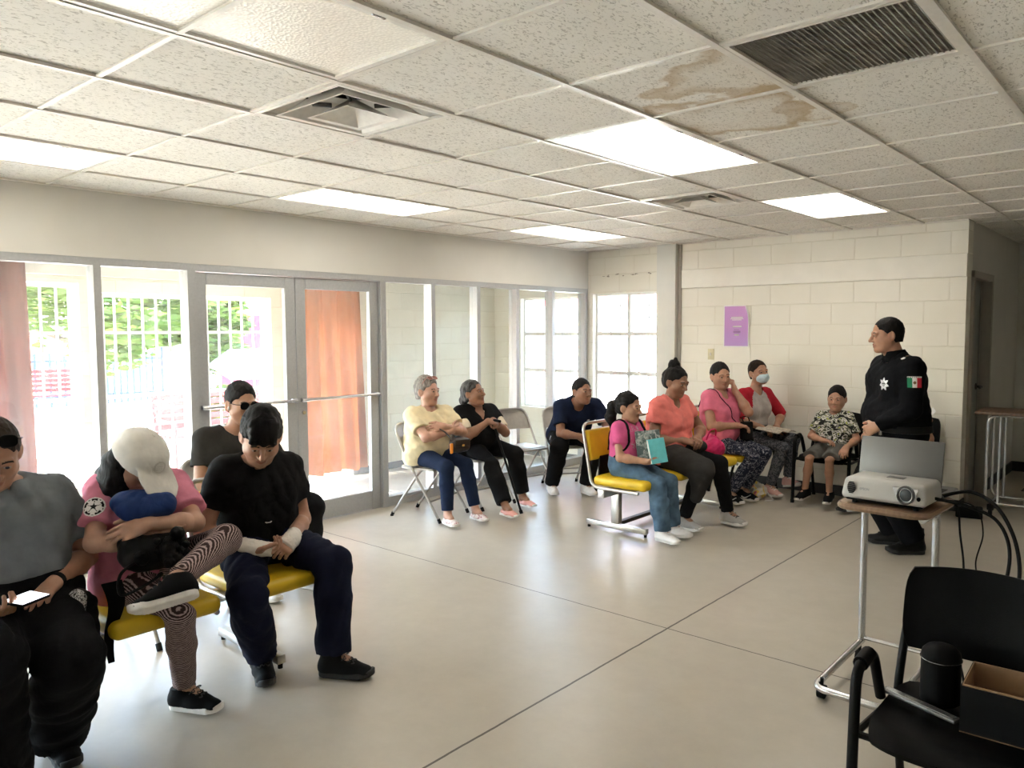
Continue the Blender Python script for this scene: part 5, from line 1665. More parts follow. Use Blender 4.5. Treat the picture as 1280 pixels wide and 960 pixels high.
def person(label, J, skin, root_xy, s=1.0, g=1.0, hs=1.0, h=0.009, hh=0.0034, hhand=0.0036, hands=None, group=None, bust=0.0, belly=0.0, bare_legs=False, feet_bare=False, cheek=1.0, jaw=1.0, nose=1.0, neck_r=0.052):
    """one continuous body: torso, limbs, head with face, hands"""
    root = wroot('person', (root_xy[0], root_xy[1], 0.0))
    tag(root, label, 'person', group)
    J = {k: (np.asarray(v, float) if isinstance(v, (tuple, list)) and len(v) == 3 and not isinstance(v[0], (tuple, list)) else v) for k, v in J.items()}
    J['s'] = s
    hy = J['heading']
    J['hf'] = dirv(hy); J['hl'] = A(-math.sin(math.radians(hy)), math.cos(math.radians(hy)), 0)
    l = nrm(J['shL'] - J['shR']); sh = (J['shL'] + J['shR']) / 2
    if 'neck' not in J: J['neck'] = sh + nrm(sh - J['hip']) * 0.035 * s
    up = nrm(J['neck'] - J['hip']); f = nrm(np.cross(l, up)); u = np.cross(f, l)
    J['l'], J['f'], J['u'] = l, f, u
    ua, fa, th, sn = 0.285 * s, 0.245 * s, 0.425 * s, 0.415 * s
    for q in 'RL':
        J['el' + q] = ik(J['sh' + q], J['wr' + q], J['el' + q], ua, fa)
        J['hp' + q] = J['hip'] + J['hl'] * (0.088 * s * g ** 0.5) * (1 if q == 'L' else -1)
        J['kn' + q] = ik(J['hp' + q], J['an' + q], J['kn' + q], th, sn)
    yaw, pit, rol = J['look']
    hf = dirv(yaw, -pit); hu0 = nrm(A(0, 0, 1) - hf * hf[2]); hl0 = np.cross(hu0, hf)
    cr, sr = math.cos(math.radians(rol)), math.sin(math.radians(rol))
    hl = hl0 * cr + hu0 * sr; hu = np.cross(hf, hl)
    J['Hf'], J['Hl'], J['Hu'], J['Hs'] = hf, hl, hu, hs
    hc = J['head']
    J['HP'] = lambda a, b, d: hc + (hf * a + hl * b + hu * d) * hs
    # body
    S = SDF()
    torso(S, J, -0.004, g * 0.94, belly=belly * 0.9, bust=bust * 0.9)
    for q in 'RL': S.rc(J['hp' + q], J['kn' + q], 0.082 * s * g, 0.052 * s * g ** 0.5, k=0.04)
    if J['hip'][2] < 0.65: S.plane(A(0, 0, J['hip'][2] - 0.072), A(0, 0, -1), k=0.01)
    for q in 'RL':
        S.rc(J['sh' + q], J['el' + q], 0.050 * s * g ** 0.5, 0.040 * s * g ** 0.4, k=0.035)
        S.rc(J['el' + q], J['el' + q] + (J['wr' + q] - J['el' + q]) * 0.25, 0.040 * s * g ** 0.4, 0.043 * s * g ** 0.4, k=0.02)
        S.rc(J['kn' + q], J['kn' + q] + (J['an' + q] - J['kn' + q]) * 0.35, 0.050 * s * g ** 0.5, 0.050 * s * g ** 0.5, k=0.02)
        S.rc(J['kn' + q] + (J['an' + q] - J['kn' + q]) * 0.35, J['an' + q], 0.050 * s * g ** 0.5, 0.034 * s, k=0.02)
        S.rc(J['an' + q], J['an' + q] + dirv(J['foot' + q][0], -J['foot' + q][1]) * 0.06 * s - A(0, 0, 0.02) * s, 0.033 * s, 0.028 * s, k=0.02)
    S.rc(J['neck'] - u * 0.03, hc - hf * 0.018 * hs - hu * 0.05 * hs, neck_r * s * 1.06, neck_r * s, k=0.03)
    ch = Chunk().add(S.mesh(h))
    J['SB'] = S
    # head and neck
    S = SDF()
    S.rc(J['neck'] - u * 0.02, hc - hf * 0.018 * hs - hu * 0.05 * hs, neck_r * s * 1.07, neck_r * s * 1.0, k=0.03)
    head_parts(S, hc, hf, hl, hu, hs, cheek, nose, jaw)
    J['SH'] = S
    ch.add(S.mesh(hh), 0, face_paint(hc, hf, hl, hu, hs))
    # forearms and hands
    J['SA'] = {}
    for q, side in (('R', -1), ('L', 1)):
        d, n, curl, thumb = hands[q]
        S = SDF()
        e, w = J['el' + q], J['wr' + q]
        S.rc(e, e + (w - e) * 0.3, 0.040 * s * g ** 0.4, 0.043 * s * g ** 0.4, k=0.02)
        S.rc(e + (w - e) * 0.3, w, 0.043 * s * g ** 0.4, 0.0265 * s, k=0.02)
        hand_sdf(S, w, np.asarray(d, float), np.asarray(n, float), side, curl, (s + 0.12) / 1.12 * 0.98, thumb=thumb)
        J['SA'][q] = S
        ch.add(S.mesh(hhand))
    ch.build('body', SKIN[skin], root)
    return root, J

def hair_cap(J, thick=0.012, nape=-0.06, front=0.055, side=0.0, k=0.015, top=0.0, width=1.0, temple=0.0):
    """hair over the skull: thin at the hairline, open at the face and around the ears"""
    S = SDF(); P = J['HP']; hs = J['Hs']; f, l, u = J['Hf'], J['Hl'], J['Hu']
    R = np.stack([f, l, u])
    S.ell(P(-0.016 - thick * 0.5, 0, 0.032 + top / 2), A(0.097 + thick * 0.7, (0.0775 + thick * 0.9) * width, 0.091 + thick + top / 2) * hs, R, k=k)
    S.ell(P(-0.045, 0, -0.02), A(0.058 + thick, 0.064 + thick * 0.8, 0.075) * hs, R, k=k)
    # rounded forehead and temples
    S.ell(P(0.125, 0, 0.008), A(0.118 - front * 0.35, 0.077, 0.080 - temple) * hs, R, k=0.012, op='s')
    for q in (-1, 1):
        S.ell(P(0.075, q * 0.07, -0.005), A(0.062, 0.05, 0.052) * hs, R, k=0.01, op='s')
        S.ell(P(0.004, q * 0.088, -0.012), A(0.030, 0.02, 0.036) * hs, R, k=0.006, op='s')
    S.box(P(0.072 + side, 0, -0.075), A(0.075, 0.16, 0.055) * hs, R, 0.02, k=0.012, op='s')
    S.plane(P(0, 0, nape), -u)
    return S

def top_cloth(J, name, mat, root, g, t=0.012, sleeve=0.55, hem=-0.11, neck=0.078, belly=0.0, bust=0.0, flare=0.014, seed=1, amp=0.0035, h=0.0085, vneck=0.0, paint=None, mats=None, long=False, collar=False, freq=38.0, topcut=None):
    """shirt: torso shell with sleeves, hem and neckline"""
    s = J['s']; S = SDF()
    torso(S, J, t, g, belly=belly, bust=bust)
    S.plane(J['hip'] + J['hf'] * 0.0 + A(0, 0, hem), A(0, 0, -1) * 1.0 + J['hf'] * 0.0)
    for q in 'RL':
        a, e, w = J['sh' + q], J['el' + q], J['wr' + q]
        if long:
            S.rc(a, e, 0.060 * s * g ** 0.5 + flare * 0.5, 0.050 * s * g ** 0.4 + flare * 0.5, k=0.03)
            S.rc(e, w, 0.050 * s * g ** 0.4 + flare * 0.5, 0.036 * s + flare * 0.4, k=0.02, cut=(w - nrm(w - e) * 0.012, nrm(w - e)))
        else:
            c = a + (e - a) * sleeve
            S.rc(a, e, 0.060 * s * g ** 0.5, 0.048 * s * g ** 0.4 + flare, k=0.03, cut=(c, nrm(e - a)))
    nb = J['neck']
    S.rc(nb - J['u'] * 0.012 * s + J['f'] * 0.012, nb + J['u'] * 0.14 + (J['head'] - nb) * 0.2, neck * s * 0.86, neck * s * 1.3, k=0.012, op='s')
    if vneck > 0:
        S.rc(nb + J['f'] * 0.10 - J['u'] * 0.02, nb + J['f'] * 0.13 - J['u'] * (0.02 + vneck), 0.060 * s, 0.006, k=0.01, op='s')
    if collar:
        cc = nb + J['u'] * 0.004
        S2 = SDF()
    if topcut is not None: S.plane(J['hip'] + nrm(J['neck'] - J['hip']) * topcut, nrm(J['neck'] - J['hip']))
    ch = Chunk().add(S.mesh(h, folds(amp, seed, freq)), 0, paint)
    o = ch.build(name, mats or [mat], root); wchild(o)
    J['ST'] = S
    return o

def trousers(J, name, mat, root, g, t=0.010, seat=None, ends=(0.97, 0.97), flare=(0.0, 0.0), waist=0.10, seed=2, amp=0.0035, h=0.0085, knee=0.0, thigh=1.0, freq=34.0, mats=None, paint=None):
    s = J['s']; S = SDF()
    hip, hl = J['hip'], J['hl']
    up = J['neck'] - hip
    S.rc(hip - hl * 0.080 * s * g, hip + hl * 0.080 * s * g, 0.110 * s * g + t, k=0.05)
    w = hip + up * 0.2
    S.rc(w - J['l'] * 0.06 * s * g, w + J['l'] * 0.06 * s * g, 0.106 * s * g + t, k=0.05)
    S.plane(hip + nrm(up) * waist, nrm(up))
    for i, q in enumerate('RL'):
        tc = None
        if ends[i] < 0.1:
            d = nrm(J['kn' + q] - J['hp' + q]); tc = (J['kn' + q] - d * ends[i] * s, d)
        S.rc(J['hp' + q], J['kn' + q], 0.088 * s * g * thigh + t, 0.058 * s * g ** 0.5 + t + knee, k=0.045 if tc is None else 0.02, cut=tc)
    if seat is not None: S.plane(A(0, 0, seat), A(0, 0, -1), k=0.02)
    for i, q in enumerate('RL'):
        if ends[i] < 0.1: continue
        k_, a = J['kn' + q], J['an' + q]
        e = k_ + (a - k_) * ends[i]; d = nrm(a - k_)
        m = k_ + (a - k_) * 0.35
        S.rc(k_, m, 0.056 * s * g ** 0.5 + t + knee, 0.053 * s * g ** 0.5 + t + flare[i] * 0.3 + knee * 0.6, k=0.03, cut=(e, d))
        if ends[i] > 0.35: S.rc(m, a, 0.053 * s * g ** 0.5 + t + flare[i] * 0.3 + knee * 0.6, 0.038 * s + t + flare[i], k=0.02, cut=(e, d))
    J['SP'] = S
    o = Chunk().add(S.mesh(h, folds(amp, seed, freq)), 0, paint).build(name, mats or [mat], root)
    return wchild(o)

def build_sdf(S, name, mat, root, h=0.005, noise=None):
    return wchild(Chunk().add(S.mesh(h, noise)).build(name, [mat], root))

def sunglasses(J, root, up=0.004, fwd=0.098, mat=None, tilt=0.0, name='sunglasses', frame_mat=None, scale=1.0):
    P = J['HP']; hs = J['Hs'] * scale
    m_ = MB()
    f, l, u = J['Hf'], J['Hl'], J['Hu']
    ct, st = math.cos(tilt), math.sin(tilt)
    f2 = f * ct + u * st; u2 = u * ct - f * st
    c = P(fwd, 0, up)
    R_ = Matrix(np.stack([l, u2, f2], 1).tolist())
    for q in (-1, 1):
        out = []
        for k in range(20):
            a = 2 * PI * k / 20
            out.append((0.033 * q + 0.027 * math.copysign(abs(math.cos(a)) ** 0.7, math.cos(a)), 0.020 * math.copysign(abs(math.sin(a)) ** 0.8, math.sin(a))))
        m_.prism([(x * hs, y * hs) for x, y in out], -0.002, 0.002, R_, Vector(c), 0)
        m_.tube([tuple(c + (l * x + u2 * y) * hs) for x, y in out], 0.0024, 6, 1, closed=True)
        a = c + (l * q * 0.062 + u2 * 0.008) * hs
        m_.tube([tuple(a), tuple(a + (l * q * 0.016 - f2 * 0.02) * hs), tuple(a + (l * q * 0.019 - f2 * 0.105) * hs)], 0.0022, 6, 1)
    m_.tube([tuple(c + (l * -0.008 + u2 * 0.006) * hs), tuple(c + (l * 0.008 + u2 * 0.006) * hs)], 0.0025, 6, 1)
    return m_.build(name, [mat or M['black_plastic'], frame_mat or M['black_plastic']], root)
# ------------------------------------------------------------------ cloth and shoe materials
F_ = {}
F_['black_tee'] = fabric('black_cotton', (0.006, 0.006, 0.0065))
F_['navy_sweat'] = fabric('navy_sweatpants_cloth', (0.006, 0.008, 0.024))
F_['black_trouser'] = fabric('black_trouser_cloth', (0.006, 0.006, 0.007))
F_['heather'] = fabric('heather_grey_cotton', (0.15, 0.165, 0.178))
F_['pink_jersey'] = fabric('pink_jersey_cloth', (0.62, 0.22, 0.31))
F_['white_cloth'] = fabric('white_cap_twill', (0.72, 0.69, 0.65))
F_['gauze'] = fabric('white_gauze', (0.74, 0.70, 0.64), folds=0.6)
F_['yellow_tee'] = fabric('pale_yellow_cotton', (0.74, 0.63, 0.41))
F_['denim_navy'] = fabric('dark_blue_leggings_cloth', (0.010, 0.018, 0.045))
F_['beige'] = fabric('cream_undersleeve', (0.68, 0.60, 0.46))
F_['navy_polo'] = fabric('navy_polo_pique', (0.010, 0.016, 0.042))
F_['magenta'] = fabric('magenta_tee_cotton', (0.58, 0.10, 0.24))
F_['denim'] = fabric('blue_denim', (0.085, 0.145, 0.215), var=0.3)
F_['coral'] = fabric('coral_pink_cotton', (0.80, 0.215, 0.185))
F_['grey_jacket'] = fabric('charcoal_grey_fleece', (0.042, 0.039, 0.037))
F_['rose'] = fabric('rose_pink_cotton', (0.68, 0.17, 0.26))
F_['red_sleeve'] = fabric('crimson_raglan_cotton', (0.42, 0.02, 0.035))
F_['grey_body'] = fabric('light_grey_cotton', (0.42, 0.38, 0.36))
F_['uniform'] = fabric('black_uniform_twill', (0.0028, 0.0032, 0.0048))
F_['grey_shorts'] = fabric('grey_shorts_cloth', (0.115, 0.11, 0.10))
F_['mask_blue'] = fabric('pale_blue_mask_fleece', (0.52, 0.66, 0.72), folds=0.1)
F_['blue_cloth'] = fabric('royal_blue_nylon', (0.014, 0.036, 0.14), rough=0.6)
F_['hot_pink'] = fabric('hot_pink_nylon', (0.62, 0.03, 0.14), rough=0.5)
F_['bag_brown'] = simple('dark_brown_leather', (0.022, 0.014, 0.010), 0.4, bmp=0.3, bscale=120)
F_['bag_black'] = simple('black_bag_nylon', (0.005, 0.005, 0.0055), 0.6, bmp=0.3, bscale=60, spec=0.15)
F_['shoe_black'] = simple('black_knit_shoe', (0.005, 0.005, 0.0055), 0.75, bmp=0.3, bscale=300, spec=0.12)
F_['shoe_leather'] = simple('black_boot_leather', (0.004, 0.004, 0.004), 0.45, bmp=0.2, bscale=60, spec=0.2)
F_['shoe_white'] = simple('white_shoe_leather', (0.74, 0.71, 0.70), 0.45, bmp=0.1)
F_['shoe_grey'] = simple('grey_mesh_shoe', (0.36, 0.34, 0.32), 0.7, bmp=0.3, bscale=300)
F_['shoe_pink'] = simple('pale_pink_shoe_mesh', (0.62, 0.36, 0.32), 0.6, bmp=0.3, bscale=200)
F_['flat_pink'] = simple('pink_slip_on_leather', (0.66, 0.32, 0.28), 0.5, bmp=0.1)
F_['sole_white'] = simple('white_rubber_sole', (0.72, 0.69, 0.66), 0.6, bmp=0.05)
F_['sole_black'] = simple('black_rubber_sole', (0.016, 0.016, 0.016), 0.7, bmp=0.1)
F_['lace_white'] = simple('white_lace', (0.7, 0.68, 0.66), 0.8, bmp=0)
F_['lace_black'] = simple('black_lace', (0.03, 0.03, 0.03), 0.8, bmp=0)

def pattern_mat(name, stops, scale=22.0, dist=2.0, detail=2.0, mp=(1, 1, 1), kind='noise', rough=0.9):
    m, nt, b = new_mat(name)
    c = coords(nt, mp)
    if kind == 'noise':
        n = N(nt, 'ShaderNodeTexNoise', Scale=scale, Detail=detail, Distortion=dist); o = n.outputs['Fac']
    elif kind == 'voronoi':
        n = N(nt, 'ShaderNodeTexVoronoi', Scale=scale); o = n.outputs['Distance']
    else:
        n = N(nt, 'ShaderNodeTexWave', Scale=scale, Distortion=dist, Detail=detail); o = n.outputs['Fac']
    nt.links.new(c, n.inputs['Vector'])
    nt.links.new(ramp(nt, o, stops, True), b.inputs['Base Color'])
    b.inputs['Roughness'].default_value = rough; b.inputs['Specular IOR Level'].default_value = 0.15
    n2 = N(nt, 'ShaderNodeTexNoise', Scale=22.0, Detail=2.0); nt.links.new(coords(nt), n2.inputs['Vector'])
    bump(nt, b, n2.outputs['Fac'], 0.2, 0.02)
    return m
F_['camo'] = pattern_mat('camouflage_cotton', [(0.0, (0.02, 0.02, 0.02)), (0.43, (0.20, 0.21, 0.15)), (0.5, (0.62, 0.60, 0.55)), (0.58, (0.05, 0.055, 0.04)), (0.66, (0.42, 0.46, 0.12))], 15.0, 1.6, 1.5, (1, 1, 1.6))
F_['floral'] = pattern_mat('navy_leggings_with_pale_scrolls', [(0.0, (0.020, 0.024, 0.042)), (0.55, (0.30, 0.30, 0.33)), (0.60, (0.020, 0.024, 0.042)), (0.70, (0.36, 0.35, 0.36)), (0.73, (0.020, 0.024, 0.042))], 17.0, 3.0, 2.0)
F_['mottled'] = pattern_mat('grey_mottled_leggings', [(0.0, (0.05, 0.055, 0.065)), (0.48, (0.14, 0.14, 0.15)), (0.6, (0.045, 0.05, 0.06))], 22.0, 2.0, 3.0)
F_['print_shoe'] = pattern_mat('white_shoe_with_rose_marks', [(0.0, (0.66, 0.56, 0.52)), (0.56, (0.36, 0.16, 0.17)), (0.64, (0.66, 0.56, 0.52))], 34.0, 1.0, 1.0)
F_['bandana'] = pattern_mat('black_and_white_bandana', [(0.0, (0.03, 0.03, 0.03)), (0.47, (0.5, 0.5, 0.5)), (0.58, (0.04, 0.04, 0.04)), (0.66, (0.5, 0.5, 0.5))], 60.0, 2.5, 2.0)
F_['tee_print'] = pattern_mat('magenta_tee_with_print', [(0.0, (0.58, 0.10, 0.24)), (0.6, (0.46, 0.30, 0.36)), (0.68, (0.58, 0.10, 0.24))], 26.0, 1.0, 2.0)
F_['cover'] = pattern_mat('patterned_notebook_cover', [(0.0, (0.10, 0.13, 0.13)), (0.45, (0.24, 0.28, 0.27)), (0.55, (0.42, 0.42, 0.40)), (0.66, (0.12, 0.15, 0.16))], 26.0, 1.0, 3.0, rough=0.4)
F_['cyan'] = simple('cyan_book_cover', (0.14, 0.55, 0.60), 0.4, bmp=0)
F_['paper_grey'] = simple('grey_page_edges', (0.55, 0.53, 0.50), 0.7, bmp=0)
def striped_leggings():
    m, nt, b = new_mat('striped_leggings')
    w = N(nt, 'ShaderNodeTexWave', Scale=46.0, Distortion=1.8, Detail=1.5); w.wave_type = 'BANDS'; w.bands_direction = 'DIAGONAL'
    w.inputs['Detail Scale'].default_value = 2.5
    nt.links.new(coords(nt, (0.8, -0.5, 1.6)), w.inputs['Vector'])
    nt.links.new(ramp(nt, w.outputs['Fac'], [(0.0, (0.035, 0.022, 0.022)), (0.55, (0.06, 0.035, 0.035)), (0.72, (0.42, 0.32, 0.31))]), b.inputs['Base Color'])
    b.inputs['Roughness'].default_value = 0.9; b.inputs['Specular IOR Level'].default_value = 0.15
    return m
F_['striped'] = striped_leggings()

def bandage(J, q, root, ext=0.075):
    S = SDF(); w, e = J['wr' + q], J['el' + q]; a = nrm(e - w)
    S.rc(w + a * 0.05, w, 0.036, 0.036, k=0.02)
    d = J['hd' + q]; n = J['hn' + q]; lat = np.cross(d, n)
    for o in (-0.02, 0.0, 0.02): S.rc(w, w + d * ext + lat * o, 0.030, 0.024, k=0.02)
    S.plane(w + d * (ext + 0.008), d); S.plane(w + a * 0.06, a)
    return build_sdf(S, 'bandage', F_['gauze'], root, 0.004, folds(0.0022, 5, 190.0))

def hand_dirs(J, hands):
    for q in 'RL':
        d, n = nrm(hands[q][0]), np.asarray(hands[q][1], float)
        J['hd' + q] = d; J['hn' + q] = nrm(n - d * (n @ d))

# ================================================================== people at the left, on the near bench
# --- young man with bandaged hands
J = dict(hip=(-3.40, 2.00, 0.565), shR=(-3.375, 1.80, 0.945), shL=(-3.335, 2.14, 0.935), neck=(-3.335, 1.955, 0.985), head=(-3.235, 1.925, 1.10), look=(-28, 33, -4), heading=5,
         elR=(-3.40, 1.68, 0.66), wrR=(-3.19, 1.845, 0.605), elL=(-3.40, 2.28, 0.64), wrL=(-3.15, 2.02, 0.62),
         knR=(-3.02, 1.70, 0.52), anR=(-3.20, 1.875, 0.095), knL=(-2.99, 2.14, 0.53), anL=(-2.925, 2.085, 0.095), footR=(-25, 0), footL=(32, 0))
hands = {'R': ((0.55, 0.75, -0.10), (0.2, 0.1, 1.0), 0.55, 0.6), 'L': ((0.45, -0.80, -0.25), (-0.5, -0.3, -0.8), 0.65, 0.6)}
p, J = person('young man in a black T-shirt with white-bandaged hands, looking down at his lap', J, 'tan', (-3.4, 2.0), 1.0, 1.0, 1.02, hands=hands, hhand=0.003)
hand_dirs(J, hands)
trousers(J, 'sweatpants', F_['navy_sweat'], p, 1.0, 0.014, 0.470, (0.93, 0.95), (0.022, 0.022), knee=0.012, seed=3, amp=0.010)
top_cloth(J, 't_shirt', F_['black_tee'], p, 1.0, 0.014, 0.60, -0.13, flare=0.02, seed=4, amp=0.008)
Sh = hair_cap(J, 0.016, -0.055, top=0.022)
for k, (a, b, d) in enumerate(((0.085, -0.035, 0.075), (0.092, 0.0, 0.078), (0.085, 0.035, 0.075))):
    P = J['HP']; Sh.rc(P(a - 0.05, b, d + 0.035), P(a + 0.008, b * 1.2, d - 0.020), 0.030, 0.017, k=0.02)
build_sdf(Sh, 'hair', H_BLACK, p, 0.005, folds(0.005, 7, 95.0))
bandage(J, 'R', p); bandage(J, 'L', p, 0.06)
shoe(p, J['anR'], -25, 0, 1.08, F_['shoe_black'], F_['sole_black'], laces=F_['lace_black'])
shoe(p, J['anL'], 32, 0, 1.08, F_['shoe_black'], F_['sole_black'], laces=F_['lace_black'])
decal(J['ST'], J['hip'] + J['f'] * 0.15 - J['l'] * 0.02 + A(0, 0, 0.16), J['f'] - J['l'] * 0.3, (0, 0, 1), 0.032, 0.012, 8, 5, lambda u, v: 0 if abs(v - 0.6 * u * u + 0.3) < 0.5 else -1, [F_['lace_white']], 'emblem', p)

# --- woman in pink jersey and white cap
J = dict(hip=(-3.37, 1.41, 0.555), shR=(-3.40, 1.275, 0.945), shL=(-3.36, 1.575, 0.925), neck=(-3.37, 1.42, 0.975), head=(-3.29, 1.375, 1.045), look=(14, 40, -8), heading=2,
         elR=(-3.21, 1.215, 0.765), wrR=(-3.12, 1.38, 0.765), elL=(-3.16, 1.58, 0.80), wrL=(-3.095, 1.325, 0.835),
         knR=(-2.92, 1.38, 0.57), anR=(-3.13, 1.475, 0.095), knL=(-3.08, 1.62, 0.70), anL=(-2.83, 1.315, 0.665), footR=(28, 0), footL=(-118, 12))
hands = {'R': ((0.35, 0.9, 0.05), (-0.6, 0.3, 0.3), 0.35, 0.4), 'L': ((-0.22, -0.93, -0.28), (-0.75, 0.2, -0.5), 0.22, 0.25)}
p, J = person('woman in a pink jersey and white cap, head bowed and arms crossed', J, 'fair', (-3.37, 1.37), 0.93, 1.0, 0.98, hands=hands, hhand=0.003, bust=0.9)
trousers(J, 'leggings', F_['striped'], p, 1.06, 0.004, 0.470, (0.90, 0.93), (0.004, 0.004), seed=5, amp=0.002)
top_cloth(J, 'jersey', F_['pink_jersey'], p, 1.02, 0.018, 0.72, -0.12, flare=0.026, seed=6, amp=0.009, bust=0.9)
Sh = hair_cap(J, 0.014, -0.11)
P = J['HP']
for q in (-1, 1):
    Sh.rc(P(-0.03, q * 0.062, -0.01), P(0.03, q * 0.060, -0.09), 0.040, 0.040, k=0.04); Sh.rc(P(0.03, q * 0.060, -0.09), P(0.05, q * 0.055, -0.16), 0.040, 0.030, k=0.04)
    Sh.rc(P(-0.05, q * 0.05, -0.05), P(-0.02, q * 0.065, -0.14), 0.045, 0.034, k=0.04)
Sh.rc(P(-0.06, 0, -0.02), P(-0.085, -0.03, -0.13), 0.050, 0.030, k=0.03)
build_sdf(Sh, 'hair', H_BLACK, p, 0.005, folds(0.004, 8, 95.0))
S = SDF(); hs = J['Hs']; R3 = np.stack([J['Hf'], J['Hl'], J['Hu']])
S.ell(P(-0.008, 0, 0.045), A(0.130, 0.112, 0.114) * hs, R3, k=0.01)
S.plane(P(0, 0, 0.028), -J['Hu'] - J['Hf'] * 0.08, k=0.006)
S2 = S
S2.ell(P(0.135, 0, 0.044), A(0.110, 0.092, 0.012), np.stack([nrm(J['Hf'] - J['Hu'] * 0.35), J['Hl'], nrm(J['Hu'] + J['Hf'] * 0.35)]), k=0.012)
cp = build_sdf(S2, 'cap', F_['white_cloth'], p, 0.0045, folds(0.0016, 2, 60.0))
m_ = MB(); c = P(-0.008, 0, 0.158); m_.lathe([(0.009, 0), (0.008, 0.005), (0.003, 0.007)], c, 12, Matrix(np.stack([J['Hf'], J['Hl'], J['Hu']], 1).tolist())); m_.build('cap_button', F_['white_cloth'], cp)
decal(S2, P(0.10, -0.005, 0.085), J['Hf'] + J['Hu'] * 0.4, J['Hu'], 0.062, 0.05, 26, 22, lambda u, v: 0 if (0.72 < math.hypot(u, v * 0.95) < 0.95) or (abs(u) < 0.5 and int((v + 1) * 5.5) % 2 == 0 and int((u + 1) * 9) % 3 != 0 and abs(v) < 0.55) else -1, [simple('pale_grey_embroidery', (0.56, 0.53, 0.49), 0.9, bmp=0)], 'embroidery', cp)
shoe(p, J['anR'], 28, 0, 1.0, F_['shoe_black'], F_['sole_white'], laces=F_['lace_black'])
shoe(p, J['anL'], -118, 12, 1.0, F_['shoe_black'], F_['sole_white'], laces=F_['lace_black'], roll=-35)
# round star-ball badge on the sleeve
def starball(u, v):
    r = math.hypot(u, v)
    if r > 0.98: return -1
    if r > 0.86: return 0
    a = math.degrees(math.atan2(u, v)) % 72
    a = min(a, 72 - a)
    rs = 0.42 / (1 + 1.25 * math.sin(math.radians(a * 2.5)) ** 1.0)          # centre star
    if r < rs: return 1
    if r > 0.62 and a < 20 and r > 0.62 + (20 - a) * 0.004: return 1
    if abs(a) < 3.2 and r < 0.62: return 1
    if a > 30 and r > 0.78: return 1
    return 0
mid = J['shR'] + (J['elR'] - J['shR']) * 0.40
nn = A(0.80, -0.50, 0.35)
decal(J['ST'], mid, nn, (0, 0, 1), 0.085, 0.085, 40, 40, starball, [F_['lace_white'], F_['bag_black']], 'sleeve_badge', p, 0.003)
M_pink_root = p

# things in her arms
S = SDF()
S.ell((-3.145, 1.345, 0.905), (0.06, 0.095, 0.055), k=0.03); S.ell((-3.18, 1.29, 0.915), (0.05, 0.06, 0.045), k=0.03); S.rc((-3.12, 1.42, 0.89), (-3.14, 1.28, 0.885), 0.04, 0.035, k=0.03)
r_ = wroot('jacket', (-3.145, 1.40, 0.85)); build_sdf(S, 'cloth', F_['blue_cloth'], r_, 0.006, folds(0.006, 3, 60.0))
tag(r_, 'bundled royal-blue jacket hugged under the chin of the woman in the white cap', 'jacket')
S = SDF(); S.box((-3.085, 1.345, 0.735), (0.05, 0.125, 0.05), np.stack([dirv(-15), dirv(75), A(0, 0, 1)]), 0.03, k=0.02); S.ell((-3.06, 1.335, 0.70), (0.055, 0.11, 0.045), k=0.03)
r_ = wroot('shoulder_bag', (-3.09, 1.405, 0.66)); b_ = build_sdf(S, 'bag_body', F_['bag_black'], r_, 0.006, folds(0.004, 9, 50.0))
m_ = MB(); m_.tube(smooth_path([(-3.02, 1.30, 0.73), (-3.03, 1.20, 0.68), (-3.02, 1.19, 0.60), (-2.99, 1.26, 0.62), (-2.97, 1.33, 0.66)], 8), 0.006, 6); m_.build('strap', F_['bag_black'], r_)
tag(r_, 'black shoulder bag on the lap of the woman in the white cap', 'bag')
S = SDF()
rg = random.Random(5)
for k in range(26): 
    c = A(-3.0, 1.385, 0.715) + A(rg.gauss(0, .02), rg.gauss(0, .035), rg.gauss(0, .03)); S.ell(c, A(1, 1, 1) * rg.uniform(0.012, 0.028), k=0.006)
r_ = wroot('pompom_charm', (-3.0, 1.385, 0.64)); build_sdf(S, 'tuft', F_['bag_black'], r_, 0.004, folds(0.004, 11, 260.0))
tag(r_, 'fluffy black pompom beside the black shoulder bag over the striped knee', 'charm')
m_ = MB()
def sfn(u, v):
    return (-3.14 + 0.06 * v + 0.02 * math.sin(v * 7), 1.205 + 0.055 * (u - 0.5) * (1.4 - v) - 0.03 * v + 0.01 * math.sin(v * 5), 0.62 - 0.29 * v)
m_.shell(sfn, 6, 16, 0.006)
single('sash', m_, F_['black_trouser'], 'black cloth sash hanging down beside the yellow seat from the pink jersey', 'sash')

# --- person in grey T-shirt with phone
J = dict(hip=(-3.33, 0.92, 0.58), shR=(-3.37, 0.72, 0.985), shL=(-3.37, 1.105, 0.965), neck=(-3.36, 0.91, 1.03), head=(-3.28, 0.865, 1.15), look=(-8, 28, 0), heading=0,
         elR=(-3.34, 0.62, 0.68), wrR=(-3.08, 0.76, 0.64), elL=(-3.36, 1.21, 0.67), wrL=(-3.18, 1.015, 0.655),
         knR=(-2.93, 0.72, 0.56), anR=(-2.98, 0.74, 0.10), knL=(-2.93, 0.97, 0.55), anL=(-3.17, 1.0, 0.10), footR=(5, 0), footL=(-5, 0))
hands = {'R': ((0.75, 0.5, 0.05), (0.1, 0.2, 1.0), 0.55, 0.3), 'L': ((0.62, -0.72, -0.22), (0.2, -0.1, -1.0), 0.30, 0.3)}
p, J = person('person in a grey T-shirt with sunglasses on the head, looking at a phone', J, 'tan', (-3.33, 0.92), 1.03, 1.04, 1.04, hands=hands, hhand=0.003)
trousers(J, 'trousers', F_['black_trouser'], p, 1.1, 0.018, 0.470, (1.0, 1.0), (0.055, 0.055), knee=0.03, seed=8, amp=0.012, thigh=1.05)
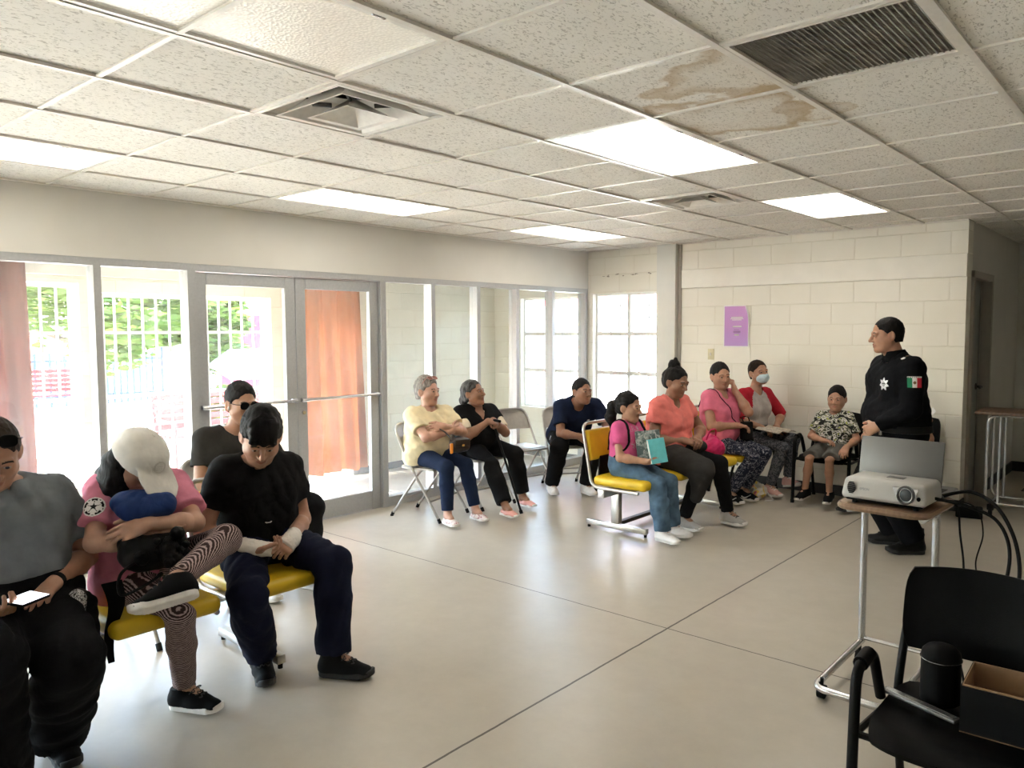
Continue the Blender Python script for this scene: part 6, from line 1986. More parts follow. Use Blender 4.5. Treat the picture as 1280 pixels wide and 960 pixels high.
top_cloth(J, 't_shirt', F_['heather'], p, 1.06, 0.014, 0.66, -0.16, flare=0.024, seed=9, amp=0.010, freq=30.0)
Sh = hair_cap(J, 0.008, -0.05)
build_sdf(Sh, 'hair', H_BROWN, p, 0.005, folds(0.003, 6, 110.0))
sunglasses(J, p, 0.105, 0.075, M['black_plastic'], tilt=0.6)
w, e = J['wrL'], J['elL']; a = nrm(e - w)
S = SDF(); S.rc(w + a * 0.006, w + a * 0.026, 0.0335, 0.035); S.plane(w + a * 0.028, a); S.plane(w + a * 0.004, -a)
build_sdf(S, 'bracelet', F_['bag_black'], p, 0.003)
shoe(p, J['anL'], -5, 0, 1.1, F_['shoe_black'], F_['sole_black'], laces=F_['lace_black']); shoe(p, J['anR'], 5, 0, 1.1, F_['shoe_black'], F_['sole_black'], laces=F_['lace_black'])
ph = empty('smartphone', (-3.02, 0.875, 0.668)); 
ph.rotation_euler = (math.radians(-6), math.radians(10), math.radians(40))
m_ = MB(); m_.rbox((0, 0, 0), (0.078, 0.160, 0.010), 0.004, 2); m_.build('case', M['black_plastic'], ph)
def phone_screen():
    m, nt, b = new_mat('lit_phone_screen')
    t = N(nt, 'ShaderNodeTexCoord'); sx = N(nt, 'ShaderNodeSeparateXYZ'); nt.links.new(t.outputs['Object'], sx.inputs[0])
    w = N(nt, 'ShaderNodeMath', operation='MULTIPLY'); w.inputs[1].default_value = 420.0; nt.links.new(sx.outputs['Y'], w.inputs[0])
    s_ = N(nt, 'ShaderNodeMath', operation='SINE'); nt.links.new(w.outputs[0], s_.inputs[0])
    c = ramp(nt, s_.outputs[0], [(0.0, (0.85, 0.87, 0.95)), (0.9, (0.55, 0.58, 0.68))])
    nt.links.new(c, b.inputs['Emission Color']); b.inputs['Emission Strength'].default_value = 0.75
    nt.links.new(c, b.inputs['Base Color']); b.inputs['Roughness'].default_value = 0.1
    return m
m_ = MB(); m_.rbox((0, 0, 0.0055), (0.070, 0.150, 0.0012), 0.0005, 1); m_.build('screen', phone_screen(), ph)
tag(ph, 'smartphone with a lit white screen in the hands of the grey-shirted person', 'phone')
S = SDF(); S.box((-3.18, 1.085, 0.47), (0.10, 0.045, 0.14), np.stack([dirv(10), dirv(100), A(0, 0, 1)]), 0.04, k=0.03); S.ell((-3.15, 1.075, 0.39), (0.11, 0.05, 0.10), k=0.04)
r_ = wroot('tote_bag', (-3.18, 1.085, 0.29)); build_sdf(S, 'bag_body', F_['bag_black'], r_, 0.008, folds(0.008, 4, 34.0))
S = SDF(); S.ell((-3.08, 1.045, 0.505), (0.05, 0.035, 0.07), k=0.02); S.ell((-3.10, 1.065, 0.59), (0.035, 0.03, 0.04), k=0.02); S.rc((-3.09, 1.06, 0.59), (-3.06, 1.03, 0.45), 0.026, 0.030, k=0.02)
build_sdf(S, 'bandana', F_['bandana'], r_, 0.005, folds(0.006, 12, 70.0))
tag(r_, 'black bag with a black-and-white bandana tied on, beside the grey-shirted person', 'bag')

# --- man in sunglasses behind
J = dict(hip=(-4.42, 2.44, 0.54), shR=(-4.46, 2.27, 0.955), shL=(-4.40, 2.63, 0.935), head=(-4.37, 2.475, 1.15), look=(-2, 4, 0), heading=10,
         elR=(-4.42, 2.20, 0.70), wrR=(-4.20, 2.34, 0.62), elL=(-4.32, 2.74, 0.69), wrL=(-4.12, 2.62, 0.63),
         knR=(-4.0, 2.38, 0.55), anR=(-4.13, 2.42, 0.095), knL=(-3.99, 2.79, 0.56), anL=(-4.09, 2.72, 0.095), footR=(10, 0), footL=(15, 0))
hands = {'R': ((0.85, 0.2, -0.4), (0, 0, -1), 0.3, 0.4), 'L': ((0.85, 0.0, -0.4), (0, 0, -1), 0.3, 0.4)}
p, J = person('man in dark sunglasses and black T-shirt sitting behind the bandaged young man', J, 'tan', (-4.42, 2.44), 1.0, 1.02, 1.0, hands=hands)
trousers(J, 'track_pants', F_['black_trouser'], p, 1.0, 0.016, 0.455, (0.97, 0.97), (0.018, 0.018), knee=0.012, seed=13, amp=0.005)
top_cloth(J, 't_shirt', fabric('faded_black_cotton', (0.030, 0.028, 0.026)), p, 1.02, 0.014, 0.6, -0.13, flare=0.018, seed=14, amp=0.004)
build_sdf(hair_cap(J, 0.010, -0.045, top=0.012), 'hair', H_BLACK, p, 0.005, folds(0.004, 6, 120.0))
sunglasses(J, p, 0.005, 0.102, M['black_plastic'])
m_ = MB(); m_.rbox(tuple(J['HP'](0.005, -0.086, -0.018)), (0.012, 0.012, 0.022), 0.005, 2); m_.build('earbud', F_['lace_white'], p)
shoe(p, J['anR'], 10, 0, 1.05, F_['shoe_white'], F_['sole_white']); shoe(p, J['anL'], 15, 0, 1.05, F_['shoe_white'], F_['sole_white'])

# ================================================================== row along the glass
# --- woman in yellow, arms folded
J = dict(hip=(-4.95, 4.52, 0.535), shR=(-4.93, 4.335, 0.885), shL=(-4.88, 4.69, 0.885), head=(-4.905, 4.51, 1.075), look=(8, -2, 0), heading=5,
         elR=(-4.78, 4.27, 0.74), wrR=(-4.655, 4.53, 0.755), elL=(-4.70, 4.74, 0.745), wrL=(-4.67, 4.46, 0.80),
         knR=(-4.53, 4.38, 0.50), anR=(-4.505, 4.345, 0.095), knL=(-4.48, 4.625, 0.525), anL=(-4.44, 4.605, 0.10), footR=(-15, 0), footL=(-10, 0))
hands = {'R': ((0.1, 0.97, 0.15), (-0.9, 0, 0.2), 0.3, 0.3), 'L': ((-0.25, -0.95, -0.1), (-0.8, 0.2, -0.4), 0.3, 0.3)}
p, J = person('grey-haired woman in a pale yellow T-shirt with folded arms', J, 'pink', (-4.95, 4.52), 0.93, 1.16, 1.0, hands=hands, bust=1.15, belly=1.0, cheek=1.1)
trousers(J, 'leggings', F_['denim_navy'], p, 1.08, 0.006, 0.455, (0.90, 0.90), (0.004, 0.004), seed=15, amp=0.003)
top_cloth(J, 't_shirt', F_['yellow_tee'], p, 1.18, 0.014, 0.66, -0.075, flare=0.022, seed=16, amp=0.008, bust=1.15, belly=1.05)
Sh = hair_cap(J, 0.013, -0.055, top=0.012)
build_sdf(Sh, 'hair', H_GREY, p, 0.005, folds(0.005, 17, 90.0))
sunglasses(J, p, 0.118, 0.055, simple('rose_glass_lens', (0.20, 0.09, 0.07), 0.15, bmp=0), tilt=0.9, name='glasses', frame_mat=simple('rose_plastic_frame', (0.36, 0.14, 0.12), 0.3, bmp=0))
shoe(p, J['anR'], -15, 0, 0.93, F_['print_shoe'], F_['sole_white'], 'flat'); shoe(p, J['anL'], -10, 0, 0.93, F_['print_shoe'], F_['sole_white'], 'flat')
S = SDF(); Rb = np.stack([dirv(-12), dirv(78), A(0, 0, 1)])
S.box((-4.56, 4.54, 0.648), (0.042, 0.088, 0.058), Rb, 0.034, k=0.01); S.ell((-4.56, 4.54, 0.635), (0.050, 0.095, 0.048), Rb, k=0.02)
r_ = wroot('handbag', (-4.56, 4.54, 0.585)); bb = build_sdf(S, 'bag_body', F_['bag_brown'], r_, 0.005)
m_ = MB(); m_.rbox((-4.513, 4.53, 0.668), (0.016, 0.150, 0.062), 0.0078, 3, Matrix.Rotation(math.radians(-12), 3, 'Z')); m_.build('flap', F_['bag_brown'], r_)
m_ = MB(); m_.rbox((-4.503, 4.53, 0.648), (0.008, 0.028, 0.018), 0.003, 2); m_.build('clasp', simple('brass_clasp', (0.7, 0.48, 0.18), 0.25, 0.9, bmp=0), r_)
m_ = MB(); m_.tube(smooth_path([(-4.56, 4.45, 0.70), (-4.62, 4.43, 0.76), (-4.70, 4.40, 0.80)], 6), 0.006, 6); m_.build('strap', F_['bag_brown'], r_)
m_ = MB(); m_.rbox((-4.535, 4.425, 0.63), (0.012, 0.03, 0.085), 0.005, 2); m_.build('tag', simple('orange_tag', (0.75, 0.26, 0.02), 0.5, bmp=0), r_)
tag(r_, 'small dark brown handbag with an orange tag on the lap of the woman in yellow', 'handbag')

# --- woman in black with cane
J = dict(hip=(-4.93, 5.13, 0.535), shR=(-4.97, 4.945, 0.855), shL=(-4.90, 5.30, 0.85), head=(-4.93, 5.10, 1.02), look=(12, -14, 0), heading=5,
         elR=(-4.76, 4.90, 0.66), wrR=(-4.68, 5.03, 0.79), elL=(-4.66, 5.23, 0.65), wrL=(-4.70, 5.11, 0.79),
         knR=(-4.54, 4.94, 0.50), anR=(-4.335, 4.865, 0.10), knL=(-4.48, 5.23, 0.52), anL=(-4.475, 5.25, 0.10), footR=(-12, 0), footL=(-5, 0))
hands = {'R': ((0.75, 0.45, -0.25), (-0.1, 0.1, -1), 0.75, 0.5), 'L': ((0.85, -0.35, -0.15), (0.1, -0.1, -1), 0.7, 0.5)}
p, J = person('woman in a black V-neck top, both hands resting on a cane, chin raised', J, 'brown', (-4.93, 5.13), 0.93, 1.16, 1.0, hands=hands, bust=1.2, belly=1.0, cheek=1.1)
trousers(J, 'trousers', F_['black_trouser'], p, 1.1, 0.012, 0.455, (0.90, 0.90), (0.02, 0.02), knee=0.006, seed=18, amp=0.004)
top_cloth(J, 'undershirt', F_['beige'], p, 1.10, 0.006, 0.80, 0.05, flare=0.010, seed=20, amp=0.003, bust=1.15, belly=0.9, vneck=0.12)
top_cloth(J, 'top', F_['black_tee'], p, 1.18, 0.015, 0.42, -0.075, flare=0.020, seed=19, amp=0.005, bust=1.2, belly=1.05, vneck=0.11)
Sh = hair_cap(J, 0.012, -0.06)
P = J['HP']; Sh.rc(P(-0.10, 0, 0.01), P(-0.125, -0.01, -0.04), 0.035, 0.032, k=0.02); Sh.rc(P(-0.125, -0.01, -0.04), P(-0.115, -0.015, -0.16), 0.032, 0.014, k=0.02)
build_sdf(Sh, 'hair', H_GREYBLACK, p, 0.005, folds(0.004, 21, 95.0))
shoe(p, J['anR'], -12, 0, 0.95, F_['flat_pink'], F_['sole_white'], 'flat'); shoe(p, J['anL'], -5, 0, 0.95, F_['flat_pink'], F_['sole_white'], 'flat')
r_ = wroot('cane', (-4.34, 5.075, 0.0))
m_ = MB(); m_.tube([(-4.345, 5.075, 0.02), (-4.635, 5.055, 0.755)], 0.0105, 10); m_.build('shaft', M['black_tube'], r_)
m_ = MB(); m_.tube(smooth_path([(-4.635, 5.055, 0.755), (-4.645, 5.055, 0.785), (-4.63, 5.055, 0.80), (-4.56, 5.05, 0.795)], 5), 0.0125, 10); m_.build('handle', M['black_plastic'], r_)
m_ = MB(); m_.cyl((-4.3375, 5.0755, 0.0), (-4.349, 5.0745, 0.03), 0.016, 12); m_.build('rubber_tip', M['rubber'], r_)
tag(r_, 'slim black walking cane held upright by the woman in black', 'cane')

# --- man in navy polo leaning forward
J = dict(hip=(-4.70, 6.22, 0.54), shR=(-4.60, 5.96, 0.86), shL=(-4.35, 6.22, 0.865), neck=(-4.45, 6.06, 0.91), head=(-4.345, 5.98, 1.005), look=(-18, -6, -4), heading=-36,
         elR=(-4.62, 5.88, 0.62), wrR=(-4.27, 5.83, 0.605), elL=(-4.22, 6.30, 0.63), wrL=(-4.15, 5.98, 0.61),
         knR=(-4.52, 5.86, 0.52), anR=(-4.635, 5.88, 0.10), knL=(-4.30, 6.10, 0.53), anL=(-4.36, 6.07, 0.10), footR=(-40, 0), footL=(-25, 0))
hands = {'R': ((0.85, 0.1, -0.45), (0.2, 0.9, 0.1), 0.55, 0.6), 'L': ((0.3, -0.85, -0.3), (-0.6, -0.4, -0.3), 0.6, 0.6)}
p, J = person('man in a navy polo shirt leaning forward with clasped hands', J, 'brown', (-4.70, 6.22), 1.0, 1.04, 0.98, hands=hands)
trousers(J, 'track_pants', F_['black_trouser'], p, 1.04, 0.014, 0.455, (0.98, 0.98), (0.016, 0.016), knee=0.012, seed=22, amp=0.005)
top_cloth(J, 'polo_shirt', F_['navy_polo'], p, 1.06, 0.014, 0.68, -0.12, flare=0.022, seed=23, amp=0.008, vneck=0.04)
build_sdf(hair_cap(J, 0.009, -0.045, top=0.01), 'hair', H_BLACK, p, 0.005, folds(0.003, 24, 120.0))
shoe(p, J['anR'], -40, 0, 1.0, F_['shoe_white'], F_['sole_white'], laces=F_['lace_white']); shoe(p, J['anL'], -25, 0, 1.0, F_['shoe_white'], F_['sole_white'], laces=F_['lace_white'])
decal(J['ST'], J['neck'] + J['l'] * 0.09 - J['u'] * 0.13 + J['f'] * 0.1, J['f'], J['u'], 0.03, 0.016, 8, 5, lambda u, v: 0 if abs(v) < 0.6 and abs(u) < 0.9 - 0.5 * abs(v) else -1, [F_['lace_white']], 'emblem', p)
decal(J['SP'], (J['hpR'] + J['knR']) / 2 + A(-0.05, -0.06, 0.03), A(-0.5, -0.8, 0.3), (0, 0, 1), 0.05, 0.05, 16, 16, lambda u, v: 0 if 0.6 < math.hypot(u, v) < 0.9 or (abs(u) < 0.2 and abs(v) < 0.5) else -1, [F_['lace_white']], 'emblem', p)

# ================================================================== far bench
# --- girl with books
J = dict(hip=(-3.28, 5.10, 0.545), shR=(-3.285, 4.985, 0.845), shL=(-3.265, 5.225, 0.845), head=(-3.255, 5.095, 0.995), look=(4, 2, 0), heading=0,
         elR=(-3.27, 4.94, 0.62), wrR=(-3.06, 5.02, 0.605), elL=(-3.20, 5.27, 0.63), wrL=(-3.05, 5.15, 0.605),
         knR=(-2.885, 5.03, 0.505), anR=(-2.915, 5.03, 0.095), knL=(-2.885, 5.19, 0.51), anL=(-2.935, 5.215, 0.095), footR=(-8, 0), footL=(8, 0))
hands = {'R': ((0.85, 0.35, -0.05), (0, 0.3, 1), 0.55, 0.4), 'L': ((0.85, -0.35, -0.05), (0, -0.3, 1), 0.55, 0.4)}
p, J = person('girl with a black ponytail in a magenta T-shirt holding books', J, 'tan', (-3.28, 5.10), 0.80, 0.92, 0.93, hands=hands)
trousers(J, 'jeans', F_['denim'], p, 0.98, 0.012, 0.470, (0.98, 0.98), (0.016, 0.016), knee=0.012, seed=25, amp=0.008)
top_cloth(J, 't_shirt', F_['tee_print'], p, 0.95, 0.012, 0.52, -0.06, flare=0.014, seed=26, amp=0.004, mats=[F_['magenta'], F_['tee_print']], paint=lambda c, m: np.where(((c - J['hip']) @ J['f'] > 0.05) & (np.abs((c - J['hip']) @ J['l']) < 0.08) & (c[:, 2] > 0.62), 1, 0))
Sh = hair_cap(J, 0.013, -0.05)
P = J['HP']; Sh.rc(P(-0.10, 0, 0.03), P(-0.15, -0.01, 0.0), 0.03, 0.035, k=0.02); Sh.rc(P(-0.15, -0.01, 0.0), P(-0.165, -0.015, -0.10), 0.042, 0.038, k=0.02); Sh.rc(P(-0.165, -0.015, -0.10), P(-0.14, -0.01, -0.20), 0.038, 0.014, k=0.02)
build_sdf(Sh, 'hair', H_BLACK, p, 0.005, folds(0.006, 27, 70.0))
for q, n_ in ((-1, 'R'), (1, 'L')):
    strap(J['ST'], [J['sh' + n_] - J['f'] * 0.12 - A(0, 0, 0.18), J['sh' + n_] - J['f'] * 0.06 + J['l'] * (-q) * 0.03 + A(0, 0, 0.03), J['sh' + n_] + J['f'] * 0.05 - J['l'] * q * 0.03 + A(0, 0, 0.03), J['sh' + n_] + J['f'] * 0.07 - J['l'] * q * 0.02 - A(0, 0, 0.12), J['sh' + n_] + J['l'] * q * 0.0 - A(0, 0, 0.22)], [], 0.013, 'backpack_strap', F_['bag_black'], p)
shoe(p, J['anR'], -8, 0, 0.90, F_['shoe_white'], F_['sole_white'], laces=F_['lace_white'], h=0.006); shoe(p, J['anL'], 8, 0, 0.90, F_['shoe_white'], F_['sole_white'], laces=F_['lace_white'], h=0.006)
def book(name, c, wid, hgt, th, yaw, lean, roll, cover, label, cat):
    r_ = empty(name, c); 
    r_.rotation_euler = Matrix.Rotation(math.radians(yaw), 3, 'Z').to_euler()
    Rl = Matrix.Rotation(math.radians(lean), 3, 'Y') @ Matrix.Rotation(math.radians(roll), 3, 'X')
    m_ = MB()
    for s_ in (-1, 1): m_.rbox(Rl @ V(s_ * th / 2, 0, hgt / 2), (0.003, wid, hgt), 0.0012, 1, Rl)
    m_.rbox(Rl @ V(0, wid / 2, hgt / 2), (th + 0.003, 0.003, hgt), 0.0012, 1, Rl); m_.build('cover', cover, r_)
    m_ = MB(); m_.box(Rl @ V(0, -0.002, hgt / 2), (th - 0.003, wid - 0.006, hgt - 0.008), Rl); m_.build('pages', F_['paper_grey'], r_)
    return tag(r_, label, cat)
book('notebook', (-3.055, 5.085, 0.585), 0.185, 0.25, 0.014, -52, -12, 6, F_['cover'], 'dark patterned notebook held behind the cyan book by the girl', 'notebook')
book('book', (-2.962, 5.055, 0.60), 0.125, 0.185, 0.035, -40, -10, 8, F_['cyan'], 'cyan book with grey page edges held by the girl', 'book')

# --- woman in coral
J = dict(hip=(-3.26, 5.66, 0.565), shR=(-3.23, 5.475, 0.985), shL=(-3.20, 5.83, 0.985), head=(-3.165, 5.665, 1.165), look=(-10, 14, 0), heading=3,
         elR=(-3.21, 5.42, 0.73), wrR=(-3.07, 5.60, 0.70), elL=(-3.08, 5.93, 0.74), wrL=(-3.01, 5.74, 0.71),
         knR=(-2.90, 5.50, 0.53), anR=(-2.98, 5.47, 0.10), knL=(-2.87, 5.80, 0.52), anL=(-2.79, 5.855, 0.10), footR=(-5, 0), footL=(-8, 0))
hands = {'R': ((0.75, 0.5, -0.15), (-0.2, 0.3, -0.8), 0.4, 0.4), 'L': ((0.5, -0.8, -0.15), (-0.3, -0.3, -0.8), 0.4, 0.4)}
p, J = person('woman with a black topknot in a coral T-shirt, looking down to the side', J, 'brown', (-3.26, 5.66), 1.0, 1.14, 0.98, hands=hands, bust=1.1, belly=0.9)
trousers(J, 'leggings', F_['black_trouser'], p, 1.06, 0.006, 0.470, (0.95, 0.95), (0.004, 0.004), seed=28, amp=0.003)
top_cloth(J, 't_shirt', F_['coral'], p, 1.16, 0.013, 0.50, -0.055, flare=0.018, seed=29, amp=0.008, bust=1.1, belly=0.95, vneck=0.05)
Sh = hair_cap(J, 0.014, -0.06)
P = J['HP']; Sh.ell(P(-0.065, 0, 0.135), A(0.045, 0.045, 0.04), k=0.012); Sh.rc(P(-0.05, 0, 0.16), P(-0.06, 0, 0.185), 0.020, 0.014, k=0.01); Sh.rc(P(-0.10, 0, 0.03), P(-0.105, 0, -0.02), 0.045, 0.04, k=0.03)
build_sdf(Sh, 'hair', H_BLACK, p, 0.005, folds(0.006, 30, 70.0))
shoe(p, J['anR'], -5, 0, 1.0, F_['shoe_grey'], F_['sole_white']); shoe(p, J['anL'], -8, 0, 1.0, F_['shoe_grey'], F_['sole_white'], laces=F_['lace_black'])
S = SDF()
a, b_ = J['hpR'], J['knR']
S.rc(a + (b_ - a) * 0.25 + A(0, 0, 0.03), b_ + A(0.01, 0, 0.015), 0.115, 0.095, k=0.05); S.rc(b_ + A(0.02, -0.02, 0.0), b_ + A(-0.02, -0.03, -0.20), 0.085, 0.05, k=0.05)
S.rc(a + A(0.12, 0.05, 0.06), a + A(0.25, 0.22, 0.07), 0.06, 0.05, k=0.04)
r_ = wroot('jacket', tuple(b_ - A(0.05, 0, 0.25))); build_sdf(S, 'cloth', F_['grey_jacket'], r_, 0.008, folds(0.006, 31, 40.0))
tag(r_, 'charcoal grey jacket draped over the lap of the woman in coral', 'jacket')
S = SDF(); S.ell((-3.06, 6.13, 0.575), (0.085, 0.10, 0.085), k=0.03); S.ell((-3.12, 6.20, 0.60), (0.07, 0.09, 0.08), k=0.03)
r_ = wroot('tote_bag', (-3.07, 6.15, 0.475)); build_sdf(S, 'bag_body', F_['hot_pink'], r_, 0.006, folds(0.008, 32, 55.0))
m_ = MB(); m_.tube(smooth_path([(-3.10, 6.07, 0.65), (-3.08, 6.10, 0.73), (-3.07, 6.18, 0.73), (-3.09, 6.22, 0.66)], 6), 0.007, 6); m_.build('handle', F_['hot_pink'], r_)
tag(r_, 'crumpled hot-pink bag on the empty yellow seat', 'bag')

# --- woman in rose pink, hand to her cheek
J = dict(hip=(-3.30, 6.70, 0.565), shR=(-3.325, 6.53, 0.975), shL=(-3.265, 6.87, 0.975), head=(-3.285, 6.70, 1.165), look=(-38, 6, 5), heading=0,
         elR=(-3.27, 6.48, 0.74), wrR=(-3.10, 6.66, 0.72), elL=(-3.10, 6.84, 0.81), wrL=(-3.175, 6.765, 1.035),
         knR=(-2.98, 6.58, 0.51), anR=(-3.13, 6.60, 0.10), knL=(-2.90, 6.80, 0.50), anL=(-3.09, 6.79, 0.10), footR=(-20, 0), footL=(-12, 0))
hands = {'R': ((0.7, 0.6, -0.1), (0.0, 0.1, -1), 0.4, 0.4), 'L': ((-0.1, -0.35, 0.9), (-0.75, -0.3, 0.2), 0.75, 0.6)}
p, J = person('woman in a rose-pink top and scroll-patterned leggings, fist against her cheek', J, 'tan', (-3.30, 6.70), 0.98, 1.12, 0.98, hands=hands, bust=1.1, belly=0.9, cheek=1.08)
trousers(J, 'leggings', F_['floral'], p, 1.10, 0.006, 0.470, (0.88, 0.88), (0.006, 0.006), seed=33, amp=0.003)
top_cloth(J, 'top', F_['rose'], p, 1.14, 0.012, 0.45, -0.06, flare=0.014, seed=34, amp=0.004, bust=1.1, belly=0.95, vneck=0.03)
Sh = hair_cap(J, 0.011, -0.06)
P = J['HP']; Sh.ell(P(-0.10, 0, 0.03), A(0.035, 0.04, 0.04), k=0.02)
build_sdf(Sh, 'hair', H_BLACK, p, 0.005, folds(0.003, 35, 95.0))
strap(J['ST'], [J['shR'] - J['f'] * 0.10 - A(0, 0, 0.1), J['shR'] + J['l'] * 0.05 + A(0, 0, 0.06), J['shR'] + J['l'] * 0.10 + J['f'] * 0.10 - A(0, 0, 0.08), J['shR'] + J['l'] * 0.20 + J['f'] * 0.16 - A(0, 0, 0.25)], [], 0.008, 'bag_strap', F_['bag_black'], p)
S = SDF(); S.box((-3.055, 6.77, 0.665), (0.035, 0.055, 0.085), np.stack([dirv(-20), dirv(70), A(0, 0, 1)]), 0.015, k=0.01)
r_ = wroot('purse', (-3.055, 6.77, 0.58)); build_sdf(S, 'bag_body', F_['bag_black'], r_, 0.005)
m_ = MB(); m_.tube(smooth_path([(-3.06, 6.72, 0.745), (-3.08, 6.73, 0.79), (-3.06, 6.80, 0.79), (-3.05, 6.82, 0.745)], 5), 0.005, 6); m_.build('strap', F_['bag_black'], r_)
tag(r_, 'small black purse on the lap of the woman in rose pink', 'purse')
SW = F_['lace_white']
shoe(p, J['anR'], -20, 0, 0.98, F_['shoe_black'], F_['sole_white'], swoosh=(SW, -1)); shoe(p, J['anL'], -12, 0, 0.98, F_['shoe_black'], F_['sole_white'], swoosh=(SW, -1))

# --- woman in face mask
J = dict(hip=(-3.24, 7.24, 0.545), shR=(-3.25, 7.09, 0.965), shL=(-3.14, 7.395, 0.965), head=(-3.165, 7.27, 1.175), look=(-32, -4, 6), heading=-8,
         elR=(-3.18, 7.02, 0.75), wrR=(-3.08, 7.12, 0.665), elL=(-3.04, 7.46, 0.76), wrL=(-3.0, 7.31, 0.645),
         knR=(-2.88, 7.13, 0.52), anR=(-2.97, 7.11, 0.10), knL=(-2.86, 7.30, 0.56), anL=(-2.885, 7.34, 0.155), footR=(-25, 0), footL=(-32, 0))
hands = {'R': ((0.85, 0.2, -0.3), (0, 0, -1), 0.35, 0.3), 'L': ((0.85, 0.1, -0.25), (0, 0, -1), 0.35, 0.3)}
p, J = person('woman in a pale blue face mask and red-sleeved grey top against the block wall', J, 'tan', (-3.24, 7.24), 0.95, 0.95, 0.96, hands=hands, bust=0.95)
trousers(J, 'leggings', F_['mottled'], p, 0.95, 0.005, 0.462, (0.93, 0.93), (0.003, 0.003), seed=36, amp=0.002)
top_cloth(J, 'skirted_waist', F_['black_tee'], p, 0.96, 0.008, 0.2, -0.05, seed=38, amp=0.004, topcut=0.2)
def raglan(c, m):
    q = c - (J['shR'] + J['shL']) / 2
    b = np.abs(q @ J['l']); d = q @ J['u']
    return np.where(b > 0.095 + np.maximum(0, -d) * 0.35 - np.maximum(0, d) * 0.8, 1, 0)
top_cloth(J, 'raglan_shirt', None, p, 0.96, 0.012, 1.0, 0.12, flare=0.010, seed=37, amp=0.004, bust=0.95, mats=[F_['grey_body'], F_['red_sleeve']], paint=raglan, long=False)
Sh = hair_cap(J, 0.010, -0.06)
P = J['HP']; Sh.rc(P(-0.07, 0.03, -0.03), P(-0.08, 0.04, -0.17), 0.04, 0.025, k=0.03)
build_sdf(Sh, 'hair', H_BROWN, p, 0.005, folds(0.003, 39, 95.0))
S = SDF(); R3 = np.stack([J['Hf'], J['Hl'], J['Hu']])
S.ell(P(0.040, 0, -0.052), A(0.083, 0.070, 0.062) * J['Hs'], R3, k=0.01); S.rc(P(0.10, 0, -0.015), P(0.118, 0, -0.035), 0.012, 0.014, k=0.02)
S.plane(P(0.018, 0, 0), -J['Hf'], k=0.003); S.plane(P(0, 0, -0.008), J['Hu'] + J['Hf'] * 0.1, k=0.003)
mk = build_sdf(S, 'face_mask', F_['mask_blue'], p, 0.004, lambda Q: 0.0012 * np.sin(((Q - J['head']) @ J['Hu']) * 420))
m_ = MB()
for q in (-1, 1): m_.tube(smooth_path([P(0.03, q * 0.066, -0.03), P(0.0, q * 0.082, 0.0), P(-0.02, q * 0.09, 0.025), P(-0.02, q * 0.088, -0.02), P(0.025, q * 0.066, -0.075)], 5), 0.0015, 5)
m_.build('ear_loop', F_['lace_white'], mk)
shoe(p, J['anR'], -25, 0, 0.95, F_['shoe_pink'], F_['sole_white'], laces=F_['lace_white']); shoe(p, J['anL'], -32, -12, 0.95, F_['shoe_pink'], F_['sole_white'], laces=F_['lace_white'])
bk = wroot('booklet', (-2.98, 7.20, 0.63))
m_ = MB()
def bl(u, v):
    y = 7.03 + 0.34 * u; k = abs(u - 0.5) * 2
    return (-3.07 + 0.23 * v + 0.03 * (u - 0.5), y, 0.648 + 0.018 * math.sin(k * PI) - 0.012 * (u - 0.5) - 0.03 * v)
m_.shell(bl, 20, 6, 0.007); m_.build('pages', simple('printed_newsprint', (0.50, 0.45, 0.38), 0.8, var=0.35, nscale=60, bmp=0), bk)
tag(bk, 'open booklet on the knees of the woman in the face mask', 'booklet')
S = SDF(); S.ell((-3.02, 6.95, 0.075), (0.085, 0.10, 0.075), k=0.03); S.ell((-3.05, 6.90, 0.14), (0.05, 0.06, 0.05), k=0.03); S.plane((0, 0, 0.002), (0, 0, -1))
r_ = wroot('plastic_bag', (-3.02, 6.95, 0.0)); build_sdf(S, 'bag_body', pattern_mat('white_and_yellow_plastic', [(0.0, (0.66, 0.62, 0.55)), (0.5, (0.66, 0.62, 0.55)), (0.56, (0.72, 0.52, 0.12)), (0.66, (0.55, 0.16, 0.2))], 12.0, 1.0, 1.0, rough=0.35), r_, 0.006, folds(0.008, 41, 60.0))
m_ = MB()
for k in range(2): m_.tube(smooth_path([(-3.05 + 0.03 * k, 6.93, 0.17), (-2.98, 6.97 + 0.02 * k, 0.11), (-2.91, 7.0, 0.03), (-2.87, 6.96, 0.008), (-2.92, 6.9, 0.008)], 6), 0.006, 6)
m_.build('handle', F_['lace_white'], r_)
tag(r_, 'white and yellow plastic bag on the floor between the shoes by the wall', 'plastic bag')

# ================================================================== by the block wall
# --- boy in camouflage
J = dict(hip=(-2.41, 7.18, 0.525), shR=(-2.525, 7.19, 0.805), shL=(-2.285, 7.19, 0.805), head=(-2.385, 7.165, 0.965), look=(-84, 2, 0), heading=-92,
         elR=(-2.60, 7.12, 0.62), wrR=(-2.44, 7.0, 0.605), elL=(-2.21, 7.13, 0.63), wrL=(-2.235, 6.98, 0.56),
         knR=(-2.50, 6.90, 0.50), anR=(-2.575, 6.955, 0.145), knL=(-2.335, 6.90, 0.50), anL=(-2.36, 6.955, 0.145), footR=(-105, 8), footL=(-85, 8))
hands = {'R': ((0.95, -0.1, -0.05), (0, -0.1, -1), 0.35, 0.3), 'L': ((0.1, -0.8, -0.5), (0, 0, -1), 0.4, 0.3)}
p, J = person('boy in a camouflage T-shirt and grey shorts on a black armchair', J, 'tan', (-2.41, 7.18), 0.74, 0.98, 0.88, hands=hands, h=0.008)
trousers(J, 'shorts', F_['grey_shorts'], p, 1.0, 0.014, 0.452, (0.045, 0.045), (0.0, 0.0), knee=0.020, seed=42, amp=0.004)
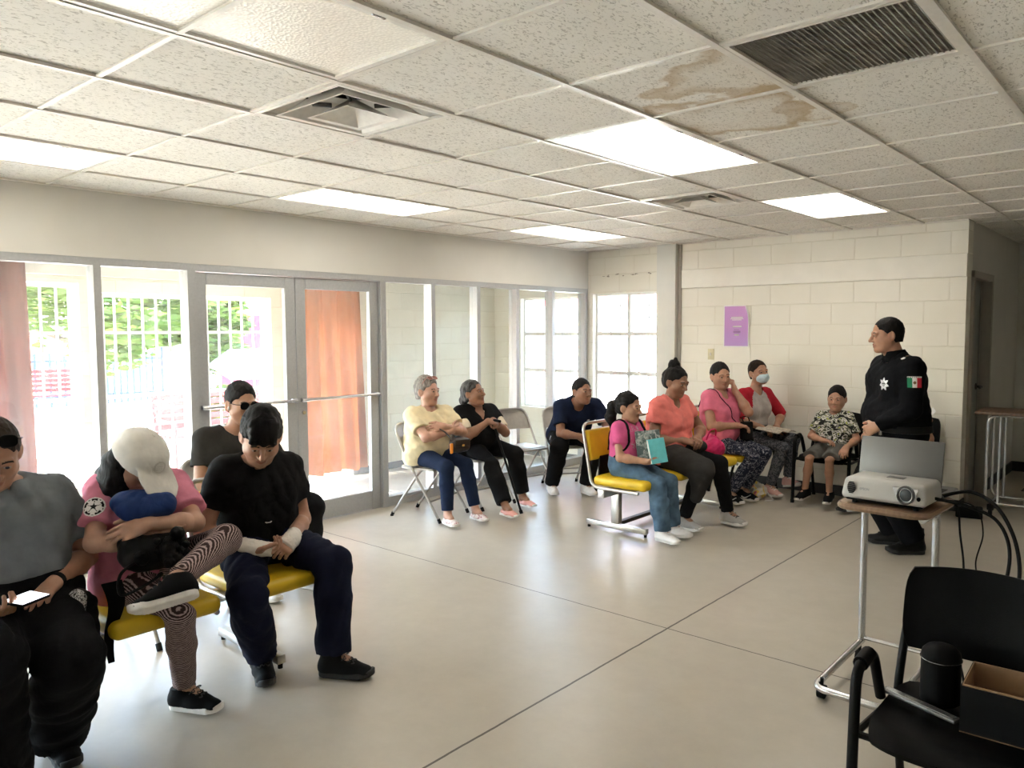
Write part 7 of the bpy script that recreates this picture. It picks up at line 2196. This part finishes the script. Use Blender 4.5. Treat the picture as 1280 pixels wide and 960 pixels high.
top_cloth(J, 't_shirt', F_['camo'], p, 1.02, 0.012, 0.75, -0.05, flare=0.018, seed=43, amp=0.004)
build_sdf(hair_cap(J, 0.010, -0.04, top=0.014), 'hair', H_BLACK, p, 0.0045, folds(0.003, 44, 120.0))
shoe(p, J['anR'], -105, 8, 0.82, F_['shoe_black'], F_['sole_white'], h=0.006); shoe(p, J['anL'], -85, 8, 0.82, F_['shoe_black'], F_['sole_white'], h=0.006)

# --- child mostly hidden by the officer
J = dict(hip=(-1.86, 7.20, 0.535), shR=(-1.99, 7.20, 0.83), shL=(-1.72, 7.20, 0.83), head=(-1.87, 7.17, 0.99), look=(-90, 2, 0), heading=-90,
         elR=(-2.10, 7.10, 0.66), wrR=(-2.06, 6.97, 0.66), elL=(-1.63, 7.12, 0.70), wrL=(-1.605, 7.0, 0.80),
         knR=(-2.03, 6.86, 0.50), anR=(-2.17, 6.93, 0.10), knL=(-1.78, 6.84, 0.51), anL=(-1.79, 6.94, 0.10), footR=(-115, 0), footL=(-88, 0))
hands = {'R': ((0.4, -0.7, 0.2), (0, 0, -1), 0.4, 0.3), 'L': ((0.35, -0.2, 0.85), (-0.6, -0.5, 0.1), 0.5, 0.4)}
p, J = person('seated person mostly hidden behind the officer, raising a folded paper', J, 'tan', (-1.86, 7.20), 0.82, 0.98, 0.92, hands=hands)
trousers(J, 'trousers', F_['black_trouser'], p, 1.0, 0.012, 0.455, (0.95, 0.95), (0.01, 0.01), seed=45, amp=0.004)
top_cloth(J, 't_shirt', F_['camo'], p, 1.0, 0.012, 0.6, -0.05, flare=0.016, seed=46, amp=0.004)
build_sdf(hair_cap(J, 0.010, -0.04), 'hair', H_BLACK, p, 0.005, folds(0.003, 47, 120.0))
shoe(p, J['anR'], -115, 0, 0.88, F_['shoe_black'], F_['sole_black'], h=0.006); shoe(p, J['anL'], -88, 0, 0.88, F_['shoe_black'], F_['sole_black'], h=0.006)
m_ = MB(); Rp = Matrix.Rotation(math.radians(-28), 3, 'Y') @ Matrix.Rotation(0.3, 3, 'Z')
m_.add([Rp @ V(*q) + V(-1.585, 6.965, 0.86) for q in ((-0.06, 0, -0.01), (0.075, 0.0, 0.035), (0.07, 0.012, 0.075), (-0.05, 0.006, 0.05), (-0.06, 0.003, -0.01), (0.075, 0.003, 0.035), (0.07, 0.015, 0.075), (-0.05, 0.009, 0.05))], [(0, 1, 2, 3), (7, 6, 5, 4), (0, 4, 5, 1), (1, 5, 6, 2), (2, 6, 7, 3), (3, 7, 4, 0)])
single('folded_paper', m_, paper, 'folded paper held up beside the officer\'s back', 'paper')

# --- officer
J = dict(hip=(-1.555, 5.97, 0.865), shR=(-1.70, 6.075, 1.325), shL=(-1.43, 5.81, 1.325), neck=(-1.58, 5.935, 1.40), head=(-1.635, 5.905, 1.548), look=(212, 4, 0), heading=224,
         elR=(-1.78, 6.22, 1.08), wrR=(-1.66, 6.22, 0.84), elL=(-1.345, 5.76, 1.08), wrL=(-1.62, 5.69, 0.92),
         knR=(-1.65, 6.05, 0.48), anR=(-1.60, 6.11, 0.095), knL=(-1.50, 5.88, 0.48), anL=(-1.425, 5.955, 0.095), footR=(192, 0), footL=(218, 0))
hands = {'R': ((0.2, 0.0, -1.0), (0.5, -0.5, 0.0), 0.45, 0.4), 'L': ((-0.85, 0.25, -0.46), (0.2, 0.9, 0.1), 0.55, 0.4)}
p, J = person('standing police officer in a black uniform with a silver star badge', J, 'tan', (-1.53, 5.99), 1.0, 1.28, 1.0, hands=hands, belly=1.1, cheek=1.12, jaw=1.12, neck_r=0.062)
trousers(J, 'trousers', F_['uniform'], p, 1.22, 0.014, None, (0.96, 0.96), (0.03, 0.03), knee=0.012, seed=48, amp=0.005, waist=0.10)
top_cloth(J, 'uniform_shirt', F_['uniform'], p, 1.30, 0.018, 0.6, 0.045, flare=0.02, seed=49, amp=0.006, belly=1.15, long=True, neck=0.082)
S = SDF(); nb = J['neck']; nu_ = nrm(J['head'] - nb)
S.rc(nb - nu_ * 0.005, nb + nu_ * 0.045, 0.082, 0.074, k=0.01); S.rc(nb - nu_ * 0.03, nb + nu_ * 0.12, 0.068, 0.064, k=0.004, op='s'); S.plane(nb + nu_ * 0.042, nu_ * 1.0 - J['f'] * 0.25); S.rc(nb + J['f'] * 0.12, nb + J['f'] * 0.06 + nu_ * 0.06, 0.02, 0.035, k=0.006, op='s')
build_sdf(S, 'collar', F_['uniform'], p, 0.005)
build_sdf(hair_cap(J, 0.008, -0.05), 'hair', H_BLACK, p, 0.0045, folds(0.002, 50, 120.0))
m_ = MB(); Bc = J['hip'] + A(0, 0, 0.06)
S = SDF(); torso(S, J, 0.026, 1.29, belly=1.12)
S.plane(Bc + A(0, 0, 0.0), A(0, 0, 1)); S.plane(Bc - A(0, 0, 0.05), A(0, 0, -1))
bt = build_sdf(S, 'duty_belt', F_['shoe_leather'], p, 0.007)
bp = march(J['SP'], Bc + J['f'] * 0.5 + J['l'] * 0.12 - A(0, 0, 0.03), -J['f'])
m_ = MB(); m_.rbox(tuple(bp + J['f'] * 0.03), (0.02, 0.016, 0.05), 0.004, 2, Matrix.Rotation(math.radians(224), 3, 'Z')); m_.build('buckle', M['steel'], bt)
silver = simple('silver_badge_metal', (0.72, 0.72, 0.74), 0.3, 0.3, bmp=0)
def star7(u, v):
    r = math.hypot(u, v); a = math.degrees(math.atan2(u, v)) % (360 / 7); a = min(a, 360 / 7 - a) / (180 / 7)
    if r > 0.98 - 0.46 * a: return -1
    if r < 0.30 and r > 0.22: return 1
    if r < 0.42 and (abs(u * 3 + v) < 0.1 or abs(v - 0.05) < 0.06): return 1
    return 0
SO = J['ST']
decal(SO, J['shL'] - J['l'] * 0.095 - A(0, 0, 0.10) + J['f'] * 0.12, J['f'] + J['l'] * 0.35, (0, 0, 1), 0.095, 0.095, 34, 34, star7, [silver, F_['uniform']], 'star_badge', p, 0.004)
green = simple('flag_green', (0.0, 0.16, 0.07), 0.8, bmp=0); red = simple('flag_red', (0.48, 0.01, 0.03), 0.8, bmp=0); brown = simple('emblem_brown', (0.16, 0.09, 0.04), 0.8, bmp=0)
def flag(u, v):
    if v > 0.72: return 1 if int((u + 1) * 11) % 3 != 1 or v > 0.9 else 4
    if abs(u) < 0.33: return 3 if math.hypot(u * 1.15, v + 0.12) < 0.27 else 1
    return 0 if u < 0 else 2
fm = J['shL'] + (J['elL'] - J['shL']) * 0.33
decal(SO, fm, nrm(J['l'] * 0.7 + A(0.05, -0.75, 0.05)), (0, 0, 1), 0.088, 0.075, 30, 24, flag, [green, F_['lace_white'], red, brown, F_['uniform']], 'flag_patch', p, 0.004)
decal(SO, J['shL'] - J['l'] * 0.035 + J['f'] * 0.02 + A(0, 0, 0.04), A(0.05, -0.45, 1.0), -J['l'] + A(0.05, 0, 0), 0.075, 0.04, 24, 12, lambda u, v: 0 if abs(abs(u) - 0.78) < 0.2 else (1 if math.hypot(u * 1.3, v) < 0.45 else -1), [F_['lace_white'], brown], 'shoulder_mark', p, 0.004)
shoe(p, J['anR'], 192, 0, 1.1, F_['shoe_leather'], F_['sole_black'], 'boot', 'boot', laces=F_['lace_black']); shoe(p, J['anL'], 218, 0, 1.1, F_['shoe_leather'], F_['sole_black'], 'boot', 'boot', laces=F_['lace_black'])

# ================================================================== nearest chair: what lies on it; cables
bx = empty('cardboard_box', (-0.285, 2.545, 0.452), math.radians(2))
kraft = simple('brown_cardboard', (0.32, 0.19, 0.10), 0.8, var=0.08, bmp=0.1); blk = simple('black_printed_cardboard', (0.004, 0.004, 0.0045), 0.6, bmp=0, spec=0.15)
def wallp(m_, lo, hi): m_.ext(lo, hi); return m_
m_ = MB(); m_.ext((-0.17, -0.100, 0), (0.17, 0.100, 0.004), 1); m_.ext((-0.17, -0.100, 0), (0.17, -0.096, 0.135)); m_.ext((-0.17, 0.096, 0), (0.17, 0.100, 0.135)); m_.ext((-0.17, -0.096, 0), (-0.166, 0.096, 0.135)); m_.ext((0.166, -0.096, 0), (0.17, 0.096, 0.135))
m_.build('outer_walls', [blk, kraft], bx)
m_ = MB(); m_.ext((-0.166, -0.096, 0.004), (0.166, -0.093, 0.140)); m_.ext((-0.166, 0.093, 0.004), (0.166, 0.096, 0.140)); m_.ext((-0.166, -0.093, 0.004), (-0.163, 0.093, 0.140)); m_.ext((0.163, -0.093, 0.004), (0.166, 0.093, 0.140))
m_.build('inner_lining', kraft, bx)
tag(bx, 'open cardboard box, black outside and brown inside, on the nearest black chair', 'box')
sp = empty('speaker', (-0.54, 2.62, 0.445), math.radians(6))
m_ = MB(); m_.lathe([(0.05, 0.0), (0.056, 0.006), (0.056, 0.145), (0.053, 0.160), (0.04, 0.174), (0.02, 0.182), (0.004, 0.184)], (0, 0, 0), 28); m_.build('housing', M['black_plastic'], sp)
m_ = MB(); m_.tube([(0.0575 * math.cos(a), 0.0575 * math.sin(a), 0.138) for a in [2 * PI * k / 28 for k in range(28)]], 0.0014, 5, closed=True); m_.build('rim', M['steel'], sp)
tag(sp, 'black round-topped cylinder on the nearest black chair left of the box', 'speaker')
kb = empty('keyboard', (-0.575, 2.525, 0.452), math.radians(-21))
m_ = MB(); m_.rbox((0, 0, 0.008), (0.24, 0.036, 0.012), 0.004, 2); m_.build('bar', sil, kb)
m_ = MB(); m_.rbox((0, 0, 0.0145), (0.225, 0.022, 0.002), 0.0008, 1); m_.build('groove', M['steel'], kb)
kb.name = 'metal_bar'
tag(kb, 'flat silver metal bar lying across the nearest black chair seat', 'metal bar')

cable([(-0.83, 3.93, 0.832), (-0.72, 3.95, 0.862), (-0.61, 3.90, 0.82), (-0.53, 3.84, 0.70), (-0.50, 3.78, 0.55), (-0.53, 3.70, 0.40), (-0.62, 3.62, 0.28), (-0.72, 3.52, 0.18), (-0.80, 3.40, 0.06), (-0.78, 3.25, 0.008), (-0.70, 3.05, 0.007)], 0.008, 'thick black cable from the laptop making the widest loop right of the table')
cable([(-0.812, 3.70, 0.862), (-0.68, 3.72, 0.84), (-0.58, 3.74, 0.79), (-0.53, 3.72, 0.68), (-0.54, 3.68, 0.53), (-0.60, 3.62, 0.40), (-0.68, 3.55, 0.27), (-0.76, 3.46, 0.15), (-0.74, 3.33, 0.02), (-0.66, 3.15, 0.006)], 0.0072, 'black cable from the projector forming the inner loop right of the table')
cable([(-0.81, 3.73, 0.848), (-0.74, 3.77, 0.83), (-0.72, 3.77, 0.70), (-0.70, 3.75, 0.58), (-0.70, 3.72, 0.50), (-0.76, 3.71, 0.45), (-0.79, 3.70, 0.50), (-0.74, 3.69, 0.55), (-0.72, 3.68, 0.44), (-0.72, 3.66, 0.32), (-0.66, 3.60, 0.15), (-0.62, 3.52, 0.006)], 0.0045, 'thin black cord with a small knot hanging beside the right table leg')
cable([(-0.81, 3.75, 0.85), (-0.68, 3.80, 0.83), (-0.64, 3.80, 0.72), (-0.66, 3.78, 0.58), (-0.62, 3.75, 0.45), (-0.60, 3.72, 0.33), (-0.62, 3.68, 0.2), (-0.58, 3.62, 0.03), (-0.52, 3.55, 0.005)], 0.003, 'thinnest black cord dropping straight from the projector to the floor')
fl = MB(); fl.rbox((0, 0, 0.004), (1.5, 1.0, 0.008), 0.003, 1)  # black slab standing in for shade on the unlit alcove floor
mt = empty('alcove_shade', (-0.45, 9.45, 0.0)); fl.build('shade_patch', M['dark_base'], mt)
tag(mt, 'black sheet added for the shade on the alcove floor behind the cart', 'shade sheet')
ad = empty('power_adapter', (-1.36, 7.43, 0.0), math.radians(10))
m_ = MB(); m_.rbox((0, 0, 0.045), (0.2, 0.12, 0.09), 0.012, 3); m_.build('case', M['black_plastic'], ad)
m_ = MB(); m_.rbox((0, -0.03, 0.093), (0.12, 0.02, 0.012), 0.004, 2); m_.build('handle', M['black_plastic'], ad)
ad.name = 'black_case'
tag(ad, 'small black case on the floor at the corner of the block wall', 'case')
